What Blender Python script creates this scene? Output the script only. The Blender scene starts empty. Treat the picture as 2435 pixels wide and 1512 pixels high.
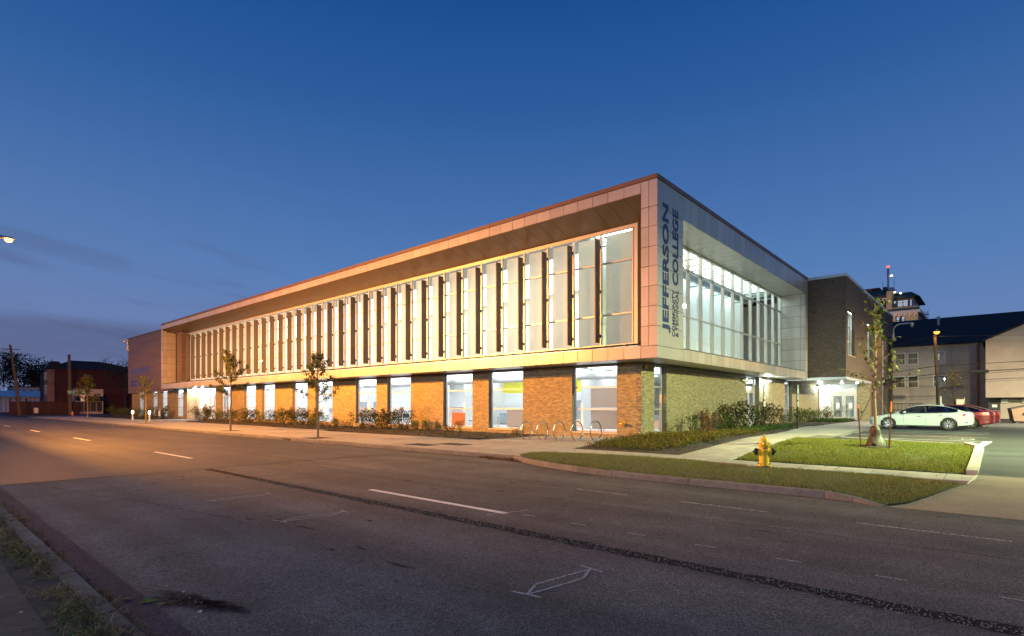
import bpy, bmesh, math, random
from mathutils import Vector, Matrix
import numpy as np
from mathutils import noise as pnoise

random.seed(7)
rng = np.random.default_rng(7)
C = bpy.context.scene.collection
sc = bpy.context.scene
R = math.radians
PI = math.pi

# ------------------------------------------------------------------ camera
CX_, SX_ = 0.7507, 0.6606            # cos / sin of the camera heading (turned left from +Y)
cd = bpy.data.cameras.new('camera')
cam = bpy.data.objects.new('camera', cd)
C.objects.link(cam)
sc.camera = cam
cd.sensor_width = 36
cd.lens = 36 * 1297 / 2434
cd.shift_y = 209 / 2434
cd.clip_end = 3000
cam.location = (0, 0, 1.7)
cam.rotation_euler = (PI / 2, 0, math.atan2(SX_, CX_))

# ------------------------------------------------------------------ render / exposure
sc.render.engine = 'CYCLES'
sc.view_settings.view_transform = 'Standard'
sc.view_settings.look = 'None'
sc.view_settings.gamma = 1
sc.view_settings.exposure = 0
sc.view_settings.use_curve_mapping = False
sc.cycles.use_denoising = True
try:
    sc.cycles.denoiser = 'OPENIMAGEDENOISE'
except Exception:
    pass
sc.cycles.max_bounces = 8
sc.cycles.diffuse_bounces = 4
sc.cycles.glossy_bounces = 4
sc.cycles.transmission_bounces = 6
sc.cycles.transparent_max_bounces = 12
sc.cycles.sample_clamp_indirect = 4
sc.cycles.caustics_reflective = False
sc.cycles.caustics_refractive = False

# ------------------------------------------------------------------ world: dusk sky
SUN_EL, SUN_ROT = R(-2.0), R(250)
w = bpy.data.worlds.new("World")
sc.world = w
w.use_nodes = True
nt = w.node_tree
N = nt.nodes
L = nt.links
bg = N['Background']


def mnode(nt, op, a, b=None, c=None, clamp=False):
    n = nt.nodes.new('ShaderNodeMath')
    n.operation = op
    n.use_clamp = clamp
    for i, v in enumerate((a, b, c)):
        if v is None:
            continue
        if isinstance(v, (int, float)):
            n.inputs[i].default_value = v
        else:
            nt.links.new(v, n.inputs[i])
    return n.outputs[0]


def mixc(nt, fac, a, b, mode='MIX'):
    n = nt.nodes.new('ShaderNodeMix')
    n.data_type = 'RGBA'
    n.blend_type = mode
    for s, v in ((0, fac), (6, a), (7, b)):
        if isinstance(v, (int, float)):
            n.inputs[s].default_value = v
        elif isinstance(v, tuple):
            n.inputs[s].default_value = (v + (1,))[:4]
        else:
            nt.links.new(v, n.inputs[s])
    return n.outputs[2]


def ramp(nt, fac, stops, interp='LINEAR'):
    n = nt.nodes.new('ShaderNodeValToRGB')
    cr = n.color_ramp
    cr.interpolation = interp
    while len(cr.elements) < len(stops):
        cr.elements.new(0.5)
    for e, (p, c) in zip(cr.elements, stops):
        e.position = p
        e.color = (c if isinstance(c, tuple) else (c, c, c)) + (1,)
    nt.links.new(fac, n.inputs[0])
    return n.outputs[0]


sky = N.new('ShaderNodeTexSky')
sky.sky_type = 'NISHITA'
sky.sun_disc = False
sky.sun_elevation = SUN_EL
sky.sun_rotation = SUN_ROT
sky.ozone_density = 4
tc = N.new('ShaderNodeTexCoord')
sep = N.new('ShaderNodeSeparateXYZ')
L.new(tc.outputs['Generated'], sep.inputs[0])
el = sep.outputs[2]
az = mnode(nt, 'ARCTAN2', sep.outputs[1], sep.outputs[0])          # 0 = +X, pi/2 = +Y
azm = mnode(nt, 'MODULO', mnode(nt, 'ADD', az, 2 * PI), 2 * PI)
grad = ramp(nt, el, [(0.0, (.19, .24, .46)), (.10, (.165, .265, .53)), (.22, (.105, .235, .53)),
                     (.36, (.062, .172, .45)), (.48, (.029, .122, .375)), (.60, (.0125, .086, .305)), (1.0, (.005, .045, .19))])
nis = mixc(nt, 1.0, sky.outputs[0], (.02, .02, .02), 'MULTIPLY')
base = mixc(nt, .88, nis, grad)
# warm town glow low down towards the west end of the street
west = mnode(nt, 'MULTIPLY', mnode(nt, 'COSINE', mnode(nt, 'SUBTRACT', azm, R(200))), 1.0)
west = ramp(nt, west, [(.55, 0.0), (1.0, 1.0)], 'EASE')
low = ramp(nt, el, [(0.0, 1.0), (.45, 0.0)], 'EASE')
glow = mnode(nt, 'MULTIPLY', west, low)
base = mixc(nt, mnode(nt, 'MULTIPLY', glow, .40), base, (.175, .19, .37))
# dark streaks of cloud
cmb = N.new('ShaderNodeCombineXYZ')
L.new(mnode(nt, 'MULTIPLY', azm, 2.2), cmb.inputs[0])
L.new(mnode(nt, 'MULTIPLY', mnode(nt, 'ADD', el, mnode(nt, 'MULTIPLY', azm, -.16)), 17.0), cmb.inputs[1])
nz = N.new('ShaderNodeTexNoise')
nz.inputs['Scale'].default_value = 1.7
nz.inputs['Detail'].default_value = 5
nz.inputs['Roughness'].default_value = .5
L.new(cmb.outputs[0], nz.inputs['Vector'])
streak = ramp(nt, nz.outputs[0], [(.50, 0.0), (.68, 1.0)], 'EASE')
band1 = ramp(nt, el, [(.045, 0.0), (.075, 1.0), (.11, 1.0), (.135, 0.0)], 'EASE')
band2 = ramp(nt, el, [(.12, 0.0), (.17, .8), (.22, .6), (.30, 0.0)], 'EASE')
azmask = ramp(nt, mnode(nt, 'DIVIDE', azm, 2 * PI), [(.40, 0.0), (.445, 1.0), (.60, 1.0), (.70, 0.0)], 'EASE')
nlow = mnode(nt, 'ADD', mnode(nt, 'MULTIPLY', streak, .35), .6)
c1 = mnode(nt, 'MULTIPLY', mnode(nt, 'MULTIPLY', band1, nlow), azmask)
c2 = mnode(nt, 'MULTIPLY', mnode(nt, 'MULTIPLY', band2, streak), azmask)
base = mixc(nt, mnode(nt, 'MULTIPLY', c1, .85), base, (.072, .078, .155))
base = mixc(nt, mnode(nt, 'MULTIPLY', c2, .5), base, (.085, .10, .20))
base_below = ramp(nt, el, [(0.0, 0.0), (.002, 1.0)])
L.new(base, bg.inputs[0])
bg.inputs[1].default_value = 1.0

# ------------------------------------------------------------------ sun (already below the horizon: only its last soft afterglow)
sl = bpy.data.lights.new('sun', 'SUN')
sl.energy = 0.03
sl.angle = R(20)
sl.color = (1, .75, .6)
so = bpy.data.objects.new('sun', sl)
C.objects.link(so)
so.rotation_euler = (R(86), 0, R(-70))

# ------------------------------------------------------------------ materials
MATS = {}


def new_mat(name):
    m = bpy.data.materials.new(name)
    m.use_nodes = True
    return m, m.node_tree, m.node_tree.nodes['Principled BSDF']


def M(name, col, rough=.6, metal=0.0, var=0.0, vscale=3.0, bump=0.0, bscale=60.0, island=0.0, coat=0.0,
      emit=None, estr=0.0, spec=.5, col2=None, objrand=False, stain=0.0):
    """procedural material: base colour broken up by noise, per-piece variation and a fine relief"""
    if name in MATS:
        return MATS[name]
    m, nt, p = new_mat(name)
    geo = nt.nodes.new('ShaderNodeNewGeometry')
    c = tuple(col)
    out = None
    if var > 0 or col2:
        nz = nt.nodes.new('ShaderNodeTexNoise')
        nz.inputs['Scale'].default_value = vscale
        nz.inputs['Detail'].default_value = 6
        nz.inputs['Roughness'].default_value = .65
        nt.links.new(geo.outputs['Position'], nz.inputs['Vector'])
        a = tuple(max(0, x * (1 - var)) for x in c)
        b = col2 if col2 else tuple(min(1, x * (1 + var)) for x in c)
        out = ramp(nt, nz.outputs[0], [(.3, a), (.7, b)])
    if stain > 0:
        nz2 = nt.nodes.new('ShaderNodeTexNoise')
        nz2.inputs['Scale'].default_value = .55
        nz2.inputs['Detail'].default_value = 8
        nz2.inputs['Roughness'].default_value = .7
        nt.links.new(geo.outputs['Position'], nz2.inputs['Vector'])
        st = ramp(nt, nz2.outputs[0], [(.35, 1 - stain), (.6, 1.0)])
        out = mixc(nt, 1.0, out if out is not None else c, st, 'MULTIPLY')
    if island > 0:
        f = geo.outputs['Random Per Island']
        if objrand:
            oi = nt.nodes.new('ShaderNodeObjectInfo')
            f = mnode(nt, 'FRACT', mnode(nt, 'ADD', f, oi.outputs['Random']))
        k = ramp(nt, f, [(0.0, 1 - island), (.75, 1.0), (1.0, 1 + island * .6)])
        out = mixc(nt, 1.0, out if out is not None else c, k, 'MULTIPLY')
    if out is None:
        p.inputs['Base Color'].default_value = c + (1,)
    else:
        nt.links.new(out, p.inputs['Base Color'])
    p.inputs['Roughness'].default_value = rough
    p.inputs['Metallic'].default_value = metal
    p.inputs['Specular IOR Level'].default_value = spec
    if coat:
        p.inputs['Coat Weight'].default_value = coat
        p.inputs['Coat Roughness'].default_value = .04
    if emit:
        p.inputs['Emission Color'].default_value = tuple(emit) + (1,)
        p.inputs['Emission Strength'].default_value = estr
    if bump > 0:
        nb = nt.nodes.new('ShaderNodeTexNoise')
        nb.inputs['Scale'].default_value = bscale
        nb.inputs['Detail'].default_value = 4
        nt.links.new(geo.outputs['Position'], nb.inputs['Vector'])
        bp = nt.nodes.new('ShaderNodeBump')
        bp.inputs['Strength'].default_value = bump
        bp.inputs['Distance'].default_value = .01
        nt.links.new(nb.outputs[0], bp.inputs['Height'])
        nt.links.new(bp.outputs[0], p.inputs['Normal'])
    MATS[name] = m
    return m


def glass_mat(name, tint=(.86, .95, .93), refl=1.0, rough=0.0):
    m, nt, p = new_mat(name)
    nt.nodes.remove(p)
    o = nt.nodes['Material Output']
    t = nt.nodes.new('ShaderNodeBsdfTransparent')
    t.inputs[0].default_value = tint + (1,)
    g = nt.nodes.new('ShaderNodeBsdfGlossy')
    g.inputs['Roughness'].default_value = rough
    g.inputs[0].default_value = (.95, .97, 1, 1)
    lw = nt.nodes.new('ShaderNodeLayerWeight')
    lw.inputs[0].default_value = .5
    f = mnode(nt, 'MULTIPLY_ADD', mnode(nt, 'POWER', lw.outputs['Facing'], 5.0), .93, .07)     # Schlick, both faces of the sheet
    f = mnode(nt, 'MULTIPLY', f, refl, clamp=True)
    mx = nt.nodes.new('ShaderNodeMixShader')
    nt.links.new(f, mx.inputs[0])
    nt.links.new(t.outputs[0], mx.inputs[1])
    nt.links.new(g.outputs[0], mx.inputs[2])
    nt.links.new(mx.outputs[0], o.inputs[0])
    MATS[name] = m
    return m


def translucent_mat(name, col, mixf=.5, island=0.0, col2=None, objrand=False, rough=.6):
    m, nt, p = new_mat(name)
    o = nt.nodes['Material Output']
    tr = nt.nodes.new('ShaderNodeBsdfTranslucent')
    c = tuple(col)
    if island > 0:
        geo = nt.nodes.new('ShaderNodeNewGeometry')
        f = geo.outputs['Random Per Island']
        if objrand:
            oi = nt.nodes.new('ShaderNodeObjectInfo')
            f = mnode(nt, 'FRACT', mnode(nt, 'ADD', f, oi.outputs['Random']))
        b = col2 or tuple(min(1, x * (1 + island)) for x in c)
        cc = ramp(nt, f, [(0.0, tuple(x * (1 - island) for x in c)), (.6, c), (1.0, b)])
        nt.links.new(cc, p.inputs['Base Color'])
        nt.links.new(cc, tr.inputs[0])
    else:
        p.inputs['Base Color'].default_value = c + (1,)
        tr.inputs[0].default_value = c + (1,)
    p.inputs['Roughness'].default_value = rough
    p.inputs['Specular IOR Level'].default_value = .3
    mx = nt.nodes.new('ShaderNodeMixShader')
    mx.inputs[0].default_value = mixf
    nt.links.new(p.outputs[0], mx.inputs[1])
    nt.links.new(tr.outputs[0], mx.inputs[2])
    nt.links.new(mx.outputs[0], o.inputs[0])
    MATS[name] = m
    return m


def emit_mat(name, col, s):
    m, nt, p = new_mat(name)
    nt.nodes.remove(p)
    e = nt.nodes.new('ShaderNodeEmission')
    e.inputs[0].default_value = tuple(col) + (1,)
    e.inputs[1].default_value = s
    nt.links.new(e.outputs[0], nt.nodes['Material Output'].inputs[0])
    MATS[name] = m
    return m


def asphalt(name, col, rough, patch=.25, agg=.6):
    """tarmac: light and dark aggregate grains, broad wear patches, hairline cracks"""
    m, nt, p = new_mat(name)
    geo = nt.nodes.new('ShaderNodeNewGeometry')
    pos = geo.outputs['Position']

    def noise(s, d=4, r=.6):
        n = nt.nodes.new('ShaderNodeTexNoise')
        n.inputs['Scale'].default_value = s
        n.inputs['Detail'].default_value = d
        n.inputs['Roughness'].default_value = r
        nt.links.new(pos, n.inputs['Vector'])
        return n.outputs[0]
    vo = nt.nodes.new('ShaderNodeTexVoronoi')
    vo.inputs['Scale'].default_value = 95
    nt.links.new(pos, vo.inputs['Vector'])
    bw = nt.nodes.new('ShaderNodeRGBToBW')
    nt.links.new(vo.outputs['Color'], bw.inputs[0])
    grain = ramp(nt, bw.outputs[0], [(.15, 1 - agg * .7), (.55, 1.0), (.88, 1 + agg), (1.0, 1 + agg * 2.2)])
    wear = ramp(nt, noise(.45, 6, .7), [(.3, 1 - patch), (.7, 1 + patch)])
    # long wheel-path streaks running with the traffic
    mp = nt.nodes.new('ShaderNodeMapping')
    mp.inputs['Scale'].default_value = (.06, 1.4, 1)
    nt.links.new(pos, mp.inputs[0])
    ns = nt.nodes.new('ShaderNodeTexNoise')
    ns.inputs['Scale'].default_value = 1.0
    ns.inputs['Detail'].default_value = 4
    nt.links.new(mp.outputs[0], ns.inputs['Vector'])
    strk = ramp(nt, ns.outputs[0], [(.3, .74), (.7, 1.24)])
    vc = nt.nodes.new('ShaderNodeTexVoronoi')
    vc.feature = 'DISTANCE_TO_EDGE'
    vc.inputs['Scale'].default_value = .42
    wob = nt.nodes.new('ShaderNodeVectorMath')
    wob.operation = 'MULTIPLY_ADD'
    nn = nt.nodes.new('ShaderNodeTexNoise')
    nn.inputs['Scale'].default_value = 1.6
    nn.inputs['Detail'].default_value = 5
    nt.links.new(pos, nn.inputs['Vector'])
    nt.links.new(nn.outputs['Color'], wob.inputs[0])
    wob.inputs[1].default_value = (.9, .9, .9)
    nt.links.new(pos, wob.inputs[2])
    nt.links.new(wob.outputs[0], vc.inputs['Vector'])
    crack = ramp(nt, vc.outputs['Distance'], [(0.0, .45), (.006, 1.0)])
    crmask = ramp(nt, noise(.22, 2), [(.5, 1.0), (.6, 0.0)])
    crack = mixc(nt, crmask, crack, (1.0, 1.0, 1.0))
    c = mixc(nt, 1.0, tuple(col), grain, 'MULTIPLY')
    c = mixc(nt, 1.0, c, wear, 'MULTIPLY')
    c = mixc(nt, 1.0, c, strk, 'MULTIPLY')
    c = mixc(nt, 1.0, c, crack, 'MULTIPLY')
    nt.links.new(c, p.inputs['Base Color'])
    p.inputs['Roughness'].default_value = rough
    p.inputs['Specular IOR Level'].default_value = .28
    bp = nt.nodes.new('ShaderNodeBump')
    bp.inputs['Strength'].default_value = .55
    bp.inputs['Distance'].default_value = .008
    nt.links.new(bw.outputs[0], bp.inputs['Height'])
    nt.links.new(bp.outputs[0], p.inputs['Normal'])
    MATS[name] = m
    return m


def decal_mat(name, col, rough=.6, wear=.45, scale=40):
    """thin paint with worn-through gaps"""
    m, nt, p = new_mat(name)
    o = nt.nodes['Material Output']
    geo = nt.nodes.new('ShaderNodeNewGeometry')
    nz = nt.nodes.new('ShaderNodeTexNoise')
    nz.inputs['Scale'].default_value = scale
    nz.inputs['Detail'].default_value = 6
    nz.inputs['Roughness'].default_value = .75
    nt.links.new(geo.outputs['Position'], nz.inputs['Vector'])
    a = ramp(nt, nz.outputs[0], [(wear - .06, 0.0), (wear + .06, 1.0)])
    p.inputs['Base Color'].default_value = tuple(col) + (1,)
    p.inputs['Roughness'].default_value = rough
    t = nt.nodes.new('ShaderNodeBsdfTransparent')
    mx = nt.nodes.new('ShaderNodeMixShader')
    nt.links.new(a, mx.inputs[0])
    nt.links.new(t.outputs[0], mx.inputs[1])
    nt.links.new(p.outputs[0], mx.inputs[2])
    nt.links.new(mx.outputs[0], o.inputs[0])
    MATS[name] = m
    return m


m_asph_old = asphalt('asphalt_old', (.098, .097, .096), .8, .34, .9)
m_asph_new = asphalt('asphalt_new', (.068, .065, .062), .6, .22, .45)
m_asph_lot = asphalt('asphalt_lot', (.040, .043, .045), .6, .2, .4)
m_asph_cross = asphalt('asphalt_cross', (.045, .044, .045), .6, .2, .4)
m_apron = M('exposed_aggregate', (.20, .165, .13), .8, var=.55, vscale=55, bump=.6, bscale=70, stain=.3)
m_conc = M('concrete', (.34, .325, .30), .8, var=.12, vscale=2.2, bump=.25, bscale=90, island=.14, objrand=True, stain=.22)
m_conc_old = M('old_pavement', (.060, .056, .052), .85, var=.35, vscale=5, bump=.5, bscale=40, stain=.4)
m_kerb = M('kerb_concrete', (.15, .145, .14), .85, var=.25, vscale=6, bump=.4, bscale=50, island=.12, objrand=True, stain=.35)
m_kerb_old = M('old_kerb', (.115, .11, .10), .9, var=.4, vscale=7, bump=.8, bscale=30, island=.15, objrand=True, stain=.45)
m_soil = M('soil', (.028, .025, .021), .95, var=.4, vscale=4, bump=.6, bscale=25)
m_mulch = M('mulch', (.030, .022, .018), .95, var=.6, vscale=22, bump=1.0, bscale=35)
m_turfsoil = M('turf_soil', (.05, .06, .022), .95, var=.4, vscale=9, bump=.6, bscale=40)
m_panel = M('metal_panel', (.50, .455, .43), .36, metal=.35, var=.05, vscale=.9, island=.13, objrand=True, stain=.10)
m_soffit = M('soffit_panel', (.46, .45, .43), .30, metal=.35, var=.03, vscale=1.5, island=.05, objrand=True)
m_soffit_street = M('shaded_soffit_panel', (.155, .118, .085), .4, metal=.3, var=.04, vscale=1.5, island=.05, objrand=True)  # same soffit metal, darkened: the street side's shade is in the colour
m_gap = M('panel_gap', (.03, .028, .026), .8)
m_coping = M('coping_metal', (.16, .095, .08), .5, metal=.2, var=.06)
m_coping_light = M('coping_light', (.50, .52, .54), .4, metal=.3, var=.05)
m_siding = M('dark_siding', (.16, .10, .085), .5, metal=.2, var=.08, vscale=2, island=.16, objrand=True)
m_brick = M('brick', (.32, .265, .15), .85, var=.22, vscale=14, bump=.5, bscale=60, island=.32, objrand=True)
m_brick_dark = M('brick_dark', (.135, .095, .076), .85, var=.2, vscale=14, bump=.5, bscale=60, island=.3, objrand=True)
m_mortar = M('mortar', (.15, .135, .115), .9, var=.15, vscale=20)
m_mortar_dark = M('mortar_dark', (.085, .07, .062), .9, var=.15, vscale=20)
m_alu = M('aluminium_frame', (.56, .53, .49), .38, metal=.4, var=.04)
m_alu_dark = M('dark_frame', (.10, .105, .11), .45, metal=.4)
m_fin = M('sunshade_fin', (.115, .092, .078), .5, metal=.3, var=.05)
m_bracket = M('bracket_steel', (.06, .045, .045), .5, metal=.5)
m_glass = glass_mat('window_glass', (.93, .97, .97), 1.0)
m_glass_up = glass_mat('curtain_wall_glass', (.93, .96, .95), 1.0)
m_glass_car = glass_mat('car_glass', (.42, .46, .47), 1.2)
m_blind = translucent_mat('roller_blind', (.66, .59, .485), .78, .10, objrand=True)
m_white = M('white_plaster', (.80, .81, .80), .8, var=.03)
m_white_glow = M('white_film', (.82, .84, .84), .7)
m_inner_floor = M('inner_floor', (.62, .63, .63), .4, var=.08)
m_yellow = M('yellow_paint', (.75, .70, .05), .7)
m_orange_film = translucent_mat('orange_film', (.72, .36, .23), .75)
m_frost = translucent_mat('frosted_film', (.60, .59, .57), .85)
m_ceil_light = emit_mat('ceiling_light', (.88, .95, 1.0), 4.8)
m_ceil_light_up = emit_mat('upper_ceiling_panel', (1.0, .94, .80), 5.2)
m_ceil_light_east = emit_mat('pendant_light', (.80, 1.0, .96), 8.0)
m_wall_lamp = emit_mat('wall_lamp_lens', (.86, 1.0, .93), 25.0)
m_bollard_lamp = emit_mat('bollard_lens', (1.0, .92, .55), 28.0)
m_sodium = emit_mat('sodium_lens', (1.0, .50, .11), 7.0)
m_sodium_far = emit_mat('sodium_lens_far', (1.0, .42, .05), 3.2)
m_steel = M('brushed_steel', (.55, .54, .52), .26, metal=1.0, var=.05, vscale=30)
m_galv = M('galvanised', (.42, .43, .43), .45, metal=.7, var=.12, vscale=12)
m_black = M('black_metal', (.018, .016, .016), .5, metal=.3)
m_dark = M('dark_plastic', (.025, .025, .027), .6)
m_blue_letter = M('blue_letter', (.06, .08, .40), .45, var=.05)
m_navy = M('navy_letter', (.018, .032, .11), .45, var=.05)
m_white_paint = decal_mat('road_paint', (.72, .72, .70), .6, .37, 45)
m_white_worn = decal_mat('worn_road_paint', (.62, .62, .60), .7, .50, 30)
m_chalk = decal_mat('chalk_paint', (.36, .36, .38), .85, .44, 34)
m_lot_paint = decal_mat('lot_paint', (.78, .80, .80), .6, .34, 40)
m_tar = M('tar_seam', (.026, .025, .025), .95, var=.8, vscale=40, bump=1.0, bscale=45, spec=.08)
m_hyd = M('hydrant_yellow', (.78, .50, .02), .38, var=.07, vscale=9, coat=.3, stain=.12)
m_hyd_o = M('hydrant_orange', (.60, .24, .05), .5, var=.1, vscale=9)
m_wood = M('pole_wood', (.09, .068, .05), .9, var=.35, vscale=5, bump=.6, bscale=25)
m_bark = M('bark', (.15, .115, .075), .9, var=.35, vscale=18, bump=.6, bscale=50)
m_bark_dark = M('dark_bark', (.06, .045, .035), .9, var=.3, vscale=8)
m_leaf = translucent_mat('leaf_green', (.085, .105, .022), .4, .55, (.19, .17, .035))
m_leaf_far = M('far_foliage', (.030, .038, .018), .9, island=.5)
m_leaf_syc = translucent_mat('sycamore_leaf', (.075, .095, .020), .4, .45, (.17, .15, .03), objrand=True)
m_leaf_yel = translucent_mat('yellow_leaf', (.30, .22, .03), .4, .4)
m_leaf_hyd = translucent_mat('hydrangea_leaf', (.055, .085, .022), .3, .5, (.15, .12, .04))
m_leaf_bright = translucent_mat('bright_leaf', (.085, .14, .03), .35, .5, (.16, .18, .04))
m_leaf_rust = translucent_mat('rust_leaf', (.17, .085, .03), .35, .5, (.28, .15, .04))
m_flower = translucent_mat('dried_flower', (.20, .12, .065), .3, .5)
m_flower_cream = translucent_mat('cream_flower', (.36, .32, .18), .3, .4)
m_cover = translucent_mat('ground_cover_leaf', (.13, .125, .022), .3, .55, (.26, .22, .035))
m_cover_green = translucent_mat('ground_cover_green', (.055, .12, .022), .3, .5, (.10, .18, .04))
m_grass = translucent_mat('grass_blade', (.15, .195, .024), .3, .5, (.26, .25, .05))
m_grass_dry = translucent_mat('grass_dry', (.15, .175, .045), .3, .5, (.26, .26, .10))
m_weed = translucent_mat('weed', (.07, .085, .02), .3, .6, (.24, .19, .08))
m_drystalk = translucent_mat('dry_stalk', (.30, .26, .13), .3, .4)
m_tan = M('tan_stucco', (.50, .42, .35), .9, var=.07, vscale=1.6, bump=.15, bscale=50, stain=.15)
m_tan2 = M('tan_stucco_light', (.48, .38, .31), .9, var=.06, vscale=1.4, bump=.15, bscale=50, stain=.12)
m_roof_black = M('black_shingle', (.013, .014, .017), .9, var=.3, vscale=5)
m_winwhite = M('white_window_paint', (.72, .69, .64), .6)
m_curtain = M('curtain_cloth', (.34, .26, .15), .9, var=.2, vscale=8)
m_redbrick = M('red_brick_far', (.07, .018, .016), .9, var=.25, vscale=3, bump=.3, bscale=12)
m_redtrim = M('red_brick_trim', (.30, .17, .11), .9, var=.15, vscale=2)
m_tower = M('tower_brick', (.46, .31, .18), .9, var=.2, vscale=2.5, bump=.3, bscale=10)
m_towertrim = M('tower_trim', (.60, .46, .40), .8, var=.1)
m_greenroof = M('green_tile', (.03, .055, .04), .7, var=.3, vscale=3)
m_warehouse = M('white_warehouse', (.55, .55, .58), .7, var=.1, vscale=1.5)
m_fence_red = M('red_fence', (.045, .014, .012), .85, var=.25, vscale=2)
m_car_white = M('car_white', (.50, .56, .60), .28, coat=.8)
m_car_red = M('car_red', (.22, .007, .014), .28, metal=.25, coat=.9)
m_car_orange = M('car_coral', (.22, .016, .016), .28, metal=.2, coat=.9)
m_tyre = M('tyre_rubber', (.022, .022, .023), .8)
m_rim = M('alloy_rim', (.62, .63, .65), .25, metal=.8)
m_rimdark = M('rim_dark', (.03, .03, .032), .4, metal=.4)
m_tail = M('tail_lens', (.45, .015, .01), .2, coat=.6)
m_amber = M('amber_lens', (.6, .2, .02), .2, coat=.6)
m_headl = M('head_lens', (.55, .58, .60), .12, metal=.6, coat=.8)
m_chrome = M('chrome', (.75, .76, .77), .12, metal=1.0)
m_bag = M('water_bag_brown', (.034, .022, .012), .6, var=.3, vscale=8, bump=.5, bscale=12)
m_bag_silver = M('water_bag_silver', (.10, .11, .10), .45, metal=.3, var=.2, vscale=12, bump=.5, bscale=14)
m_rust = M('rusty_steel', (.10, .045, .028), .85, var=.35, vscale=20)
m_orange_tape = M('orange_tape', (.75, .25, .03), .6)
m_strap = M('strap', (.06, .035, .025), .8)
m_signgreen = M('sign_green', (.02, .20, .10), .45)
m_signwhite = M('sign_white', (.75, .76, .74), .45)
m_signblue = M('sign_blue', (.03, .06, .32), .45)
m_dumpster = M('dumpster_brown', (.12, .07, .045), .6, var=.2, vscale=6)
m_copper = M('copper_pipe', (.28, .13, .06), .5, metal=.4, var=.15)
m_grate = M('cast_iron', (.05, .042, .038), .7, metal=.4, var=.2, vscale=20)
m_wire = M('cable', (.012, .011, .011), .6)
m_louver = M('louvre_metal', (.20, .19, .16), .5, metal=.3)
m_paper = M('paper_notice', (.80, .80, .80), .7)
m_paperblue = M('notice_blue', (.12, .22, .48), .6)
m_papergrey = M('notice_grey', (.22, .26, .34), .6)
m_papertan = M('notice_tan', (.62, .54, .42), .6)
m_brass = M('brass', (.45, .28, .08), .35, metal=.9, var=.1)
m_duct = M('duct_metal', (.30, .36, .36), .4, metal=.5)
m_joist = M('joist_paint', (.16, .20, .19), .6)
m_desk = M('desk_laminate', (.55, .56, .57), .5)
m_chair = M('chair_plastic', (.07, .08, .11), .6)
m_monitor = M('monitor_black', (.03, .03, .035), .4)
m_screen = emit_mat('monitor_screen', (.55, .68, 1.0), .9)
m_redlamp = emit_mat('red_beacon', (1.0, .10, .09), 2.6)
m_warmspot = emit_mat('rooftop_flood', (1.0, .90, .50), 5.0)
m_lit_window = emit_mat('lit_window', (.72, .80, 1.0), .55)
m_lit_warm = emit_mat('lit_warm', (.9, .75, .4), .5)
m_dim_window = M('dim_window', (.05, .05, .055), .25, spec=.6)

# ------------------------------------------------------------------ mesh helpers
ORI = {}


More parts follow.
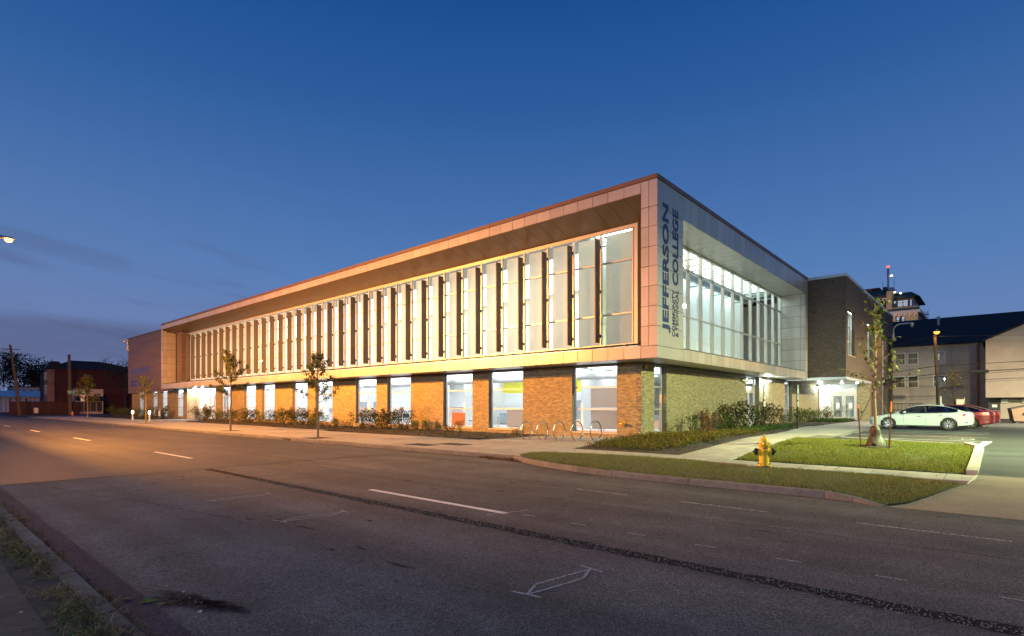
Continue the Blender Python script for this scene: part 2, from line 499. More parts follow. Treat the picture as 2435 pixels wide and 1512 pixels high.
class MB:
    def __init__(s):
        s.v = []
        s.f = []
        s.mi = []
        s.cur = 0

    def box(s, x0, y0, z0, x1, y1, z1):
        b = len(s.v)
        s.v += [(x0, y0, z0), (x1, y0, z0), (x1, y1, z0), (x0, y1, z0), (x0, y0, z1), (x1, y0, z1), (x1, y1, z1), (x0, y1, z1)]
        for q in ((0, 3, 2, 1), (4, 5, 6, 7), (0, 1, 5, 4), (1, 2, 6, 5), (2, 3, 7, 6), (3, 0, 4, 7)):
            s.f.append(tuple(b + i for i in q))
            s.mi.append(s.cur)
        return s

    def hexa(s, p):
        """8 points: bottom ring 0-3, top ring 4-7"""
        b = len(s.v)
        s.v += [tuple(q) for q in p]
        for q in ((0, 3, 2, 1), (4, 5, 6, 7), (0, 1, 5, 4), (1, 2, 6, 5), (2, 3, 7, 6), (3, 0, 4, 7)):
            s.f.append(tuple(b + i for i in q))
            s.mi.append(s.cur)
        return s

    def poly(s, pts):
        b = len(s.v)
        s.v += [tuple(p) for p in pts]
        s.f.append(tuple(range(b, b + len(pts))))
        s.mi.append(s.cur)
        return s

    def obox(s, c, ax, ay, az, hx, hy, hz):
        c, ax, ay, az = Vector(c), Vector(ax), Vector(ay), Vector(az)
        p = []
        for dz in (-hz, hz):
            for dx, dy in ((-hx, -hy), (hx, -hy), (hx, hy), (-hx, hy)):
                p.append(c + ax * dx + ay * dy + az * dz)
        return s.hexa(p)

    def bar(s, a, b, wd, ht=None, up=(0, 0, 1)):
        a, b = Vector(a), Vector(b)
        ht = ht or wd
        d = (b - a)
        ln = d.length
        d.normalize()
        u = Vector(up)
        if abs(d.dot(u)) > .95:
            u = Vector((1, 0, 0))
        sd = d.cross(u).normalized()
        u = sd.cross(d)
        return s.obox((a + b) / 2, d, sd, u, ln / 2, wd / 2, ht / 2)

    def tube(s, pts, r, n=8, cap=True):
        pts = [Vector(p) for p in pts]
        if not hasattr(r, '__len__'):
            r = [r] * len(pts)
        rings = []
        ref = None
        for i, p in enumerate(pts):
            d = (pts[min(i + 1, len(pts) - 1)] - pts[max(i - 1, 0)])
            if d.length < 1e-9:
                d = Vector((0, 0, 1))
            d.normalize()
            if ref is None:
                ref = Vector((1, 0, 0)) if abs(d.x) < .8 else Vector((0, 1, 0))
            a = (ref - d * ref.dot(d))
            if a.length < 1e-6:
                a = d.orthogonal()
            a.normalize()
            ref = a
            bb = d.cross(a)
            b0 = len(s.v)
            for k in range(n):
                t = 2 * PI * k / n
                s.v.append(tuple(p + (a * math.cos(t) + bb * math.sin(t)) * r[i]))
            rings.append(b0)
        for i in range(len(rings) - 1):
            for k in range(n):
                k2 = (k + 1) % n
                s.f.append((rings[i] + k, rings[i] + k2, rings[i + 1] + k2, rings[i + 1] + k))
                s.mi.append(s.cur)
        if cap:
            s.f.append(tuple(rings[0] + k for k in reversed(range(n))))
            s.mi.append(s.cur)
            s.f.append(tuple(rings[-1] + k for k in range(n)))
            s.mi.append(s.cur)
        return s

    def lathe(s, prof, n=20, c=(0, 0, 0), axis='z'):
        rings = []
        for r, z in prof:
            b = len(s.v)
            for k in range(n):
                t = 2 * PI * k / n
                if axis == 'z':
                    p = (c[0] + r * math.cos(t), c[1] + r * math.sin(t), c[2] + z)
                elif axis == 'x':
                    p = (c[0] + z, c[1] + r * math.cos(t), c[2] + r * math.sin(t))
                else:
                    p = (c[0] + r * math.sin(t), c[1] + z, c[2] + r * math.cos(t))
                s.v.append(p)
            rings.append(b)
        for i in range(len(rings) - 1):
            for k in range(n):
                k2 = (k + 1) % n
                s.f.append((rings[i] + k, rings[i] + k2, rings[i + 1] + k2, rings[i + 1] + k))
                s.mi.append(s.cur)
        s.f.append(tuple(rings[0] + k for k in reversed(range(n))))
        s.mi.append(s.cur)
        s.f.append(tuple(rings[-1] + k for k in range(n)))
        s.mi.append(s.cur)
        return s

    def prism(s, pts2, f0, f1):
        """extrude a 2-D outline: f0/f1 map (a,b) to 3-D for the two ends"""
        n = len(pts2)
        b = len(s.v)
        s.v += [tuple(f0(*p)) for p in pts2] + [tuple(f1(*p)) for p in pts2]
        s.f.append(tuple(b + i for i in reversed(range(n))))
        s.mi.append(s.cur)
        s.f.append(tuple(b + n + i for i in range(n)))
        s.mi.append(s.cur)
        for i in range(n):
            j = (i + 1) % n
            s.f.append((b + i, b + j, b + n + j, b + n + i))
            s.mi.append(s.cur)
        return s


def mesh_of(name, mb, mats, off=(0, 0, 0), smooth=False):
    me = bpy.data.meshes.new(name)
    ox, oy, oz = off
    me.from_pydata([(x - ox, y - oy, z - oz) for x, y, z in mb.v], [], mb.f)
    if not isinstance(mats, (list, tuple)):
        mats = [mats]
    for m in mats:
        me.materials.append(m)
    if len(mats) > 1:
        me.polygons.foreach_set('material_index', mb.mi)
    if smooth:
        me.polygons.foreach_set('use_smooth', [True] * len(me.polygons))
        try:
            me.set_sharp_from_angle(angle=R(38))
        except Exception:
            pass
    me.update()
    return me


def tag(o, label=None, cat=None, group=None, kind=None):
    if label:
        o['label'] = label
    if cat:
        o['category'] = cat
    if group:
        o['group'] = group
    if kind:
        o['kind'] = kind
    return o


def thing(name, label, cat, loc=(0, 0, 0), rotz=0, group=None):
    o = bpy.data.objects.new(name, None)
    o.empty_display_size = .3
    C.objects.link(o)
    o.location = loc
    o.rotation_euler = (0, 0, rotz)
    ORI[o.name] = Vector(loc)
    return tag(o, label, cat, group)


def part(name, mb, mats, parent=None, local=False, smooth=False, label=None, kind=None):
    """one mesh object; vertices in world coordinates unless local"""
    off = Vector((0, 0, 0))
    if parent is not None and not local:
        off = ORI.get(parent.name, Vector((0, 0, 0)))
    me = mesh_of(name, mb, mats, off, smooth)
    o = bpy.data.objects.new(name, me)
    C.objects.link(o)
    if parent is not None:
        o.parent = parent
        ORI[o.name] = off
    else:
        ORI[o.name] = Vector((0, 0, 0))
    tag(o, label=label, kind=kind)
    return o


def centred(name, mb, mats, label, cat, group=None, smooth=False):
    """a thing that is one mesh, its origin at its own base"""
    xs = [p[0] for p in mb.v]
    ys = [p[1] for p in mb.v]
    zs = [p[2] for p in mb.v]
    off = ((min(xs) + max(xs)) / 2, (min(ys) + max(ys)) / 2, min(zs))
    me = mesh_of(name, mb, mats, off, smooth)
    o = bpy.data.objects.new(name, me)
    C.objects.link(o)
    o.location = off
    ORI[o.name] = Vector(off)
    return tag(o, label, cat, group)


def share(name, me, parent, loc=(0, 0, 0), rot=(0, 0, 0), scale=(1, 1, 1)):
    o = bpy.data.objects.new(name, me)
    C.objects.link(o)
    o.parent = parent
    o.location = loc
    o.rotation_euler = rot
    o.scale = scale
    return o


def dup(root, loc, rotz=0, label=None, group=None, scale=1.0):
    r = root.copy()
    C.objects.link(r)
    r.location = loc
    r.rotation_euler = (0, 0, rotz)
    r.scale = (scale, scale, scale)
    if label:
        r['label'] = label
    if group:
        r['group'] = group
    for ch in list(root.children):
        c = ch.copy()
        C.objects.link(c)
        c.parent = r
        for g in list(ch.children):
            d = g.copy()
            C.objects.link(d)
            d.parent = c
    return r


def smst(a, b, x):
    t = min(1, max(0, (x - a) / (b - a)))
    return t * t * (3 - 2 * t)


def G(x, y):
    """height of the made ground: flat along the street, rising gently to the parking lot"""
    return .33 * smst(-18.5, -8, x) * smst(16.2, 26, y)


def strip(mb, left, right, nr, nc, dz=0.0, zf=None):
    """a sheet between two polylines of (x,y), draped on the ground"""
    zf = zf or G

    def samp(pl, t):
        n = len(pl) - 1
        k = min(int(t * n), n - 1)
        u = t * n - k
        return (pl[k][0] * (1 - u) + pl[k + 1][0] * u, pl[k][1] * (1 - u) + pl[k + 1][1] * u)
    b = len(mb.v)
    for i in range(nr + 1):
        a, c = samp(left, i / nr), samp(right, i / nr)
        for j in range(nc + 1):
            t = j / nc
            x, y = a[0] * (1 - t) + c[0] * t, a[1] * (1 - t) + c[1] * t
            mb.v.append((x, y, zf(x, y) + dz))
    for i in range(nr):
        for j in range(nc):
            p = b + i * (nc + 1) + j
            mb.f.append((p, p + 1, p + nc + 2, p + nc + 1))
            mb.mi.append(mb.cur)
    return mb


def inpoly(x, y, poly):
    r = False
    j = len(poly) - 1
    for i in range(len(poly)):
        xi, yi = poly[i]
        xj, yj = poly[j]
        if (yi > y) != (yj > y) and x < (xj - xi) * (y - yi) / (yj - yi) + xi:
            r = not r
        j = i
    return r


def scatter(poly, n):
    xs = [p[0] for p in poly]
    ys = [p[1] for p in poly]
    out = []
    while len(out) < n:
        x, y = random.uniform(min(xs), max(xs)), random.uniform(min(ys), max(ys))
        if inpoly(x, y, poly):
            out.append((x, y))
    return out


# ================================================================== THE SETTING
ZR = -.13                                   # road surface
# base ground: one sheet out to the horizon
xs = [-1500, -600, -300, -150, -110, -70, -40, -25, -19, -16, -14, -12, -10, -8, -6, -4, 0, 8, 20, 60, 200, 800]
ys = [-800, -200, -60, -20, -5, 1.0, 1.05, 12.2, 14.1, 14.2, 16.2, 18, 19.5, 21, 22.5, 24, 25.5, 27, 30, 45, 60, 100, 200, 500, 1500]
mb = MB()
for y in ys:
    for x in xs:
        z = -.24 if 1.03 < y < 14.15 else -.05 + G(x, y)
        mb.v.append((x, y, z))
nx = len(xs)
for j in range(len(ys) - 1):
    for i in range(nx - 1):
        a = j * nx + i
        mb.f.append((a, a + 1, a + nx + 1, a + nx))
        mb.mi.append(0)
part('ground', mb, m_soil, kind='structure')

mb = MB()
mb.poly([(-17.1, .9, ZR), (80, .9, ZR), (80, 14.05, ZR), (-17.2, 14.05, ZR)])
part('road', mb, m_asph_old, kind='structure', label='older grey asphalt of the street in the foreground')
mb = MB()
mb.poly([(-900, .9, ZR), (-17.1, .9, ZR), (-17.2, 14.05, ZR), (-900, 14.05, ZR)])
part('road', mb, m_asph_new, kind='structure', label='newer dark asphalt further along the street')
mb = MB()
mb.poly([(-128, 14.05, ZR + .004), (-113, 14.05, ZR + .004), (-113, 300, ZR + .004), (-128, 300, ZR + .004)])
mb.v = [(x, y, .0) for x, y, z in mb.v]
part('side_road', mb, m_asph_cross, kind='structure')

# road markings
mk = bpy.data.objects.new('road_markings', None)
C.objects.link(mk)
tag(mk, kind='structure')
ORI[mk.name] = Vector((0, 0, 0))


def flat(name, pts, z, m, parent=mk, label=None):
    b = MB()
    b.poly([(x, y, z) for x, y in pts])
    return part(name, b, m, parent, label=label)


def line(name, a, b, wd, z, m, parent=mk, label=None):
    a, b = Vector(a).to_2d(), Vector(b).to_2d()
    d = (b - a).normalized()
    n = Vector((-d.y, d.x)) * wd / 2
    return flat(name, [a - n, b - n, b + n, a + n], z, m, parent, label)


zm = ZR + .005
for k in range(10):
    x1 = -6.2 - 14.75 * k
    line('lane_dash', (x1 - 4.0, 6.9), (x1, 6.9), .14, zm, m_white_paint)
line('cross_tick', (-6.34, 6.55), (-6.10, 7.35), .035, zm + .004, m_chalk)
for k in range(12):
    x1 = -5.95 + 1.0 * k
    line('lane_tick', (x1, 7.0), (x1 + .28, 7.02), .032, zm, m_chalk)
for x0, x1 in ((-6.9, -5.6), (-4.5, -2.9), (-1.6, .2), (1.5, 3.2), (4.5, 6.4)):
    line('edge_dash', (x0, 9.96), (x1, 9.96), .05, zm, m_white_worn)
# survey arrows sprayed across the lane
for X in (-11.3, -8.43, -3.38):
    nn = 7
    for sgn in (-1, 1):
        pts = []
        for i in range(nn + 1):
            t = i / nn
            kn = .28 if sgn < 0 else .70
            pts.append((X + sgn * .13 * (t / kn if t < kn else (1 - t) / (1 - kn)), 4.05 + 1.12 * t))
        b = MB()
        for i in range(nn):
            a, c = Vector(pts[i]), Vector(pts[i + 1])
            d = (c - a).normalized()
            n = Vector((-d.y, d.x)) * .015
            b.poly([(*(a - n), zm), (*(c - n), zm), (*(c + n), zm), (*(a + n), zm)])
        part('sprayed_arrow', b, m_chalk, mk)
    line('arrow_bar', (X - .17, 4.03), (X + .15, 4.08), .035, zm + .004, m_chalk)
    line('arrow_bar', (X - .16, 5.20), (X + .17, 5.15), .035, zm + .004, m_chalk)
# rough tar seam along the lane, ragged edges
b = MB()
nseg = 160
for i in range(nseg):
    xa, xb = -17.0 + 22 * i / nseg, -17.0 + 22 * (i + 1) / nseg
    if i == 0:
        wa0, wa1 = .12, .12
    else:
        wa0, wa1 = wb0, wb1
    wb0, wb1 = .105 + random.uniform(-.015, .035), .105 + random.uniform(-.015, .035)
    b.poly([(xa, 6.03 - wa0, zm), (xb, 6.03 - wb0, zm), (xb, 6.03 + wb1, zm), (xa, 6.03 + wa1, zm)])
part('tar_seam', b, m_tar, mk)
# loose chippings along the seam
b = MB()
for i in range(3200):
    x = random.uniform(-14, 4)
    y = 6.02 + random.gauss(0, .10)
    s_ = random.uniform(.003, .008)
    t = random.uniform(0, 6.3)
    b.obox((x, y, ZR + .008), (math.cos(t), math.sin(t), 0), (-math.sin(t), math.cos(t), 0), (0, 0, 1), s_, s_ * .7, s_ * .5)
part('stone_chipping', b, M('chipping', (.16, .16, .165), .8, island=.6), mk, kind='stuff')
# joint where the newer surface begins
line('asphalt_joint', (-17.12, 1.2), (-17.16, 13.9), .05, zm, m_tar)

# oily stain with leaf litter near the left kerb


def soft_stain(name, cx, cy, rx, ry, rot, strength, m, z=zm):
    """a stain that thins out to nothing at its ragged rim"""
    b = MB()
    n = 40
    fades = []
    ph = random.uniform(0, 6)
    for k, (r, f) in enumerate(((.30, 1.0), (.62, .75), (.85, .35), (1.0, 0.0))):
        for i in range(n):
            t = 2 * PI * i / n
            rr = r * (1 + .22 * math.sin(3 * t + ph) + .12 * math.sin(7 * t + ph * 2))
            x, y = rx * rr * math.cos(t), ry * rr * math.sin(t)
            b.v.append((cx + x * math.cos(rot) - y * math.sin(rot), cy + x * math.sin(rot) + y * math.cos(rot), z))
            fades.append(f * strength)
    b.v.append((cx, cy, z))
    fades.append(strength)
    for i in range(n):
        j = (i + 1) % n
        b.f.append((i, j, 4 * n))
        for k in range(3):
            b.f.append((k * n + i, (k + 1) * n + i, (k + 1) * n + j, k * n + j))
    b.mi = [0] * len(b.f)
    o = part(name, b, m, mk)
    at_ = o.data.attributes.new('fade', 'FLOAT', 'POINT')
    at_.data.foreach_set('value', fades)
    return o


def stain_mat(name, col, rough):
    m, nt, p = new_mat(name)
    o = nt.nodes['Material Output']
    a = nt.nodes.new('ShaderNodeAttribute')
    a.attribute_name = 'fade'
    geo = nt.nodes.new('ShaderNodeNewGeometry')
    nz = nt.nodes.new('ShaderNodeTexNoise')
    nz.inputs['Scale'].default_value = 9
    nz.inputs['Detail'].default_value = 7
    nz.inputs['Roughness'].default_value = .7
    nt.links.new(geo.outputs['Position'], nz.inputs['Vector'])
    k = ramp(nt, nz.outputs[0], [(.34, .25), (.62, 1.0)])
    f = mnode(nt, 'MULTIPLY', a.outputs['Fac'], k)
    p.inputs['Base Color'].default_value = tuple(col) + (1,)
    p.inputs['Roughness'].default_value = rough
    p.inputs['Specular IOR Level'].default_value = .1
    t = nt.nodes.new('ShaderNodeBsdfTransparent')
    mx = nt.nodes.new('ShaderNodeMixShader')
    nt.links.new(f, mx.inputs[0])
    nt.links.new(t.outputs[0], mx.inputs[1])
    nt.links.new(p.outputs[0], mx.inputs[2])
    nt.links.new(mx.outputs[0], o.inputs[0])
    return m


m_oil = stain_mat('oil_stain', (.007, .007, .008), .9)
m_drip = stain_mat('drip_stain', (.03, .03, .031), .9)
soft_stain('oil_stain', -5.62, 1.86, .62, .17, .35, 1.0, m_oil)
soft_stain('oil_stain', -5.3, 1.95, .35, .13, .3, .9, m_oil)
for i in range(46):
    x = random.uniform(-16, 6)
    y = random.choice((random.gauss(4.2, .5), random.gauss(8.4, .5), random.uniform(1.6, 12)))
    soft_stain('tarmac_stain', x, y, random.uniform(.05, .28), random.uniform(.02, .07), random.uniform(-.2, .2), random.uniform(.5, .95), m_drip, zm - .001 + i * .00002)
# sealed cracks wandering over the older surface
for (x0, y0, x1, y1, wob) in ((-16.6, 2.2, -9.4, 3.6, .10), (-12.0, 3.6, -11.0, 5.9, .06), (-7.5, 8.6, 1.5, 8.9, .08), (-13.4, 9.2, -6.0, 11.0, .10)):
    n = 34
    b = MB()
    prev = None
    yy = 0
    for i in range(n + 1):
        k = i / n
        yy += random.gauss(0, wob * .25)
        x, y = x0 + (x1 - x0) * k + random.gauss(0, .015), y0 + (y1 - y0) * k + yy
        wd = random.uniform(.004, .010)
        cur = (x, y, wd)
        if prev:
            dx, dy = cur[0] - prev[0], cur[1] - prev[1]
            l_ = math.hypot(dx, dy) + 1e-6
            nx_, ny_ = -dy / l_, dx / l_
            b.poly([(prev[0] - nx_ * prev[2], prev[1] - ny_ * prev[2], zm - .0005), (cur[0] - nx_ * cur[2], cur[1] - ny_ * cur[2], zm - .0005),
                    (cur[0] + nx_ * cur[2], cur[1] + ny_ * cur[2], zm - .0005), (prev[0] + nx_ * prev[2], prev[1] + ny_ * prev[2], zm - .0005)])
        prev = cur
    part('road_crack', b, m_tar, mk)

# ---- kerbs
far_kerb = [(-112, 13.92), (-13.0, 13.92), (-12.25, 13.93), (-11.6, 13.6), (-10.8, 13.2), (-9.8, 12.82), (-8.6, 12.5), (-7.4, 12.3), (-5.3, 12.2), (-2.5, 12.2), (-2.0, 12.1), (-1.5, 11.85)]


def build_kerb(name, poly, wd, ztop, zbot, seg, m, taper_end=False):
    root = bpy.data.objects.new(name, None)
    C.objects.link(root)
    tag(root, kind='structure')
    ORI[root.name] = Vector((0, 0, 0))
    pts = []
    for i in range(len(poly) - 1):
        a, c = Vector(poly[i]), Vector(poly[i + 1])
        ln = (c - a).length
        n = max(1, round(ln / seg))
        for k in range(n):
            pts.append(a.lerp(c, k / n))
    pts.append(Vector(poly[-1]))
    nor = []
    for i in range(len(pts)):
        d = (pts[min(i + 1, len(pts) - 1)] - pts[max(0, i - 1)]).normalized()
        nor.append(Vector((-d.y, d.x)))
    for i in range(len(pts) - 1):
        b = MB()
        a, c = pts[i], pts[i + 1]
        d = (c - a).normalized()
        g = .006
        a2, c2 = a + d * g, c - d * g
        na, nc_ = nor[i], nor[i + 1]
        za = zc = ztop
        if taper_end and i >= len(pts) - 3:
            k = i - (len(pts) - 3)
            za, zc = [(ztop, ztop - .05), (ztop - .05, zbot + .015)][k]
        bev = .03
        jit = random.uniform(-.006, .006)
        ring = []
        for (p, n, zt) in ((a2, na, za + jit), (c2, nc_, zc + jit)):
            zt_b = max(zbot + .005, zt - bev)
            ring.append([(p.x, p.y, zbot - .12), (p.x + n.x * .006, p.y + n.y * .006, zt_b), (p.x + n.x * bev, p.y + n.y * bev, zt),
                         (p.x + n.x * wd, p.y + n.y * wd, zt), (p.x + n.x * wd, p.y + n.y * wd, zbot - .12)])
        base = len(b.v)
        b.v += ring[0] + ring[1]
        for k in range(5):
            k2 = (k + 1) % 5
            b.f.append((base + k, base + 5 + k, base + 5 + k2, base + k2))
            b.mi.append(0)
        b.f.append(tuple(base + k for k in range(5)))
        b.f.append(tuple(base + 5 + k for k in reversed(range(5))))
        b.mi += [0, 0]
        part('kerb_stone', b, m, root)
    return root


build_kerb('far_kerb', far_kerb, .16, .012, ZR, 3.0, m_kerb, True)
build_kerb('near_kerb', [(-60, 1.27), (25, 1.27)][::-1], .17, .0, ZR, 1.6, m_kerb_old)
# lot kerb along the main walk, and the broad kerb nose at the drive
lot_kerb = [(-5.15, 25.3), (-5.25, 29.5), (-5.5, 39.0), (-5.7, 63.0)]


def hkerb(name, pts, wd, m, top=.15, label=None):
    root = bpy.data.objects.new(name, None)
    C.objects.link(root)
    tag(root, kind='structure')
    ORI[root.name] = Vector((0, 0, 0))
    for i in range(len(pts) - 1):
        a, c = Vector(pts[i]), Vector(pts[i + 1])
        n = max(1, round((c - a).length / 2.4))
        for k in range(n):
            p, q = a.lerp(c, k / n), a.lerp(c, (k + 1) / n)
            d = (q - p).normalized()
            p, q = p + d * .005, q - d * .005
            nv = Vector((-d.y, d.x)) * wd
            b = MB()
            b.hexa([(p.x, p.y, G(*p) - .2), (q.x, q.y, G(*q) - .2), (q.x + nv.x, q.y + nv.y, G(*q) - .2), (p.x + nv.x, p.y + nv.y, G(*p) - .2),
                    (p.x, p.y, G(*p) + top), (q.x, q.y, G(*q) + top), (q.x + nv.x, q.y + nv.y, G(*q) + top), (p.x + nv.x, p.y + nv.y, G(*p) + top)])
            part('kerb_stone', b, m, root)
    return root


hkerb('lot_kerb', lot_kerb, .15, m_kerb, .015)
hkerb('drive_kerb', [(-.26, 17.4), (-.24, 19.4), (-.22, 21.6), (-.2, 23.6), (-.55, 24.85)], .22, m_conc, .12)

# ---- pavements of separate slabs
pv = bpy.data.objects.new('pavement', None)
C.objects.link(pv)
tag(pv, kind='structure')
ORI[pv.name] = Vector((0, 0, 0))


def slab(x0, y0, x1, y1, m=m_conc, dz=0.0, th=.1):
    g = .006
    b = MB()
    q = [(x0 + g, y0 + g), (x1 - g, y0 + g), (x1 - g, y1 - g), (x0 + g, y1 - g)]
    j = random.uniform(-.002, .003) + dz
    b.hexa([(x, y, G(x, y) - th) for x, y in q] + [(x, y, G(x, y) + j) for x, y in q])
    part('paving_slab', b, m, pv)


PIT = [(-61.73, 16.3), (-39.11, 15.3), (-26.9, 14.95), (-87.3, 16.6)]
GRATES = [(-18.8, 15.35), (-17.9, 16.5)]


def slab_cut(x0, y0, x1, y1, holes):
    """a slab; where a tree pit falls inside it the slab is made of the remaining strips"""
    for hx0, hy0, hx1, hy1 in holes:
        if hx0 < x1 and hx1 > x0 and hy0 < y1 and hy1 > y0:
            a0, a1, b0, b1 = max(x0, hx0), min(x1, hx1), max(y0, hy0), min(y1, hy1)
            for r in ((x0, y0, a0, y1), (a1, y0, x1, y1), (a0, y0, a1, b0), (a0, b1, a1, y1)):
                if r[2] - r[0] > .05 and r[3] - r[1] > .05:
                    slab(*r)
            return
    slab(x0, y0, x1, y1)


holes = [(x - .75, y - .65, x + .75, y + .65) for x, y in PIT]
X = -112.0
while X < -12.6:
    for (a, c) in ((14.085, 15.9), (15.9, 17.75)):
        slab_cut(X, a, X + 1.83, c, holes)
    if X < -19.5:
        yb = 20.6 if X < -45 else (20.3 if X < -36 else 19.55)
        slab_cut(X, 17.75, X + 1.83, yb, holes)
    X += 1.83
X0 = X
# the pavement behind the grass verge
xx = X0
while xx < -.4:
    slab(xx, 16.5 if xx < -6 else 16.05, min(xx + 1.5, -.25), 17.75 if xx < -12.4 else 17.40)
    xx += 1.5
slab(-12.4, 17.40, -8.05, 17.78)
# bicycle plaza
for i in range(4):
    for j in range(4):
        slab(-19.4 + i * 1.72, 17.75 + j * 1.9, -19.4 + (i + 1) * 1.72, 17.75 + (j + 1) * 1.9 - (0 if j < 3 else .02))
# entrance plaza by the recessed glass door
for i in range(9):
    for j in range(3):
        slab(-79.5 + i * 1.42, 20.6 + j * 1.55, -79.5 + (i + 1) * 1.42, 20.6 + (j + 1) * 1.55)
# walk beside the parking lot, running back to the glass doors
Y = 17.4
k = 0
while Y < 63:
    y1 = min(Y + 1.55, 63.1)
    xr = -5.1 if Y < 27 else -5.1 - (Y - 25) * .015
    if Y < 25.2:
        xr = -6.25
    xm = (-8.05 + xr) / 2
    xl = -8.05 if Y < 29 else (-8.3 if Y < 32 else -8.8 if Y < 36 else -9.3)
    if Y > 60.4:
        xl = -13.4
    elif 40.6 < Y < 44.4:
        xl = -13.4
    slab(xl, Y, xm, y1)
    slab(xm, Y, xr, y1)
    Y = y1
# tactile strip at the kerb ramp
b = MB()
for i in range(9):
    for j in range(26):
        x, y = -6.05 + i * .09, 25.4 + j * .12
        b.lathe([(.03, 0), (.022, .008), (.0, .0085)][:2], 6, (x, y, G(x, y) + .012))
tp = MB()
tp.hexa([(x, y, G(x, y) + .002) for x, y in ((-6.12, 25.32), (-5.22, 25.32), (-5.22, 28.5), (-6.12, 28.5))] +
        [(x, y, G(x, y) + .012) for x, y in ((-6.12, 25.32), (-5.22, 25.32), (-5.22, 28.5), (-6.12, 28.5))])
o = part('tactile_plate', tp, M('tactile_grey', (.12, .125, .12), .7, var=.1), pv)
part('stud', b, MATS['tactile_grey'], o, kind='stuff')
# near-side pavement, old and dirty
b = MB()
strip(b, [(-60, -4), (-60, 1.1)], [(25, -4), (25, 1.1)], 1, 60, .0, lambda x, y: -.02)
part('near_pavement', b, m_conc_old, kind='structure')

# driveway apron and parking lot
b = MB()
strip(b, [(-1.45, 11.9), (-1.2, 12.4), (-.88, 13.6), (-.44, 15.3), (-.28, 16.4), (-.26, 17.42)],
      [(16, 11.9), (16, 12.4), (16, 13.6), (16, 15.3), (16, 16.4), (16, 17.42)], 10, 6, .006,
      lambda x, y: ZR + (.13 + G(x, y)) * smst(11.8, 15.6, y))
part('driveway', b, m_apron, kind='structure')
line('apron_joint', (-.40, 15.3), (-.27, 17.4), .03, .02, M('joint_filler', (.5, .48, .42), .8))
b = MB()
strip(b, [(-.28, 17.42), (-.26, 22), (-.30, 25.0)], [(30, 17.42), (30, 22), (30, 25.0)], 14, 14, 0.0)
strip(b, [(-5.2, 25.0), (-5.25, 30), (-5.8, 63)], [(30, 25.0), (30, 30), (30, 63)], 24, 14, 0.0)
strip(b, [(-8.9, 63), (-8.9, 84.9)], [(40, 63), (40, 84.9)], 4, 8, 0.0)
part('parking_lot', b, m_asph_lot, kind='structure')


def lotline(a, c, wd=.1, m=m_lot_paint):
    a, c = Vector(a), Vector(c)
    d = (c - a).normalized()
    n = Vector((-d.y, d.x)) * wd / 2
    b = MB()
    ns = 6
    for i in range(ns):
        p, q = a.lerp(c, i / ns), a.lerp(c, (i + 1) / ns)
        b.poly([(v.x, v.y, G(v.x, v.y) + .006) for v in (p - n, q - n, q + n, p + n)])
    part('bay_line', b, m, mk)


for a, c in (((-5.0, 25.75), (-.15, 24.95)), ((-5.0, 27.6), (-.2, 25.3)), ((-5.0, 27.7), (-.2, 27.7)), ((-5.0, 30.85), (-.15, 30.85)),
             ((-5.1, 34.3), (-.1, 34.3)), ((-5.2, 36.3), (-.1, 36.3)), ((-5.2, 41.9), (-.1, 41.9)), ((-5.3, 45.2), (-.1, 45.2)), ((-5.4, 48.6), (-.1, 48.6))):
    lotline(a, c)
lotline((-.3, 24.95), (-.1, 27.7), .22)
# painted wheelchair symbol in the bay (seen from its foot)
b = MB()


def sympoly(pts, cx, cy, s):
    b.poly([(cx + s * (-y), cy + s * x, G(cx, cy) + .006) for x, y in pts])


cx_, cy_, ss = -.9, 29.2, .62
sympoly([(-.1 + .09 * math.cos(t), .62 + .09 * math.sin(t)) for t in [2 * PI * i / 10 for i in range(10)]], cx_, cy_, ss)
sympoly([(-.15, .5), (-.04, .5), (-.02, -.02), (-.14, -.02)], cx_, cy_, ss)
sympoly([(-.02, .1), (-.02, -.02), (.34, -.02), (.30, .1)], cx_, cy_, ss)
sympoly([(.24, .0), (.34, .02), (.5, -.5), (.38, -.5)], cx_, cy_, ss)
for i in range(12):
    t0, t1 = 2.2 + i * .32, 2.2 + (i + 1) * .32
    r0, r1 = .30, .40
    sympoly([(r0 * math.cos(t0), -.22 + r0 * math.sin(t0)), (r1 * math.cos(t0), -.22 + r1 * math.sin(t0)), (r1 * math.cos(t1), -.22 + r1 * math.sin(t1)), (r0 * math.cos(t1), -.22 + r0 * math.sin(t1))], cx_, cy_, ss)
part('wheelchair_symbol', b, m_lot_paint, mk)

# ---- lawns
lawn_a = [(-12.3, 14.35), (-11.9, 14.0), (-11.3, 13.62), (-10.4, 13.25), (-9.5, 12.95), (-8.4, 12.66), (-7.2, 12.48), (-5.3, 12.38), (-2.5, 12.38), (-1.9, 12.28), (-1.45, 12.0),
          (-1.2, 12.5), (-.9, 13.6), (-.46, 15.3), (-1.8, 15.95), (-6.0, 16.0), (-7, 16.45), (-10, 16.42), (-12.3, 15.75), (-12.45, 15.1)]
lawn_b = [(-5.95, 17.45), (-.3, 17.45), (-.28, 21.5), (-.3, 23.5), (-.6, 24.7), (-2.8, 25.15), (-5.1, 25.25), (-6.2, 25.2), (-6.2, 22), (-6.1, 18.6)]


def VZ(x, y):
    """verge level: dips to the drive at its right-hand end"""
    t = smst(-3.2, -1.0, x) * (1 - smst(14.4, 15.6, y))
    return G(x, y) * (1 - t) + (ZR + .13 * smst(11.8, 15.6, y) + .012) * t


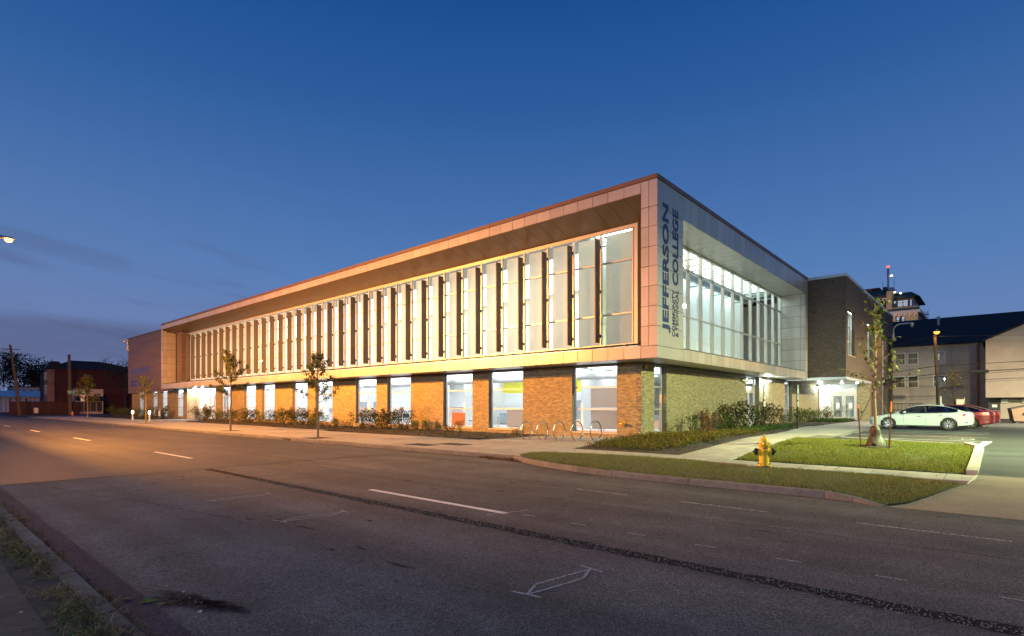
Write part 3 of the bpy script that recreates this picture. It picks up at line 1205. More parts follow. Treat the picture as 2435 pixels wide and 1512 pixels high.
def lawnsheet(poly, dz, G=G):
    cxm = sum(p[0] for p in poly) / len(poly)
    cym = sum(p[1] for p in poly) / len(poly)
    b = MB()
    n = len(poly)
    rings = 7
    for k in range(rings):
        t = k / rings
        for (x, y) in poly:
            xx, yy = x + (cxm - x) * t, y + (cym - y) * t
            b.v.append((xx, yy, G(xx, yy) + dz + .03 * min(1, t * 4)))
    b.v.append((cxm, cym, G(cxm, cym) + dz + .03))
    for k in range(rings - 1):
        for i in range(n):
            j = (i + 1) % n
            b.f.append((k * n + i, k * n + j, (k + 1) * n + j, (k + 1) * n + i))
            b.mi.append(0)
    for i in range(n):
        b.f.append(((rings - 1) * n + i, (rings - 1) * n + (i + 1) % n, rings * n))
        b.mi.append(0)
    return b


part('verge_soil', lawnsheet(lawn_a, .0, VZ), m_turfsoil, kind='structure')
part('lawn_soil', lawnsheet(lawn_b, .012), m_turfsoil, kind='structure')


def blades(poly, n, h0, h1, wd, m, name, zf, lean=.5, label=None):
    pts = scatter(poly, n)
    b = MB()
    for x, y in pts:
        z = zf(x, y)
        a = random.uniform(0, 2 * PI)
        cl = .5 + .5 * pnoise.noise(Vector((x * .9, y * .9, 3.1)))
        cl2 = .5 + .5 * pnoise.noise(Vector((x * 3.3, y * 3.3, 8.7)))
        if cl * .6 + cl2 * .4 < random.uniform(.18, .42):
            continue
        x += random.gauss(0, .02)
        y += random.gauss(0, .02)
        h = random.uniform(h0, h1) * (.55 + .6 * cl + .4 * cl2)
        l = random.uniform(.1, lean) * h
        dx, dy = math.cos(a), math.sin(a)
        t = random.uniform(0, 2 * PI)
        px, py = math.cos(t) * wd / 2, math.sin(t) * wd / 2
        i = len(b.v)
        b.v += [(x - px, y - py, z), (x + px, y + py, z), (x + dx * l * .4 + px * .8, y + dy * l * .4 + py * .8, z + h * .6),
                (x + dx * l * .4 - px * .8, y + dy * l * .4 - py * .8, z + h * .6), (x + dx * l, y + dy * l, z + h)]
        b.f += [(i, i + 1, i + 2, i + 3), (i + 3, i + 2, i + 4)]
        b.mi += [0, 0]
    o = part(name, b, m, kind='stuff', label=label)
    return o


o = blades(lawn_a, 68000, .022, .055, .009, m_grass_dry, 'verge_grass', lambda x, y: VZ(x, y) + .01, label='short dull grass of the verge between kerb and pavement')
tag(o, cat='grass')
o = blades(lawn_b, 56000, .035, .085, .013, m_grass, 'lawn_grass', lambda x, y: G(x, y) + .02, label='bright green lawn round the staked young tree')
tag(o, cat='grass')

# ---- planting beds
bedA = [(-12.4, 17.82), (-8.1, 17.82), (-8.08, 28.6), (-8.35, 31.8), (-8.85, 35.8), (-9.35, 38.4), (-9.35, 40.5), (-13.4, 40.5), (-13.4, 25.2), (-13.35, 23.0)]
bedB = [(-13.4, 44.6), (-9.4, 44.6), (-9.4, 58.4), (-9.9, 60.2), (-13.4, 60.2)]
bedC = [(-68.5, 22.0), (-66, 21.2), (-58, 20.7), (-45, 20.65), (-36.5, 20.35), (-25, 19.6), (-21, 19.6), (-19.5, 20.3), (-19.2, 21.6), (-19.2, 25.3), (-68.5, 25.3)]
bedD = [(-104, 21.6), (-80.5, 21.4), (-79.8, 25.3), (-104, 25.3)]
for nme, pl, dz in (('front_bed', bedA, .012), ('door_bed', bedB, .012), ('street_bed', bedC, .012), ('entrance_bed', bedD, .012)):
    part(nme, lawnsheet(pl, dz), m_mulch, kind='structure')
b = MB()
for pl, n in ((bedA, 2200), (bedC, 2600), (bedB, 500)):
    for x, y in scatter(pl, n):
        t = random.uniform(0, 6.3)
        u = Vector((math.cos(t), math.sin(t), random.uniform(-.3, .3))).normalized()
        v = u.orthogonal().normalized()
        s_ = random.uniform(.015, .045)
        b.obox((x, y, G(x, y) + .05), u, v, u.cross(v), s_, s_ * .3, s_ * .15)
part('mulch_chips', b, M('mulch_chip', (.05, .034, .026), .9, island=.6), kind='stuff')

for x, y in PIT:
    b = MB()
    b.hexa([(x - .74, y - .64, -.1), (x + .74, y - .64, -.1), (x + .74, y + .64, -.1), (x - .74, y + .64, -.1),
            (x - .74, y - .64, -.005), (x + .74, y - .64, -.005), (x + .74, y + .64, -.005), (x - .74, y + .64, -.005)])
    part('tree_pit', b, m_mulch, kind='structure')
b = MB()
for i in range(220):
    t = random.uniform(0, 6.3)
    r = .45 * math.sqrt(random.random())
    x, y = -3.05 + r * math.cos(t), 22.55 + r * math.sin(t)
    s_ = random.uniform(.02, .05)
    b.obox((x, y, G(x, y) + .05 + .05 * (1 - r / .5)), (math.cos(t), math.sin(t), 0), (-math.sin(t), math.cos(t), 0), (0, 0, 1), s_, s_ * .5, s_ * .4)
b.lathe([(.5, 0), (.42, .05), (.2, .09), (.02, .1)], 18, (-3.05, 22.55, G(-3.05, 22.55) + .02))
part('tree_mulch', b, m_mulch, kind='stuff')
# ================================================================== THE COLLEGE BUILDING
college = thing('college_building', 'long two storey hall with a jutting metal framed glass upper storey above brick piers', 'building', (-13.48, 25.35, 0))
YW, XE = 25.35, -13.48


def PS(u, z, n=0.0):
    return (u, YW - n, z)


def PE(u, z, n=0.0):
    return (XE + n, u, z)


def rects(u0, u1, z0, z1, ops):
    """wall rectangles left over between openings (openings: u0,u1,z0,z1)"""
    us = sorted({u0, u1} | {min(max(v, u0), u1) for o in ops for v in o[:2]})
    out = []
    for a, c in zip(us, us[1:]):
        if c - a < 1e-6:
            continue
        m_ = (a + c) / 2
        z = z0
        for _, _, za, zb in sorted([o for o in ops if o[0] < m_ < o[1]], key=lambda o: o[2]):
            if za > z:
                out.append((a, c, z, min(za, z1)))
            z = max(z, zb)
        if z < z1:
            out.append((a, c, z, z1))
    return out


def pbox(b, P, u0, u1, z0, z1, n0, n1):
    b.hexa([P(u0, z0, n0), P(u1, z0, n0), P(u1, z0, n1), P(u0, z0, n1), P(u0, z1, n0), P(u1, z1, n0), P(u1, z1, n1), P(u0, z1, n1)])
    return b


CO, BL, JT = .0735, .222, .011


def brickwork(P, u0, u1, z0, z1, ops, root, m, mm, thick=.30, pick=None, npick=0):
    """a mortar-coloured wall with every brick laid proud of it; returns the wall part"""
    wb = MB()
    for r in rects(u0, u1, z0, z1, ops):
        pbox(wb, P, r[0], r[1], r[2], r[3], -.009, -thick)
    wall = part('brick_wall', wb, mm, root)
    b = MB()
    me = None
    org = ORI[wall.name]
    nr = int((z1 - z0) / CO)
    picked = 0
    for r in range(nr):
        za = z0 + r * CO + JT / 2
        zb = za + CO - JT
        iv = [(u0, u1)]
        for a, c, oa, ob in ops:
            if ob <= za + .01 or oa >= zb - .01:
                continue
            nv = []
            for p, q in iv:
                if c <= p or a >= q:
                    nv.append((p, q))
                else:
                    if a > p:
                        nv.append((p, a))
                    if c < q:
                        nv.append((c, q))
            iv = nv
        off = (BL / 2 if r % 2 else 0)
        for p, q in iv:
            k = math.floor((p - off) / BL)
            x = k * BL + off
            while x < q:
                a, c = max(p, x + JT / 2), min(q, x + BL - JT / 2)
                x += BL
                if c - a < .03:
                    continue
                pr = random.uniform(-.002, .003)
                full = c - a > BL - JT - .001
                if pick and full and picked < npick and pick(a, c, za):
                    if me is None:
                        t = MB()
                        o0 = P(0, 0, 0)
                        q0 = MB()
                        pbox(q0, P, 0, BL - JT, 0, CO - JT, 0, -.02)
                        q0.v = [(vx - o0[0], vy - o0[1], vz - o0[2]) for vx, vy, vz in q0.v]
                        me = mesh_of('brick', q0, m)
                    w0 = P(a, za, pr)
                    share('brick', me, wall, Vector(w0) - org)
                    picked += 1
                else:
                    pbox(b, P, a, c, za, zb, pr, -.02)
    o = part('brickwork', b, m, wall, kind='stuff')
    return wall


def window(P, u0, u1, z0, z1, root, rec=.24, vs=(), hs=(), fw=.06, dep=.12, fm=None, gm=None, sill=True, name='window', label=None):
    """framed window set back in its opening: frame, one pane per light, sill"""
    fm = fm or m_alu
    gm = gm or m_glass
    b = MB()
    n0, n1 = -rec, -rec - dep
    us = [u0] + list(vs) + [u1]
    zs = [z0] + list(hs) + [z1]
    pbox(b, P, u0, u0 + fw, z0, z1, n0, n1)
    pbox(b, P, u1 - fw, u1, z0, z1, n0, n1)
    pbox(b, P, u0 + fw, u1 - fw, z0, z0 + fw, n0, n1)
    pbox(b, P, u0 + fw, u1 - fw, z1 - fw, z1, n0, n1)
    for v in vs:
        pbox(b, P, v - fw / 2, v + fw / 2, z0 + fw, z1 - fw, n0 + .002, n1)
    for h in hs:
        pbox(b, P, u0 + fw, u1 - fw, h - fw / 2, h + fw / 2, n0 + .004, n1)
    w_ = part(name, b, fm, root, label=label)
    for i in range(len(us) - 1):
        for j in range(len(zs) - 1):
            g = MB()
            pbox(g, P, us[i] + (fw if i == 0 else fw / 2), us[i + 1] - (fw if i == len(us) - 2 else fw / 2),
                 zs[j] + (fw if j == 0 else fw / 2), zs[j + 1] - (fw if j == len(zs) - 2 else fw / 2), n0 - .05, n0 - .056)
            # one glass sheet: keep only the outer face so light is not dimmed twice
            g.f = [g.f[2]]
            g.mi = [0]
            part('pane', g, gm, w_)
    if sill:
        s = MB()
        pbox(s, P, u0 - .02, u1 + .02, z0 - .06, z0, .05, n0)
        part('sill', s, m_alu, w_)
    return w_


# ---- street side, ground floor
WIN = [(-17.80, -14.91), (-24.31, -21.43), (-28.68, -25.79), (-35.18, -32.29), (-39.51, -36.63), (-46.03, -43.14), (-50.34, -47.46), (-56.87, -54.0), (-61.2, -58.32), (-67.6, -64.75)]
WINL = [(-82.75, -79.99), (-88.9, -86.3), (-93.1, -90.6), (-99.7, -97.1)]
ZT = 3.93
ops = [(a, c, .27, 3.9) for a, c in WIN + WINL] + [(-78.65, -69.09, 0.0, 3.9)]
brickwork(PS, -103.2, XE, 0.0, ZT, ops, college, m_brick, m_mortar, pick=lambda a, c, z: a > -14.9 and .5 < z < 2.9, npick=150)
for a, c in WIN + WINL:
    window(PS, a, c, .27, 3.9, college, hs=(1.52, 2.74))
# ---- east side, ground floor
opsE = [(26.77, 28.22, .27, 3.9), (41.2, 44.15, .10, 3.9), (51.1, 53.35, .27, 3.9)]
brickwork(PE, YW + .0, 63.2, 0.0, ZT, opsE, college, m_brick, m_mortar, pick=lambda a, c, z: c < 26.8 and .5 < z < 2.9, npick=150)
window(PE, 26.77, 28.22, .27, 3.9, college, rec=.27, hs=(1.52, 2.74))
window(PE, 51.1, 53.35, .27, 3.9, college, rec=.27, hs=(1.52, 2.74))


def glass_doors(P, u0, u1, z0, zd, z1, root, rec, side=None, fm=None, notices=False, film=False):
    """a pair of framed glass doors with a transom light"""
    fm = fm or m_alu
    n0 = -rec
    f = MB()
    fw = .07
    pbox(f, P, u0, u0 + fw, z0, z1, n0, n0 - .12)
    pbox(f, P, u1 - fw, u1, z0, z1, n0, n0 - .12)
    pbox(f, P, u0 + fw, u1 - fw, z1 - fw, z1, n0, n0 - .12)
    pbox(f, P, u0 + fw, u1 - fw, zd, zd + .32, n0, n0 - .12)
    fr = part('door_frame', f, fm, root)
    g = MB()
    pbox(g, P, u0 + fw, u1 - fw, zd + .32, z1 - fw, n0 - .06, n0 - .066)
    g.f = [g.f[2]]
    g.mi = [0]
    part('transom_pane', g, m_white_glow if film else m_glass, fr)
    um = (u0 + u1) / 2
    for k, (a, c) in enumerate(((u0 + fw + .006, um - .006), (um + .006, u1 - fw - .006))):
        d = MB()
        st = .16
        pbox(d, P, a, a + st, z0 + .02, zd - .008, n0 - .01, n0 - .06)
        pbox(d, P, c - st, c, z0 + .02, zd - .008, n0 - .01, n0 - .06)
        pbox(d, P, a + st, c - st, z0 + .02, z0 + .30, n0 - .01, n0 - .06)
        pbox(d, P, a + st, c - st, zd - .17, zd - .008, n0 - .01, n0 - .06)
        zm_ = z0 + .42 * (zd - z0)
        pbox(d, P, a + st, c - st, zm_ - .035, zm_ + .035, n0 - .012, n0 - .06)
        door = part('door', d, fm, root)
        gl = MB()
        pbox(gl, P, a + st, c - st, z0 + .30, zm_ - .035, n0 - .035, n0 - .041)
        gl.f = [gl.f[2]]
        gl.mi = [0]
        part('door_pane', gl, m_glass, door)
        gl = MB()
        pbox(gl, P, a + st, c - st, zm_ + .035, zd - .17, n0 - .035, n0 - .041)
        gl.f = [gl.f[2]]
        gl.mi = [0]
        part('door_pane', gl, m_glass, door)
        h = MB()
        ux = c - .09 if k == 0 else a + .09
        h.tube([P(ux, zm_ - .30, n0 - .01), P(ux, zm_ - .27, n0 + .06), P(ux, zm_ + .30, n0 + .06), P(ux, zm_ + .33, n0 - .01)], .016, 6)
        part('door_handle', h, m_alu_dark if k == 0 else m_steel, door)
        if notices:
            q = MB()
            uc = (a + c) / 2 + (.02 if k == 0 else .06)
            pbox(q, P, uc - .15, uc + .15, zm_ + .10, zm_ + .72, n0 - .028, n0 - .033)
            nn = part('paper_notice', q, m_paper, door)
            q = MB()
            pbox(q, P, uc - .14, uc + .14, zm_ + .63, zm_ + .72, n0 - .024, n0 - .0275)
            part('notice_heading', q, m_papergrey, nn)
            q = MB()
            pbox(q, P, uc - .06, uc + .05, zm_ + .28, zm_ + .38, n0 - .024, n0 - .0275)
            part('notice_mark', q, m_papertan, nn)
    return fr


glass_doors(PE, 41.2, 43.95, .22, 2.85, 3.9, college, .27)

# ---- recessed entrance on the street: brick return on the left, glazing at the back
PL = lambda u, z, n=0.0: (-78.65 + n, u, z)
brickwork(PL, YW, 26.62, 0.0, 3.92, [], college, m_brick, m_mortar, thick=.2)
PB = lambda u, z, n=0.0: (u, 26.65 - n, z)
window(PB, -78.62, -73.1, .06, 3.9, college, rec=0, vs=(-76.3, -74.6), hs=(2.75,), sill=False)
glass_doors(PB, -73.1, -69.95, .06, 2.75, 3.9, college, 0.0)
window(PB, -69.95, -69.12, .06, 3.9, college, rec=0, hs=(2.75,), sill=False)
b = MB()
b.box(-78.62, 25.07, 3.9, -69.1, 26.66, 3.94)
part('porch_soffit', b, m_soffit, college)
for x in (-77.6, -75.2):
    b = MB()
    b.lathe([(.11, 0), (.11, .03), (.09, .04)], 14, (x, 26.0, 3.855))
    part('porch_lamp', b, m_wall_lamp, college)
b = MB()
b.box(-78.64, 26.15, 1.35, -78.58, 26.40, 1.62)
part('intercom', b, m_dark, college)
for (p, q) in (((-69.3, 24.95, 3.55), (-69.75, 24.75, 3.5)),):
    b = MB()
    b.tube([p, q], .055, 10)
    b.bar((-69.2, 25.35, 3.6), p, .04)
    part('security_camera', b, m_dark, college)

# ---- jutting frame: soffit, fascias, corner columns, all of separate panels
BX0, BX1, BY0, BY1 = -82.6, -11.74, 23.56, 51.3
ZB, ZF, ZS, ZSE, ZC, ZTOP = 3.96, 4.585, 11.81, 11.11, 12.345, 12.55
core = MB()
core.box(BX0 + .03, BY0 + .04, ZB + .03, BX1 - .04, YW - .03, ZF - .05)                 # lower street beam
core.box(-13.45, YW - .03, ZB + .03, BX1 - .04, BY1 - .03, ZF - .05)                    # lower east beam
core.hexa([(BX0 + .03, BY0 + .04, ZS + .04), (BX1 - .04, BY0 + .04, ZS + .04), (BX1 - .04, YW + .04, 11.18), (BX0 + .03, YW + .04, 11.18),
           (BX0 + .03, BY0 + .04, ZC), (BX1 - .04, BY0 + .04, ZC), (BX1 - .04, YW + .04, ZC), (BX0 + .03, YW + .04, ZC)])
core.box(-13.75, YW + .04, ZSE + .04, BX1 - .04, BY1 - .03, ZC)
core.box(-12.50, BY0 + .04, ZF - .05, BX1 - .04, 26.40, ZS + .04)                       # corner column
core.box(-13.75, 50.55, ZF - .05, BX1 - .04, BY1 - .03, ZSE + .04)
core.box(BX0 + .03, BY0 + .04, ZF - .05, -82.06, 25.6, ZS + .04)
core.box(-13.62, 25.2, 4.6, -12.50, 26.40, ZSE + .04)
core.box(-13.74, 26.0, 4.6, -13.62, 26.40, ZSE + .04)
part('frame_core', core, m_gap, college)
GP = .024


def panel(P, u0, u1, z0, z1, m=m_panel, name='facade_panel'):
    b = MB()
    pbox(b, P, u0 + GP / 2, u1 - GP / 2, z0 + GP / 2, z1 - GP / 2, random.uniform(-.0015, .0015), -.036)
    return part(name, b, m, college)


PFS = lambda u, z, n=0.0: (u, BY0 - n, z)
PFE = lambda u, z, n=0.0: (BX1 + n, u, z)
# fascia joints 0.905 m apart, lower and upper
xs_ = [-12.56 - .905 * i for i in range(1, 77)]
xs_ = [-12.56] + [x for x in xs_ if x > -81.7] + [-82.0]
for i in range(len(xs_) - 1):
    panel(PFS, xs_[i + 1], xs_[i], ZB, ZF)
    panel(PFS, xs_[i + 1], xs_[i], ZS, ZC)
panel(PFS, -12.56, BX1 + .036, ZB, 4.537)
rows = [4.537, 5.472, 6.406, 7.347, 8.281, 9.209, 10.15, 11.078, ZC]
for i in range(len(rows) - 1):
    panel(PFS, -12.56, -12.147, rows[i], rows[i + 1])
    panel(PFS, -12.147, BX1 + .036, rows[i], rows[i + 1])
    panel(PFE, BY0 + .038, 26.47, rows[i], rows[i + 1])
panel(PFE, BY0 + .038, 26.47, ZB, 4.537)
ys_ = [26.47 + (50.5 - 26.47) / 26 * i for i in range(27)] + [BY1]
for i in range(len(ys_) - 1):
    panel(PFE, ys_[i], ys_[i + 1], ZB, 4.585)
    panel(PFE, ys_[i], ys_[i + 1], ZSE, ZC)
rw = [ZF + (ZSE - ZF) / 7 * i for i in range(8)]
for i in range(7):
    panel(PFE, 50.5, BY1, rw[i], rw[i + 1])
    for a, c in ((-13.72, -12.13), (-12.13, BX1 - .038)):
        panel(lambda u, z, n=0.0: (u, 50.5 - n, z), a, c, rw[i], rw[i + 1])
# west end of the frame
rw2 = [ZF + (ZS - ZF) / 8 * i for i in range(9)]
for i in range(8):
    panel(PFS, BX0, -82.0, rw2[i], rw2[i + 1])
    for a, c in ((BY0 + .038, 24.05), (24.05, 25.1)):
        z1 = rw2[i + 1]
        if i == 7:
            z1 = ZS - (a + .5 - BY0) * .365 - .02
        panel(lambda u, z, n=0.0: (-82.0 + n, u, z), a, c, rw2[i], z1)
panel(PFS, BX0, -82.0, ZB, ZF)
panel(PFS, BX0, -82.0, ZS, ZC)
# sloping soffit under the street fascia
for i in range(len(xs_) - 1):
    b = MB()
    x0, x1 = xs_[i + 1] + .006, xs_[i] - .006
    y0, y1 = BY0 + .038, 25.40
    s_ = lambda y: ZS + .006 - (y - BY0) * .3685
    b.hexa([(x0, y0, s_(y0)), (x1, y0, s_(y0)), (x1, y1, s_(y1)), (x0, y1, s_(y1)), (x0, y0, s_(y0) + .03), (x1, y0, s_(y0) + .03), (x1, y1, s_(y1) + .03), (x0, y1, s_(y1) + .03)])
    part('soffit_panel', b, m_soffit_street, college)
# flat soffit under the east fascia
for i in range(len(ys_) - 2):
    b = MB()
    b.box(-13.7, ys_[i] + GP / 2, ZSE + .002, BX1 - .038, ys_[i + 1] - GP / 2, ZSE + .032)
    part('soffit_panel', b, m_soffit, college)
# underside of the lower beam
xa = [-11.8 - 2.36 * i for i in range(31)]
for i in range(len(xa) - 1):
    b = MB()
    b.box(max(xa[i + 1], BX0) + GP / 2, BY0 + .038, ZB + .004, xa[i] - GP / 2, YW - .002, ZB + .03)
    part('soffit_panel', b, m_soffit, college)
for i in range(11):
    b = MB()
    y0 = YW + 2.36 * i
    b.box(-13.476, y0 + GP / 2, ZB + .004, BX1 - .038, min(y0 + 2.36, BY1) - GP / 2, ZB + .03)
    part('soffit_panel', b, m_soffit, college)
# ribbed flashing on the two ledges
for P_, a0, a1, run in ((lambda u, y, z: (u, BY0 + y, z), -82.0, -12.56, 1.8), (lambda u, y, z: (BX1 - y, u, z), 26.47, 50.5, 1.9)):
    n = int((a1 - a0) / .41)
    for i in range(n):
        u0, u1 = a0 + (a1 - a0) * i / n, a0 + (a1 - a0) * (i + 1) / n
        b = MB()
        q = [(u0 + .004, .02, ZF + .005), (u1 - .004, .02, ZF + .035), (u1 - .004, run, ZF + .33), (u0 + .004, run, ZF + .30)]
        b.hexa([P_(u, y, z) for u, y, z in q] + [P_(u, y, z + .02) for u, y, z in q])
        part('ledge_flashing', b, m_alu_dark, college)
# coping
for i in range(20):
    x1 = BX1 + .05 - 3.6 * i
    x0 = max(x1 - 3.6, BX0 - .02)
    b = MB()
    b.box(x0 + .004, BY0 - .045, ZC + .006, x1 - .004, BY0 + .45, ZTOP)
    part('coping', b, m_coping, college)
for i in range(8):
    y0 = BY0 + .46 + 3.45 * i
    y1 = min(y0 + 3.45, BY1 + .02)
    b = MB()
    b.box(BX1 - .45, y0 + .004, ZC + .006, BX1 + .05, y1 - .004, ZTOP)
    part('coping', b, m_coping, college)

# ---- curtain wall along the street
PC = lambda u, z, n=0.0: (u, 25.40 - n, z)
mull = [-13.98, -15.92] + [-15.92 - 1.8085 * i for i in range(1, 35)]
ZH = [4.90, 6.57, 9.36, 11.02]
b = MB()
for x in mull:
    pbox(b, PC, x - .036, x + .036, ZH[0], ZH[3], .06, -.10)
pbox(b, PC, mull[-1] - .04, -13.60, ZH[3] - .06, ZH[3] + .12, .07, -.10)
pbox(b, PC, mull[-1] - .04, -13.60, ZH[0] - .06, ZH[0] + .07, .07, -.10)
pbox(b, PC, -13.90, -13.60, ZH[0], ZH[3], .055, -.10)
for i in range(len(mull) - 1):
    for z in ZH[1:3]:
        pbox(b, PC, mull[i + 1] + .04, mull[i] - .04, z - .035, z + .035, .05, -.09)
cw = part('curtain_wall', b, m_alu, college, label='aluminium grid of mullions and transoms behind the sunshade fins')
for i in range(len(mull) - 1):
    for j in range(3):
        g = MB()
        pbox(g, PC, mull[i + 1] + .04, mull[i] - .04, ZH[j] + .03, ZH[j + 1] - .03, -.02, -.026)
        g.f = [g.f[2]]
        g.mi = [0]
        part('pane', g, m_glass_up, cw)
    g = MB()
    x0, x1 = mull[i + 1], mull[i]
    pbox(g, PC, x0 + .17, x1 - .10, ZH[0] + .02, ZH[3] - .1, -.24, -.247)
    g.f = [g.f[2]]
    g.mi = [0]
    part('roller_blind', g, m_blind, college)
# vertical sunshade fins on brackets
fin = MB()
fin.box(-.028, 24.81 - 25.4, 5.08, .028, 25.245 - 25.4, 10.64)
fin_me = mesh_of('sunshade_fin', fin, m_fin)
brk = MB()
brk.box(-.045, -.155, -.08, .045, -.06, .08)
brk_me = mesh_of('bracket', brk, m_bracket)
for x in mull[1:]:
    f = share('sunshade_fin', fin_me, college, Vector((x, 25.4, 0)) - ORI[college.name])
    for z in (5.46, 7.87, 10.28):
        share('bracket', brk_me, f, (0, 0, z))

# ---- dark cladding at the west end and inside the frame's west recess
PD = lambda u, z, n=0.0: (u, 25.0 - n, z)


def cladding(P, u0, u1, z0, z1, rowh, ln, root, name='cladding_plank', back=True, m=m_siding):
    if back:
        b = MB()
        pbox(b, P, u0 + .01, u1 - .01, z0 + .01, z1 - .01, -.03, -.2)
        part('cladding_backing', b, m_gap, root)
    nr = round((z1 - z0) / rowh)
    rh = (z1 - z0) / nr
    for r in range(nr):
        x = u0 - (ln * .37 * (r * 7 % 5) / 2) % ln
        while x < u1:
            a, c = max(u0, x) + .005, min(u1, x + ln) - .005
            x += ln
            if c - a < .05:
                continue
            b = MB()
            pr = random.uniform(-.003, .003)
            za, zb = z0 + r * rh + .012, z0 + (r + 1) * rh - .012
            b.hexa([P(a, za, pr + .008), P(c, za, pr + .008), P(c, za, -.03), P(a, za, -.03), P(a, zb, pr), P(c, zb, pr), P(c, zb, -.03), P(a, zb, -.03)])
            part(name, b, m, root)


cladding(PD, -103.9, -82.64, 3.76, 12.42, .377, 3.9, college)
cladding(PC, -81.98, -77.46, ZF + .34, 11.05, .377, 3.0, college)
PD2 = lambda u, z, n=0.0: (u, 24.72 - n, z)
cladding(PD2, -80.4, -78.5, ZF + .2, 11.35, .377, 1.3, college)
cladding(lambda u, z, n=0.0: (-78.5 + n, u, z), 24.75, 25.38, ZF + .2, 11.2, .377, 1.3, college)
b = MB()
b.box(-103.95, 24.93, 12.42, -82.62, 25.4, 12.5)
part('coping', b, m_coping, college)
b = MB()
b.box(-103.9, 25.0, 3.72, -82.62, 25.4, 3.75)
part('soffit_strip', b, m_panel, college)

# ---- lettering
LETTER_CACHE = {}


def lettering(txt, name, root, origin, udir, vdir, width, height, m, weight=.0, depth=.012, spacing=1.0):
    """raised letters, each one its own piece: udir = reading direction, vdir = up of the letters"""
    cu = bpy.data.curves.new('t', 'FONT')
    cu.body = txt
    cu.size = 1
    cu.offset = weight
    cu.space_character = spacing
    cu.resolution_u = 3
    tmp = bpy.data.objects.new('t', cu)
    C.objects.link(tmp)
    dg = bpy.context.evaluated_depsgraph_get()
    me = bpy.data.meshes.new_from_object(tmp.evaluated_get(dg))
    bpy.data.objects.remove(tmp)
    vs = [v.co.copy() for v in me.vertices]
    fs = [tuple(p.vertices) for p in me.polygons]
    x0, x1 = min(v.x for v in vs), max(v.x for v in vs)
    y0, y1 = min(v.y for v in vs), max(v.y for v in vs)
    u, v_ = Vector(udir), Vector(vdir)
    n = u.cross(v_).normalized()
    o = Vector(origin)
    P = [o + u * ((p.x - x0) / (x1 - x0) * width) + v_ * ((p.y - y0) / (y1 - y0) * height) for p in vs]
    # connected pieces = letters
    par = list(range(len(vs)))

    def find(i):
        while par[i] != i:
            par[i] = par[par[i]]
            i = par[i]
        return i
    for f in fs:
        for k in f[1:]:
            par[find(k)] = find(f[0])
    groups = {}
    for f in fs:
        groups.setdefault(find(f[0]), []).append(f)
    for g in sorted(groups.values(), key=lambda ff: min(vs[i].x for f in ff for i in f)):
        b = MB()
        ids = sorted({i for f in g for i in f})
        mp = {i: k for k, i in enumerate(ids)}
        b.v = [tuple(P[i] + n * depth) for i in ids] + [tuple(P[i]) for i in ids]
        m_ = len(ids)
        edges = {}
        for f in g:
            b.f.append(tuple(mp[i] for i in f))
            for k in range(len(f)):
                e = (f[k], f[(k + 1) % len(f)])
                edges[e] = edges.get(e, 0) + 1
        for (a, c) in edges:
            if (c, a) not in edges:
                b.f.append((mp[c], mp[a], mp[a] + m_, mp[c] + m_))
        b.mi = [0] * len(b.f)
        part(name, b, m, root)
    bpy.data.meshes.remove(me)


SG = BX1 + .004
# east side: reads upwards, tops of the letters towards the street corner
lettering('JEFFERSON', 'sign_letter', college, (SG, 24.98, 5.22), (0, 0, 1), (0, -1, 0), 6.15, .84, m_navy, .035)
lettering('COLLEGE', 'sign_letter', college, (SG, 25.87, 7.63), (0, 0, 1), (0, -1, 0), 3.75, .65, m_navy, .032)
lettering('COMMUNITY', 'sign_letter', college, (SG, 25.50, 5.09), (0, 0, 1), (0, -1, 0), 2.30, .31, m_navy, .02)
lettering('& TECHNICAL', 'sign_letter', college, (SG, 25.88, 5.10), (0, 0, 1), (0, -1, 0), 2.33, .32, m_navy, .02)
YL = 24.985
lettering('JEFFERSON', 'sign_letter', college, (-102.4, YL, 6.19), (1, 0, 0), (0, 0, 1), 9.5, 1.39, m_blue_letter, .035)
lettering('COLLEGE', 'sign_letter', college, (-98.95, YL, 4.69), (1, 0, 0), (0, 0, 1), 6.05, 1.04, m_blue_letter, .032)
lettering('COMMUNITY', 'sign_letter', college, (-102.7, YL, 5.30), (1, 0, 0), (0, 0, 1), 3.5, .46, m_blue_letter, .02)
lettering('& TECHNICAL', 'sign_letter', college, (-102.7, YL, 4.70), (1, 0, 0), (0, 0, 1), 3.5, .46, m_blue_letter, .02)

# ---- east curtain wall
PG = lambda u, z, n=0.0: (-13.7 + n, u, z)
my = [26.45] + [27.90 + 1.878 * i for i in range(13)]
my[-1] = 50.45
ZG = [4.95, 7.02, 9.80, 11.08]
b = MB()
for y in my:
    pbox(b, PG, y - .035, y + .035, ZG[0], ZG[3], .06, -.16)
pbox(b, PG, my[0], my[-1], ZG[0] - .08, ZG[0] + .05, .065, -.14)
pbox(b, PG, my[0], my[-1], ZG[3] - .05, ZG[3] + .03, .065, -.14)
for i in range(len(my) - 1):
    for z in ZG[1:3]:
        pbox(b, PG, my[i] + .035, my[i + 1] - .035, z - .03, z + .03, .05, -.12)
cwe = part('curtain_wall', b, m_alu, college, label='aluminium grid of the bright east window wall')
for i in range(len(my) - 1):
    for j in range(3):
        g = MB()
        pbox(g, PG, my[i] + .035, my[i + 1] - .035, ZG[j] + .03, ZG[j + 1] - .03, -.02, -.026)
        g.f = [g.f[2]]
        g.mi = [0]
        part('pane', g, m_glass, cwe)

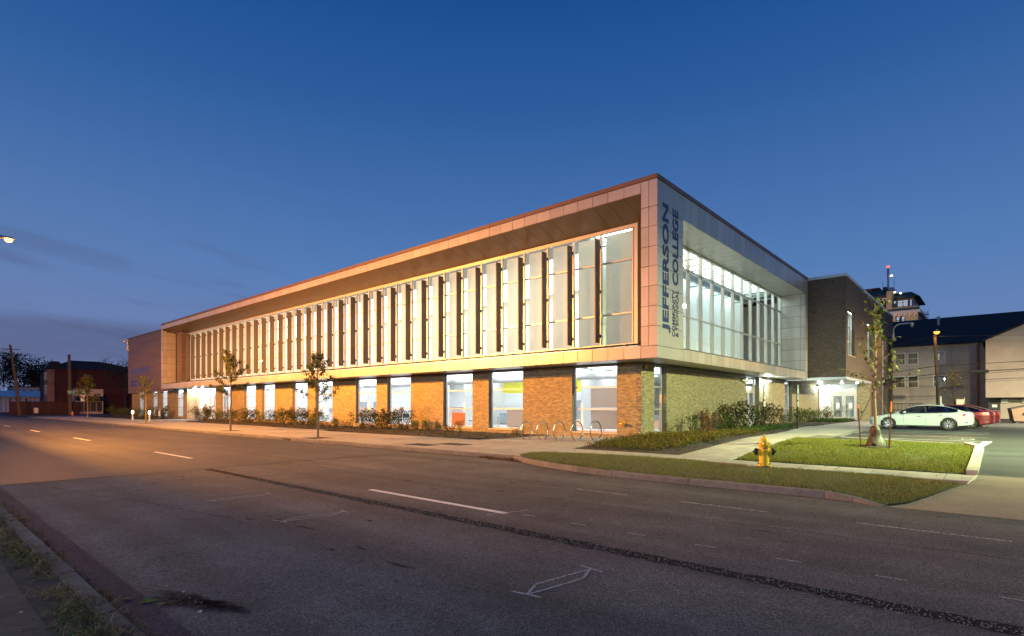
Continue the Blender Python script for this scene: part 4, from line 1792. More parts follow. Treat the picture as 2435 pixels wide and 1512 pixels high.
# ---- roof, back and floors
b = MB()
b.box(-103.8, 25.45, 12.2, -12.2, 60, 12.34)
part('roof', b, m_gap, college)
b = MB()
b.box(-103.8, 38.0, 0, -26.0, 38.2, 12.2)
b.box(-26.0, 38.0, 0, -25.8, 60, 12.2)
b.box(-25.8, 59.8, 0, -13.8, 60, 12.2)
b.box(-103.8, 25.5, 0, -103.6, 38.0, 12.2)
b.box(-103.6, 25.66, 11.3, -14, 25.7, 12.2)
part('interior_wall', b, m_white, college)
b = MB()
b.box(-103.6, 25.66, 4.25, -13.75, 38, 4.8)
b.box(-25.8, 38, 4.25, -13.8, 59.8, 4.8)
part('upper_floor', b, m_white, college)
b = MB()
b.box(-103.6, 25.66, .02, -13.8, 38, .2)
b.box(-25.8, 38, .02, -13.8, 62, .2)
part('ground_floor', b, m_inner_floor, college)
b = MB()
b.box(-103.6, 25.66, 3.86, -13.8, 38, 3.9)
b.box(-25.8, 38, 3.86, -13.8, 62, 3.9)
part('ceiling', b, m_white, college)
# ground-floor cross walls and coloured bands seen through the windows
for x in (-20.0, -31.0, -42.0, -53.0, -69.0, -79.2, -95.0):
    b = MB()
    b.box(x, 29.5 if x > -60 else 26.7, .2, x + .15, 38, 3.85)
    part('partition', b, m_white, college)
b = MB()
b.box(-31, 34.0, 2.75, -20.2, 34.1, 3.84)
part('yellow_band', b, m_yellow, college)
for k, (x0, x1) in enumerate(((-30.2, -28.6), (-27.4, -25.2), (-24.0, -21.0), (-41.2, -38.5), (-36.8, -33.2), (-51.0, -47.8), (-18.9, -16.2))):
    b = MB()
    b.box(x0, 32.8, .2, x1, 33.4, 1.1 + .5 * (k % 3))
    c_ = part('lab_cabinet', b, M('cabinet_grey', (.34, .36, .38), .5, var=.05), college)
    for i in range(int((x1 - x0) / .6)):
        b = MB()
        b.box(x0 + .04 + i * .6, 32.775, .3, x0 + .56 + i * .6, 32.799, 1.0 + .5 * (k % 3))
        part('cabinet_door', b, M('cabinet_blue', (.42, .47, .55), .5), c_)
b = MB()
b.box(-31, 34.0, .2, -20.2, 34.09, 2.75)
part('partition', b, m_white, college)
b = MB()
b.box(-22.35, 29.0, .2, -22.1, 29.25, 2.6)
part('yellow_post', b, m_yellow, college)
for x, y in ((-17.2, 30), (-33.6, 30), (-44.3, 30), (-55.2, 30), (-15.0, 34), (-22.6, 31)):
    b = MB()
    b.box(x - .2, y - .2, .2, x + .2, y + .2, 3.84)
    part('interior_column', b, m_white, college)
for i in range(22):
    x = -15.6 - 4.0 * i
    for y in ((26.75, 29.4, 32.6, 35.6) if x > -70 else (26.75, 29.0)):
        b = MB()
        b.box(x - 1.55, y - .75, 3.82, x + 1.55, y + .75, 3.855)
        part('ceiling_light', b, m_ceil_light, college)
for y in (40, 44, 48, 52, 56):
    b = MB()
    b.box(-17.5, y - .75, 3.82, -14.5, y + .75, 3.855)
    part('ceiling_light', b, m_ceil_light, college)
# ducts near the ground-floor window heads
for x0, x1 in ((-18.6, -14.2), (-31, -21), (-41, -32)):
    b = MB()
    b.tube([(x0, 27.2, 3.45), (x1, 27.2, 3.45)], .2, 12)
    part('duct', b, m_white, college, smooth=True)
# screens of frosted film on the panes nearest the corner, an orange one further along
b = MB()
pbox(b, PS, -16.72, -15.05, 1.62, 2.66, -.262, -.266)
part('frosted_film', b, m_frost, college)
b = MB()
pbox(b, PS, -16.72, -15.05, .45, 1.46, -.262, -.266)
part('frosted_film', b, m_frost, college)
b = MB()
pbox(b, PS, -22.95, -21.5, .36, 1.46, -.262, -.266)
part('frosted_film', b, m_frost, college)
b = MB()
pbox(b, PS, -28.1, -26.75, .36, 1.25, -.262, -.266)
part('orange_film', b, m_orange_film, college)
# upper floor: lights, ducts, joists, white screens
for i in range(30):
    x = -15.6 - 2.9 * i
    b = MB()
    b.box(x - 1.35, 28.5, 11.2, x + 1.35, 37.0, 11.25)
    part('pendant_light', b, m_ceil_light_up, college)
b = MB()
b.box(-17.6, 26.6, 4.8, -17.45, 50.4, 11.5)
part('partition', b, m_white, college)
for i in range(10):
    y = 28.8 + 2.4 * i
    b = MB()
    b.box(-17.448, y - .25, 4.8, -16.9, y + .25, 11.4)
    part('pilaster', b, m_white, college)
for i in range(16):
    y = 27.0 + 1.5 * i
    b = MB()
    b.bar((-17.5, y, 11.35), (-13.9, y, 11.35), .07)
    b.bar((-17.5, y, 10.85), (-13.9, y, 10.85), .07)
    for k in range(6):
        xa_ = -17.5 + .6 * k
        b.bar((xa_, y, 10.87), (xa_ + .3, y, 11.33), .03)
        b.bar((xa_ + .3, y, 11.33), (xa_ + .6, y, 10.87), .03)
    part('roof_joist', b, m_joist, college)
b = MB()
b.tube([(-15.7, 27, 10.7), (-15.7, 49, 10.7)], .33, 16)
for y in range(28, 49, 2):
    b.tube([(-15.7, y - .03, 10.7), (-15.7, y + .03, 10.7)], .35, 16)
part('duct', b, m_duct, college, smooth=True)
b = MB()
b.box(-17.6, 25.7, 11.72, -13.8, 50, 11.78)
part('roof_deck', b, m_white, college)
for i in range(15):
    b = MB()
    b.box(-17.4, 27.12 + 1.5 * i, 11.55, -13.95, 28.38 + 1.5 * i, 11.6)
    part('ceiling_panel', b, m_ceil_light_east, college)
b = MB()
b.lathe([(.02, .5), (.02, .05), (.22, .04), (.34, -.02), (.30, -.05)], 18, (-14.9, 33.9, 8.3))
o = part('globe_lamp', b, m_white, college)
b = MB()
b.lathe([(.02, .16), (.15, .13), (.2, 0), (.15, -.13), (.02, -.16)], 16, (-14.9, 33.9, 8.18))
part('lamp_bulb', b, emit_mat('bulb', (.9, 1, 1), 20), o)

# ---- fittings on the brick walls
b = MB()
b.lathe([(.17, 0), (.17, .02), (.12, .03)], 20, (-14.52, YW - .03, .77), 'y')
o = part('hose_connection', MB(), m_brass, college)
bpy.data.objects.remove(o)
b = MB()
b.lathe([(.02, .03), (.17, .03), (.17, .005)], 20, (-14.52, YW - .035, .77), 'y')
hc = part('hose_connection', b, m_brass, college)
for dx in (-.09, .09):
    b = MB()
    b.tube([(-14.52 + dx * .4, YW - .02, .77), (-14.52 + dx * 1.6, YW - .22, .75)], [.05, .06], 12)
    b.tube([(-14.52 + dx * 1.6, YW - .22, .75), (-14.52 + dx * 1.75, YW - .26, .745)], .075, 12)
    part('hose_outlet', b, m_brass, hc)
b = MB()
b.lathe([(.04, 0), (.05, .05), (.05, .25), (.03, .3)], 10, (XE + .06, 25.74, 3.62))
part('warning_strobe', b, m_orange_tape, college)
for y, z in ((45.4, 3.62), (62.4, 3.62)):
    b = MB()
    b.bar((XE - .01, y, z + .06), (XE + .35, y, z + .1), .05)
    b.hexa([(XE + .12, y - .25, z + .04), (XE + .45, y - .25, z + .04), (XE + .45, y + .25, z + .04), (XE + .12, y + .25, z + .04),
            (XE + .14, y - .22, z + .14), (XE + .42, y - .22, z + .14), (XE + .42, y + .22, z + .14), (XE + .14, y + .22, z + .14)])
    o = part('wall_lamp', b, m_galv, college)
    b = MB()
    b.box(XE + .14, y - .22, z + .0, XE + .43, y + .22, z + .035)
    part('lamp_lens', b, m_wall_lamp, o)
b = MB()
b.bar((XE - .01, 40.2, 3.62), (XE + .2, 40.2, 3.6), .06)
b.tube([(XE + .1, 40.0, 3.55), (XE + .3, 40.75, 3.48)], .085, 12)
part('security_camera', b, m_white, college, smooth=True)


def gooseneck(root, p, dx, dy, s=1.0):
    """dome camera on a curved white arm"""
    x, y, z = p
    b = MB()
    b.box(x - .08 * s, y - .08 * s, z - .3 * s, x + .08 * s, y + .08 * s, z + .3 * s)
    pts = [(x, y, z)]
    for i in range(8):
        t = i / 7 * PI / 2
        pts.append((x + dx * s * .5 * (1 - math.cos(t)), y + dy * s * .5 * (1 - math.cos(t)), z + (.5 + .5 * math.sin(t)) * s * 1.2))
    pts.append((x + dx * s * 1.45, y + dy * s * 1.45, z + 1.2 * s))
    b.tube(pts, .055 * s, 8)
    o = part('security_camera', b, m_white, root, smooth=True)
    b = MB()
    e = pts[-1]
    b.lathe([(.16 * s, .0), (.16 * s, -.2 * s), (.13 * s, -.34 * s), (.04 * s, -.42 * s)], 12, e)
    part('camera_dome', b, m_alu, o, smooth=True)
    return o


gooseneck(college, (-103.75, 24.9, 10.9), -1, 0, 1.2)

# ================================================================== dark brick wing at the east end
PW = lambda u, z, n=0.0: (u, 51.32 - n, z)
XWE = -8.94
PX = lambda u, z, n=0.0: (XWE + n, u, z)
wing = thing('brick_wing', 'dark brown brick wing with tall narrow lit windows overhanging the glass entrance doors', 'building', (-11.0, 65, 0))
brickwork(PW, -14.2, XWE, 3.95, 12.3, [], wing, m_brick_dark, m_mortar_dark, thick=.25)
opsX = [(52.1, 55.15, 5.95, 9.7), (61.4, 64.55, 5.95, 9.7), (70.95, 73.9, .35, 9.7), (64.3, 66.0, .35, 3.75), (75.0, 78.6, 6.3, 9.7), (75.0, 78.6, 1.05, 3.85)]
brickwork(PX, 51.32, 79.3, 3.95, 12.3, opsX, wing, m_brick_dark, m_mortar_dark, thick=.25)
brickwork(PX, 63.45, 79.3, .2, 3.95, opsX, wing, m_brick_dark, m_mortar_dark, thick=.25)
PP = lambda u, z, n=0.0: (u, 63.2 - n, z)
brickwork(PP, -10.05, XWE, .2, 3.95, [], wing, m_brick, m_mortar, thick=.24)
for a, c, z0, z1 in opsX[:4]:
    h = () if z1 - z0 < 3.5 else ((7.2, 8.45) if z0 > 5 else (1.6, 3.0, 4.4, 5.9, 7.2, 8.45))
    window(PX, a, c, z0, z1, wing, rec=.3, hs=h, fw=.07)
for a, c, z0, z1 in opsX[4:]:
    b = MB()
    pbox(b, PX, a, a + .1, z0, z1, .01, -.2)
    pbox(b, PX, c - .1, c, z0, z1, .01, -.2)
    lf = part('louvre_frame', b, m_alu_dark, wing)
    n = int((z1 - z0) / .2)
    for i in range(n):
        z = z0 + (i + .5) * (z1 - z0) / n
        s_ = MB()
        s_.hexa([PX(a + .1, z - .06, .0), PX(c - .1, z - .06, .0), PX(c - .1, z + .05, -.12), PX(a + .1, z + .05, -.12),
                 PX(a + .1, z - .04, .0), PX(c - .1, z - .04, .0), PX(c - .1, z + .07, -.12), PX(a + .1, z + .07, -.12)])
        part('louvre_slat', s_, m_louver, lf)
    b = MB()
    pbox(b, PX, a, c, z0, z1, -.21, -.24)
    part('louvre_back', b, m_gap, wing)
b = MB()
b.box(-14.2, 51.24, 12.3, XWE + .06, 51.7, 12.52)
b.box(XWE - .4, 51.7, 12.3, XWE + .06, 79.35, 12.52)
part('coping', b, m_coping_light, wing)
b = MB()
b.box(-13.4, 51.26, 3.86, XWE + .06, 51.5, 4.08)
b.box(XWE - .3, 51.5, 3.86, XWE + .06, 63.4, 4.08)
part('fascia', b, m_coping_light, wing)
for i in range(12):
    b = MB()
    b.box(-13.46, 51.5 + .975 * i + .005, 3.9, XWE - .31, 51.5 + .975 * (i + 1) - .005, 3.94)
    part('soffit_panel', b, m_soffit, wing)
b = MB()
b.box(-25.8, 51.6, 12.2, XWE - .26, 79.2, 12.28)
part('roof', b, m_gap, wing)
b = MB()
b.box(-13.9, 51.6, 4.2, -9.2, 79.2, 4.6)
b.box(-14.1, 60.1, .0, -13.9, 79.2, 12.2)
b.box(-13.9, 79.05, 0, -9.2, 79.25, 12.2)
part('interior_wall', b, m_white, wing)
b = MB()
b.box(-11.2, 51.7, 4.6, -11.1, 79.0, 12.1)
part('interior_wall', b, m_white, wing)
for y in (53.6, 58, 63, 68, 72.5):
    b = MB()
    b.box(-10.6, y - 1.2, 10.9, -9.8, y + 1.2, 10.95)
    part('ceiling_light', b, emit_mat('wing_ceiling_panel', (.85, 1.0, .95), 22.0) if 'wing_ceiling_panel' not in MATS else MATS['wing_ceiling_panel'], wing)
# entrance doors under the wing
glass_doors(PP, -12.35, -10.08, .3, 2.86, 3.88, wing, .0, notices=True, film=True)
b = MB()
pbox(b, PP, -13.42, -13.34, .3, 3.88, .0, -.12)
pbox(b, PP, -13.34, -12.36, 3.2, 3.28, .0, -.12)
pbox(b, PP, -13.34, -12.36, .3, .36, .0, -.12)
sf = part('door_frame', b, m_alu, wing)
b = MB()
pbox(b, PP, -13.34, -12.36, .36, 3.2, -.05, -.06)
part('white_panel', b, m_white_glow, sf)
b = MB()
pbox(b, PP, -13.34, -12.36, 3.28, 3.86, -.05, -.06)
part('white_panel', b, m_white_glow, sf)
b = MB()
pbox(b, PP, -13.0, -12.6, 1.55, 2.15, -.03, -.045)
nn = part('paper_notice', b, m_paper, sf)
for z in (2.10, 2.01):
    b = MB()
    pbox(b, PP, -13.0, -12.6, z - .03, z + .03, -.024, -.029)
    part('notice_heading', b, m_paperblue, nn)
b = MB()
pbox(b, PP, -12.85, -12.55, .55, .85, .02, -.04)
part('door_opener', b, m_dark, sf)
b = MB()
b.box(-13.3, 64.2, .3, -9.3, 64.3, 3.9)
part('lobby_wall', b, m_white, wing)
b = MB()
b.box(-12.6, 63.6, 3.75, -10.4, 63.9, 3.8)
part('ceiling_light', b, m_ceil_light, wing)
for x in (-12.7, -10.9, -9.6):
    b = MB()
    b.lathe([(.10, 0), (.10, .02), (.07, .03)], 12, (x, 60.5, 3.865))
    part('soffit_lamp', b, m_wall_lamp, wing)
b = MB()
b.box(-10.35, 63.13, 3.60, -10.0, 63.2, 3.9)
part('sensor_box', b, m_galv, wing)
b = MB()
b.bar((-11.2, 51.3, 9.6), (-11.2, 51.05, 9.6), .12)
b.box(-11.3, 50.9, 9.52, -11.1, 51.1, 9.7)
part('wall_box', b, m_rust, wing)
gooseneck(wing, (XWE + .1, 78.9, 9.9), 1, -.15, 1.25)
b = MB()
b.tube([(-9.65, 63.12, 1.1), (-9.65, 63.02, 1.1)], .09, 10)
part('door_button', b, m_dark, wing)
# ================================================================== STREET LAMPS


def lamp_light(name, parent, p, col, watts, ks, radius=.12, fwd=None):
    """luminaire with a street-lighting distribution: most light thrown out at a low angle"""
    l = bpy.data.lights.new(name, 'POINT')
    l.energy = watts
    l.color = col
    l.shadow_soft_size = radius
    l.use_nodes = True
    nt = l.node_tree
    em = nt.nodes['Emission']
    g = nt.nodes.new('ShaderNodeNewGeometry')
    s = nt.nodes.new('ShaderNodeSeparateXYZ')
    nt.links.new(g.outputs['Incoming'], s.inputs[0])
    f = mnode(nt, 'MULTIPLY_ADD', s.outputs[2], -.5, .5)
    k = ramp(nt, f, [(.5 + .5 * c, v) for c, v in ks])
    if fwd:
        # forward-throw optics: little light to the house side of the pole
        q = ramp(nt, mnode(nt, 'MULTIPLY_ADD', s.outputs[1], .5, .5), [(.5 + .5 * c, v) for c, v in fwd])
        k = mnode(nt, 'MULTIPLY', k, q)
    nt.links.new(k, em.inputs[1])
    o = bpy.data.objects.new(name, l)
    C.objects.link(o)
    o.parent = parent
    o.location = p
    return o


COBRA = [(-.30, 0.0), (-.12, .30), (0.0, .62), (.10, .9), (.20, 1.0), (.32, .85), (.55, .34), (1.0, .10)]
FWD = [(-.12, .02), (-.02, .08), (.07, .55), (.2, .9), (.4, .9), (.55, 1.0)]


def cobra_lamp(x, y, z, ybase, label, watts, group, col=(1.0, .37, .055), fwd=FWD):
    t = thing('street_lamp', label, 'street lamp', (x, ybase, 0), 0, group)
    ly = y - ybase
    b = MB()
    b.lathe([(.16, 0), (.16, .5), (.10, .55)], 12)
    b.tube([(0, 0, .5), (0, 0, z - .9)], [.10, .065], 10)
    part('pole', b, m_galv, t, local=True, smooth=True)
    b = MB()
    b.tube([(0, 0, z - 1.3), (0, ly * .25, z - .45), (0, ly * .6, z + .02), (0, ly - .3, z + .09)], .035, 8)
    part('arm', b, m_galv, t, local=True, smooth=True)
    b = MB()
    b.hexa([(-.13, ly - .38, z + .03), (.13, ly - .38, z + .03), (.16, ly + .32, z + .03), (-.16, ly + .32, z + .03),
            (-.07, ly - .36, z + .17), (.07, ly - .36, z + .17), (.08, ly + .18, z + .15), (-.08, ly + .18, z + .15)])
    h = part('lamp_head', b, m_galv, t, local=True)
    b = MB()
    ring = [(.0, -.17), (.10, -.16), (.165, -.10), (.19, 0.02)]
    b.lathe(ring, 14, (0, ly + .08, z + .02))
    part('lens', b, m_sodium, h, local=True, smooth=True)
    lamp_light('lamp', t, (0, ly + .08, z - .2), col, watts, COBRA, fwd=fwd)
    return t


GL = 'sodium street lamps along the near kerb'
SOD = 155000
cobra_lamp(-41.0, 4.2, 10.94, .25, 'glowing orange cobra head street lamp hanging in at the left edge of the sky', SOD, GL)
cobra_lamp(-48.2, 4.2, 9.7, .25, 'lower orange street lamp just beyond the left edge, seen mirrored in the long window wall', SOD * .30, GL)
cobra_lamp(-104.6, 4.2, 10.5, .25, 'far orange street lamp mirrored in the western part of the window wall', SOD * .1, GL)
cobra_lamp(-10.0, -25.0, 9.5, -28.0, 'sodium lamp of the lot across the street, behind the viewer', 27000, 'lot lamps around the college', (.88, .94, 1.0), None)


def lot_lamp(x, y, z, label, watts, col):
    t = thing('lot_lamp', label, 'street lamp', (x, y, G(x, y)), 0, 'lot lamps around the college')
    b = MB()
    b.lathe([(.25, 0), (.25, .6), (.1, .62)], 12)
    b.tube([(0, 0, .6), (0, 0, z)], [.09, .07], 10)
    part('pole', b, m_galv, t, local=True)
    b = MB()
    b.box(-.65, -.2, z, -.02, .2, z + .16)
    h = part('lamp_head', b, m_galv, t, local=True)
    b = MB()
    b.box(-.6, -.16, z - .03, -.1, .16, z - .002)
    part('lens', b, emit_mat('halide_lens', (.85, 1.0, .45), 60.0), h, local=True)
    lamp_light('lamp', t, (-.35, 0, z - .2), col, watts, [(-.1, .02), (-.03, .06), (.02, .16), (.10, .36), (.22, .62), (.36, .68), (.5, 1.1), (.7, 1.2), (1.0, .9)], .2, [(-.75, .04), (-.45, .35), (-.1, 1.0)])


lot_lamp(8.6, 23.5, 9.3, 'greenish metal halide lot lamp right of the view beside the drive', 52000, (.88, 1.0, .46))
lot_lamp(12.0, 52.0, 8.5, 'greenish metal halide lamp at the far side of the parking lot', 70000, (1.0, .88, .56))

t = thing('fill_light', 'added unseen fill lamp brightening the distant brick tower from behind the flats', 'fill_light', (-24.0, 128.0, 0))  # added unseen uplight that brightens the far tower's brick
b = MB()
b.box(-.4, -.3, .1, .4, .3, .5)
part('housing', b, m_galv, t, local=True)
b = MB()
b.box(-.35, -.25, .505, .35, .25, .52)
part('lens', b, m_sodium_far, t, local=True)
lamp_light('lamp', t, (0, 0, .8), (1.0, .84, .66), 26000, [(-1, 1.0), (-.05, .8), (0, .0)], .3)

# wall lamps and bollards also throw real light
for p, e in (((XE + .3, 45.4, 3.5), 420), ((XE + .3, 62.3, 3.5), 170)):
    l = bpy.data.lights.new('wall_lamp_light', 'POINT')
    l.energy = e
    l.color = (.86, 1.0, .92)
    l.shadow_soft_size = .08
    o = bpy.data.objects.new('wall_lamp_light', l)
    C.objects.link(o)
    o.location = p
for p, e in (((-77.6, 26.0, 3.7), 330), ((-75.2, 26.0, 3.7), 330), ((-12.7, 60.5, 3.75), 45), ((-10.9, 60.5, 3.75), 45), ((-9.6, 60.5, 3.75), 35)):
    l = bpy.data.lights.new('soffit_lamp_light', 'POINT')
    l.energy = e
    l.color = (.86, 1.0, .95)
    l.shadow_soft_size = .08
    o = bpy.data.objects.new('soffit_lamp_light', l)
    C.objects.link(o)
    o.location = p

# ================================================================== STREET FURNITURE
# bicycle rings
b = MB()
pts = [(0, .45 * math.sin(t), .47 - .45 * math.cos(t)) for t in [R(26) + (2 * PI - R(52)) * i / 36 for i in range(37)]]
b.tube([(0, pts[0][1], -.02)] + pts + [(0, pts[-1][1], -.02)], .030, 10)
rl = ['leftmost steel bicycle ring, in front of the brick pier', 'second steel bicycle ring from the left, in front of the brick pier', 'middle one of the five steel bicycle rings',
      'fourth steel bicycle ring, in front of the left edge of the tall window', 'rightmost steel bicycle ring, before the window next to the corner pier']
ring0 = None
for x, lb in zip((-17.77, -16.73, -15.71, -14.67, -13.63), rl):
    if ring0 is None:
        ring0 = thing('bike_ring', lb, 'bike rack', (x, 21.3, G(x, 21.3)), 0, 'steel bicycle rings in front of the brick wall')
        part('ring', b, m_steel, ring0, local=True, smooth=True)
        for yy in (pts[0][1], pts[-1][1]):
            q = MB()
            q.lathe([(.075, 0), (.075, .012), (.03, .016)], 12, (0, yy, 0))
            part('base_plate', q, m_steel, ring0, local=True)
    else:
        dup(ring0, (x, 21.3, G(x, 21.3)), random.uniform(-.03, .03), lb)


def hydrant(x, y, z, m, label, s=1.0, rot=0.0, m2=None):
    t = thing('fire_hydrant', label, 'fire hydrant', (x, y, z), rot, 'fire hydrants')
    t.scale = (s, s, s)
    b = MB()
    b.lathe([(.125, -.05), (.125, .07)], 18)
    part('base', b, M('hydrant_grey', (.16, .14, .13), .7, var=.2), t, local=True)
    b = MB()
    b.lathe([(.165, .07), (.165, .105), (.125, .11), (.125, .30), (.122, .56), (.14, .58), (.15, .60), (.15, .645), (.132, .66), (.128, .69), (.115, .75), (.085, .80), (.045, .825), (.03, .83)], 24)
    part('barrel', b, m, t, local=True, smooth=True)
    b = MB()
    for k in range(8):
        a = 2 * PI * k / 8
        b.lathe([(.016, .0), (.016, .03)], 6, (.152 * math.cos(a), .152 * math.sin(a), .105))
        b.lathe([(.013, .0), (.013, .03)], 6, (.141 * math.cos(a), .141 * math.sin(a), .645))
    part('bolt', b, M('bolt_rust', (.12, .06, .03), .8), t, local=True, kind='stuff')
    b = MB()
    b.lathe([(.024, .83), (.028, .86), (.022, .90)], 5)
    part('stem_nut', b, m, t, local=True)
    for sx in (-1, 1):
        b = MB()
        b.tube([(sx * .08, 0, .44), (sx * .17, 0, .44)], .085, 16)
        part('outlet', b, m, t, local=True, smooth=True)
        b = MB()
        b.tube([(sx * .172, 0, .44), (sx * .238, 0, .44)], .093, 16)
        c = part('outlet_cap', b, m2 or m_black, t, local=True, smooth=True)
        b = MB()
        b.box(min(sx * .238, sx * .29), -.02, .42, max(sx * .238, sx * .29), .02, .46)
        part('cap_nut', b, m2 or m_black, c, local=True)
    b = MB()
    b.tube([(0, -.07, .43), (0, -.15, .43)], .075, 14)
    part('front_boss', b, m, t, local=True)
    b = MB()
    b.box(-.06, -.129, .525, .06, -.12, .555)
    part('plate', b, M('tag_purple', (.18, .08, .14), .5), t, local=True)
    return t


hydrant(-4.68, 15.76, G(-4.68, 15.76), m_hyd, 'yellow fire hydrant with black outlet caps on the verge', 1.02, R(28))
hydrant(-117.0, 20.2, 0, m_hyd_o, 'small orange hydrant beside the far wooden pole', .95, R(50), m_hyd_o)


def sign_post(x, y, label, second_label):
    t = thing('parking_sign', label, 'sign', (x, y, G(x, y)), 0, 'accessible parking signs in the bed')
    b = MB()
    b.box(-.035, -.035, -.1, .035, .035, 2.62)
    part('post', b, m_black, t, local=True)
    b = MB()
    b.box(.037, -.15, 1.75, .043, .15, 2.62)
    p_ = part('sign_plate', b, m_signwhite, t, local=True)
    b = MB()
    for z0, z1 in ((1.77, 1.785), (2.585, 2.6)):
        b.box(.0435, -.135, z0, .046, .135, z1)
    for y0 in (-.135, .12):
        b.box(.0435, y0, 1.785, .046, y0 + .015, 2.585)
    part('border', b, m_signgreen, p_, local=True)
    b = MB()
    b.box(.0435, -.075, 1.86, .0465, .075, 2.15)
    q = part('wheelchair_field', b, m_signblue, p_, local=True)
    b = MB()
    b.lathe([(.018, 0), (.018, .002)], 8, (.047, -.005, 2.10), 'x')
    b.box(.047, -.012, 1.98, .049, .008, 2.075)
    b.box(.047, -.012, 1.975, .049, .045, 1.995)
    b.bar((.048, .04, 1.985), (.048, .055, 1.90), .016, .004, (1, 0, 0))
    n = 10
    for i in range(n):
        t0, t1 = 2.4 + i * .4, 2.4 + (i + 1) * .4
        b.bar((.048, .045 * math.cos(t0) - .005, 1.945 + .045 * math.sin(t0)), (.048, .045 * math.cos(t1) - .005, 1.945 + .045 * math.sin(t1)), .012, .003, (1, 0, 0))
    part('wheelchair_mark', b, m_signwhite, q, local=True)
    for txt, z, h, w_ in (('RESERVED', 2.50, .055, .23), ('PARKING', 2.41, .055, .20)):
        lettering(txt, 'sign_text', p_, (.0437, -w_ / 2, z), (0, 1, 0), (0, 0, 1), w_, h, m_signgreen, .01, .002)
    b = MB()
    b.box(.037, -.13, 1.36, .043, .13, 1.64)
    p2 = part('sign_plate', b, m_signwhite, t, local=True)
    if second_label:
        for txt, z, h, w_ in (('VAN', 1.54, .05, .10), ('ACCESSIBLE', 1.44, .045, .21)):
            lettering(txt, 'sign_text', p2, (.0437, -w_ / 2, z), (0, 1, 0), (0, 0, 1), w_, h, m_signgreen, .01, .002)
    return t


ORI_KEEP = dict(ORI)
sign_post(-9.3, 31.23, 'black post with wheelchair parking sign, the nearer one right above the yellow hydrant', True)
sign_post(-8.73, 35.7, 'black post with wheelchair parking sign, the farther one by the walk to the doors', True)


def bollard(x, y, label):
    t = thing('bollard_light', label, 'bollard light', (x, y, 0), 0, 'lit bollards on the entrance plaza')
    b = MB()
    b.lathe([(.105, 0), (.105, .78), (.09, .79)], 16)
    part('post', b, m_galv, t, local=True, smooth=True)
    b = MB()
    b.lathe([(.095, .80), (.095, 1.13)], 16)
    part('lens', b, m_bollard_lamp, t, local=True)
    b = MB()
    b.lathe([(.108, 1.135), (.108, 1.18), (.06, 1.20)], 16)
    part('cap', b, m_galv, t, local=True)


bollard(-78.05, 19.23, 'lit bollard, the left one of the two on the plaza')
bollard(-71.03, 19.1, 'lit bollard, the right one of the two, beside the thin street tree')

t = thing('access_pedestal', 'silver access control pedestal in front of the recessed entrance', 'pedestal', (-71.9, 24.2, 0))
b = MB()
b.box(-.16, -.12, 0, .16, .12, 1.35)
b.hexa([(-.16, -.12, 1.35), (.16, -.12, 1.35), (.16, .12, 1.35), (-.16, .12, 1.35), (-.16, .02, 1.5), (.16, .02, 1.5), (.16, .12, 1.55), (-.16, .12, 1.55)])
part('housing', b, m_steel, t, local=True)
b = MB()
b.box(-.06, -.13, 1.0, .06, -.121, 1.14)
part('push_plate', b, m_signblue, t, local=True)

t = thing('yard_sign', 'small white yard sign with a purple heading in front of the shrubs by the entrance', 'sign', (-79.3, 22.4, 0))
b = MB()
for x in (-.25, .25):
    b.tube([(x, 0, -.1), (x, 0, .75)], .008, 6)
part('wire_stake', b, m_galv, t, local=True)
b = MB()
b.box(-.36, -.008, .42, .36, .008, 1.32)
p_ = part('board', b, m_signwhite, t, local=True)
b = MB()
b.box(-.34, -.012, 1.1, .34, -.0085, 1.29)
part('heading', b, M('purple_heading', (.12, .10, .30), .6), p_, local=True)

# storm inlet and pavement grates
b = MB()
b.box(-28.6, 13.885, -.12, -27.85, 13.93, -.035)
centred('storm_inlet', b, m_gap, 'dark storm drain slot in the kerb near the street tree', 'drain')
for (x, y), lb in zip(GRATES, ('dark iron grating in the pavement, the one nearer the kerb', 'dark iron grating in the pavement, the one nearer the bicycle rings')):
    t = thing('pavement_grate', lb, 'grating', (x, y, 0), 0, 'iron gratings in the pavement')
    b = MB()
    b.box(-.75, -.42, .002, .75, .42, .006)
    part('plate', b, m_grate, t, local=True)
    for i in range(24):
        b = MB()
        b.box(-.72 + .06 * i, -.4, .006, -.69 + .06 * i, .4, .012)
        part('grate_bar', b, m_grate, t, local=True)

# ================================================================== TREES AND SHRUBS


def leafquad(b, p, d, up, ln, wd, fold=.25, tip=.3):
    """a pointed leaf of two folded halves"""
    d = d.normalized()
    s = d.cross(up)
    if s.length < 1e-4:
        s = d.orthogonal()
    s.normalize()
    n = s.cross(d)
    i = len(b.v)
    p = Vector(p)
    a = p + d * ln * .45 + s * wd * .5 + n * wd * fold
    c = p + d * ln * .45 - s * wd * .5 + n * wd * fold
    e = p + d * ln - n * ln * tip
    m1 = p + d * ln * .5
    b.v += [tuple(p), tuple(a), tuple(e), tuple(c), tuple(m1)]
    b.f += [(i, i + 4, i + 1), (i + 4, i + 2, i + 1), (i, i + 3, i + 4), (i + 4, i + 3, i + 2)]
    b.mi += [b.cur] * 4


def rvec():
    while True:
        v = Vector((random.uniform(-1, 1), random.uniform(-1, 1), random.uniform(-1, 1)))
        if .05 < v.length < 1:
            return v.normalized()


def limb(b, p, d, ln, r, droop=.0, n=5, wob=.10):
    pts = [Vector(p)]
    d = d.normalized()
    for i in range(n):
        d = (d + Vector((random.gauss(0, wob), random.gauss(0, wob), random.gauss(0, wob) * .5 - droop))).normalized()
        pts.append(pts[-1] + d * ln / n)
    b.tube(pts, [r * (1 - .75 * i / n) for i in range(n + 1)], 6)
    return pts


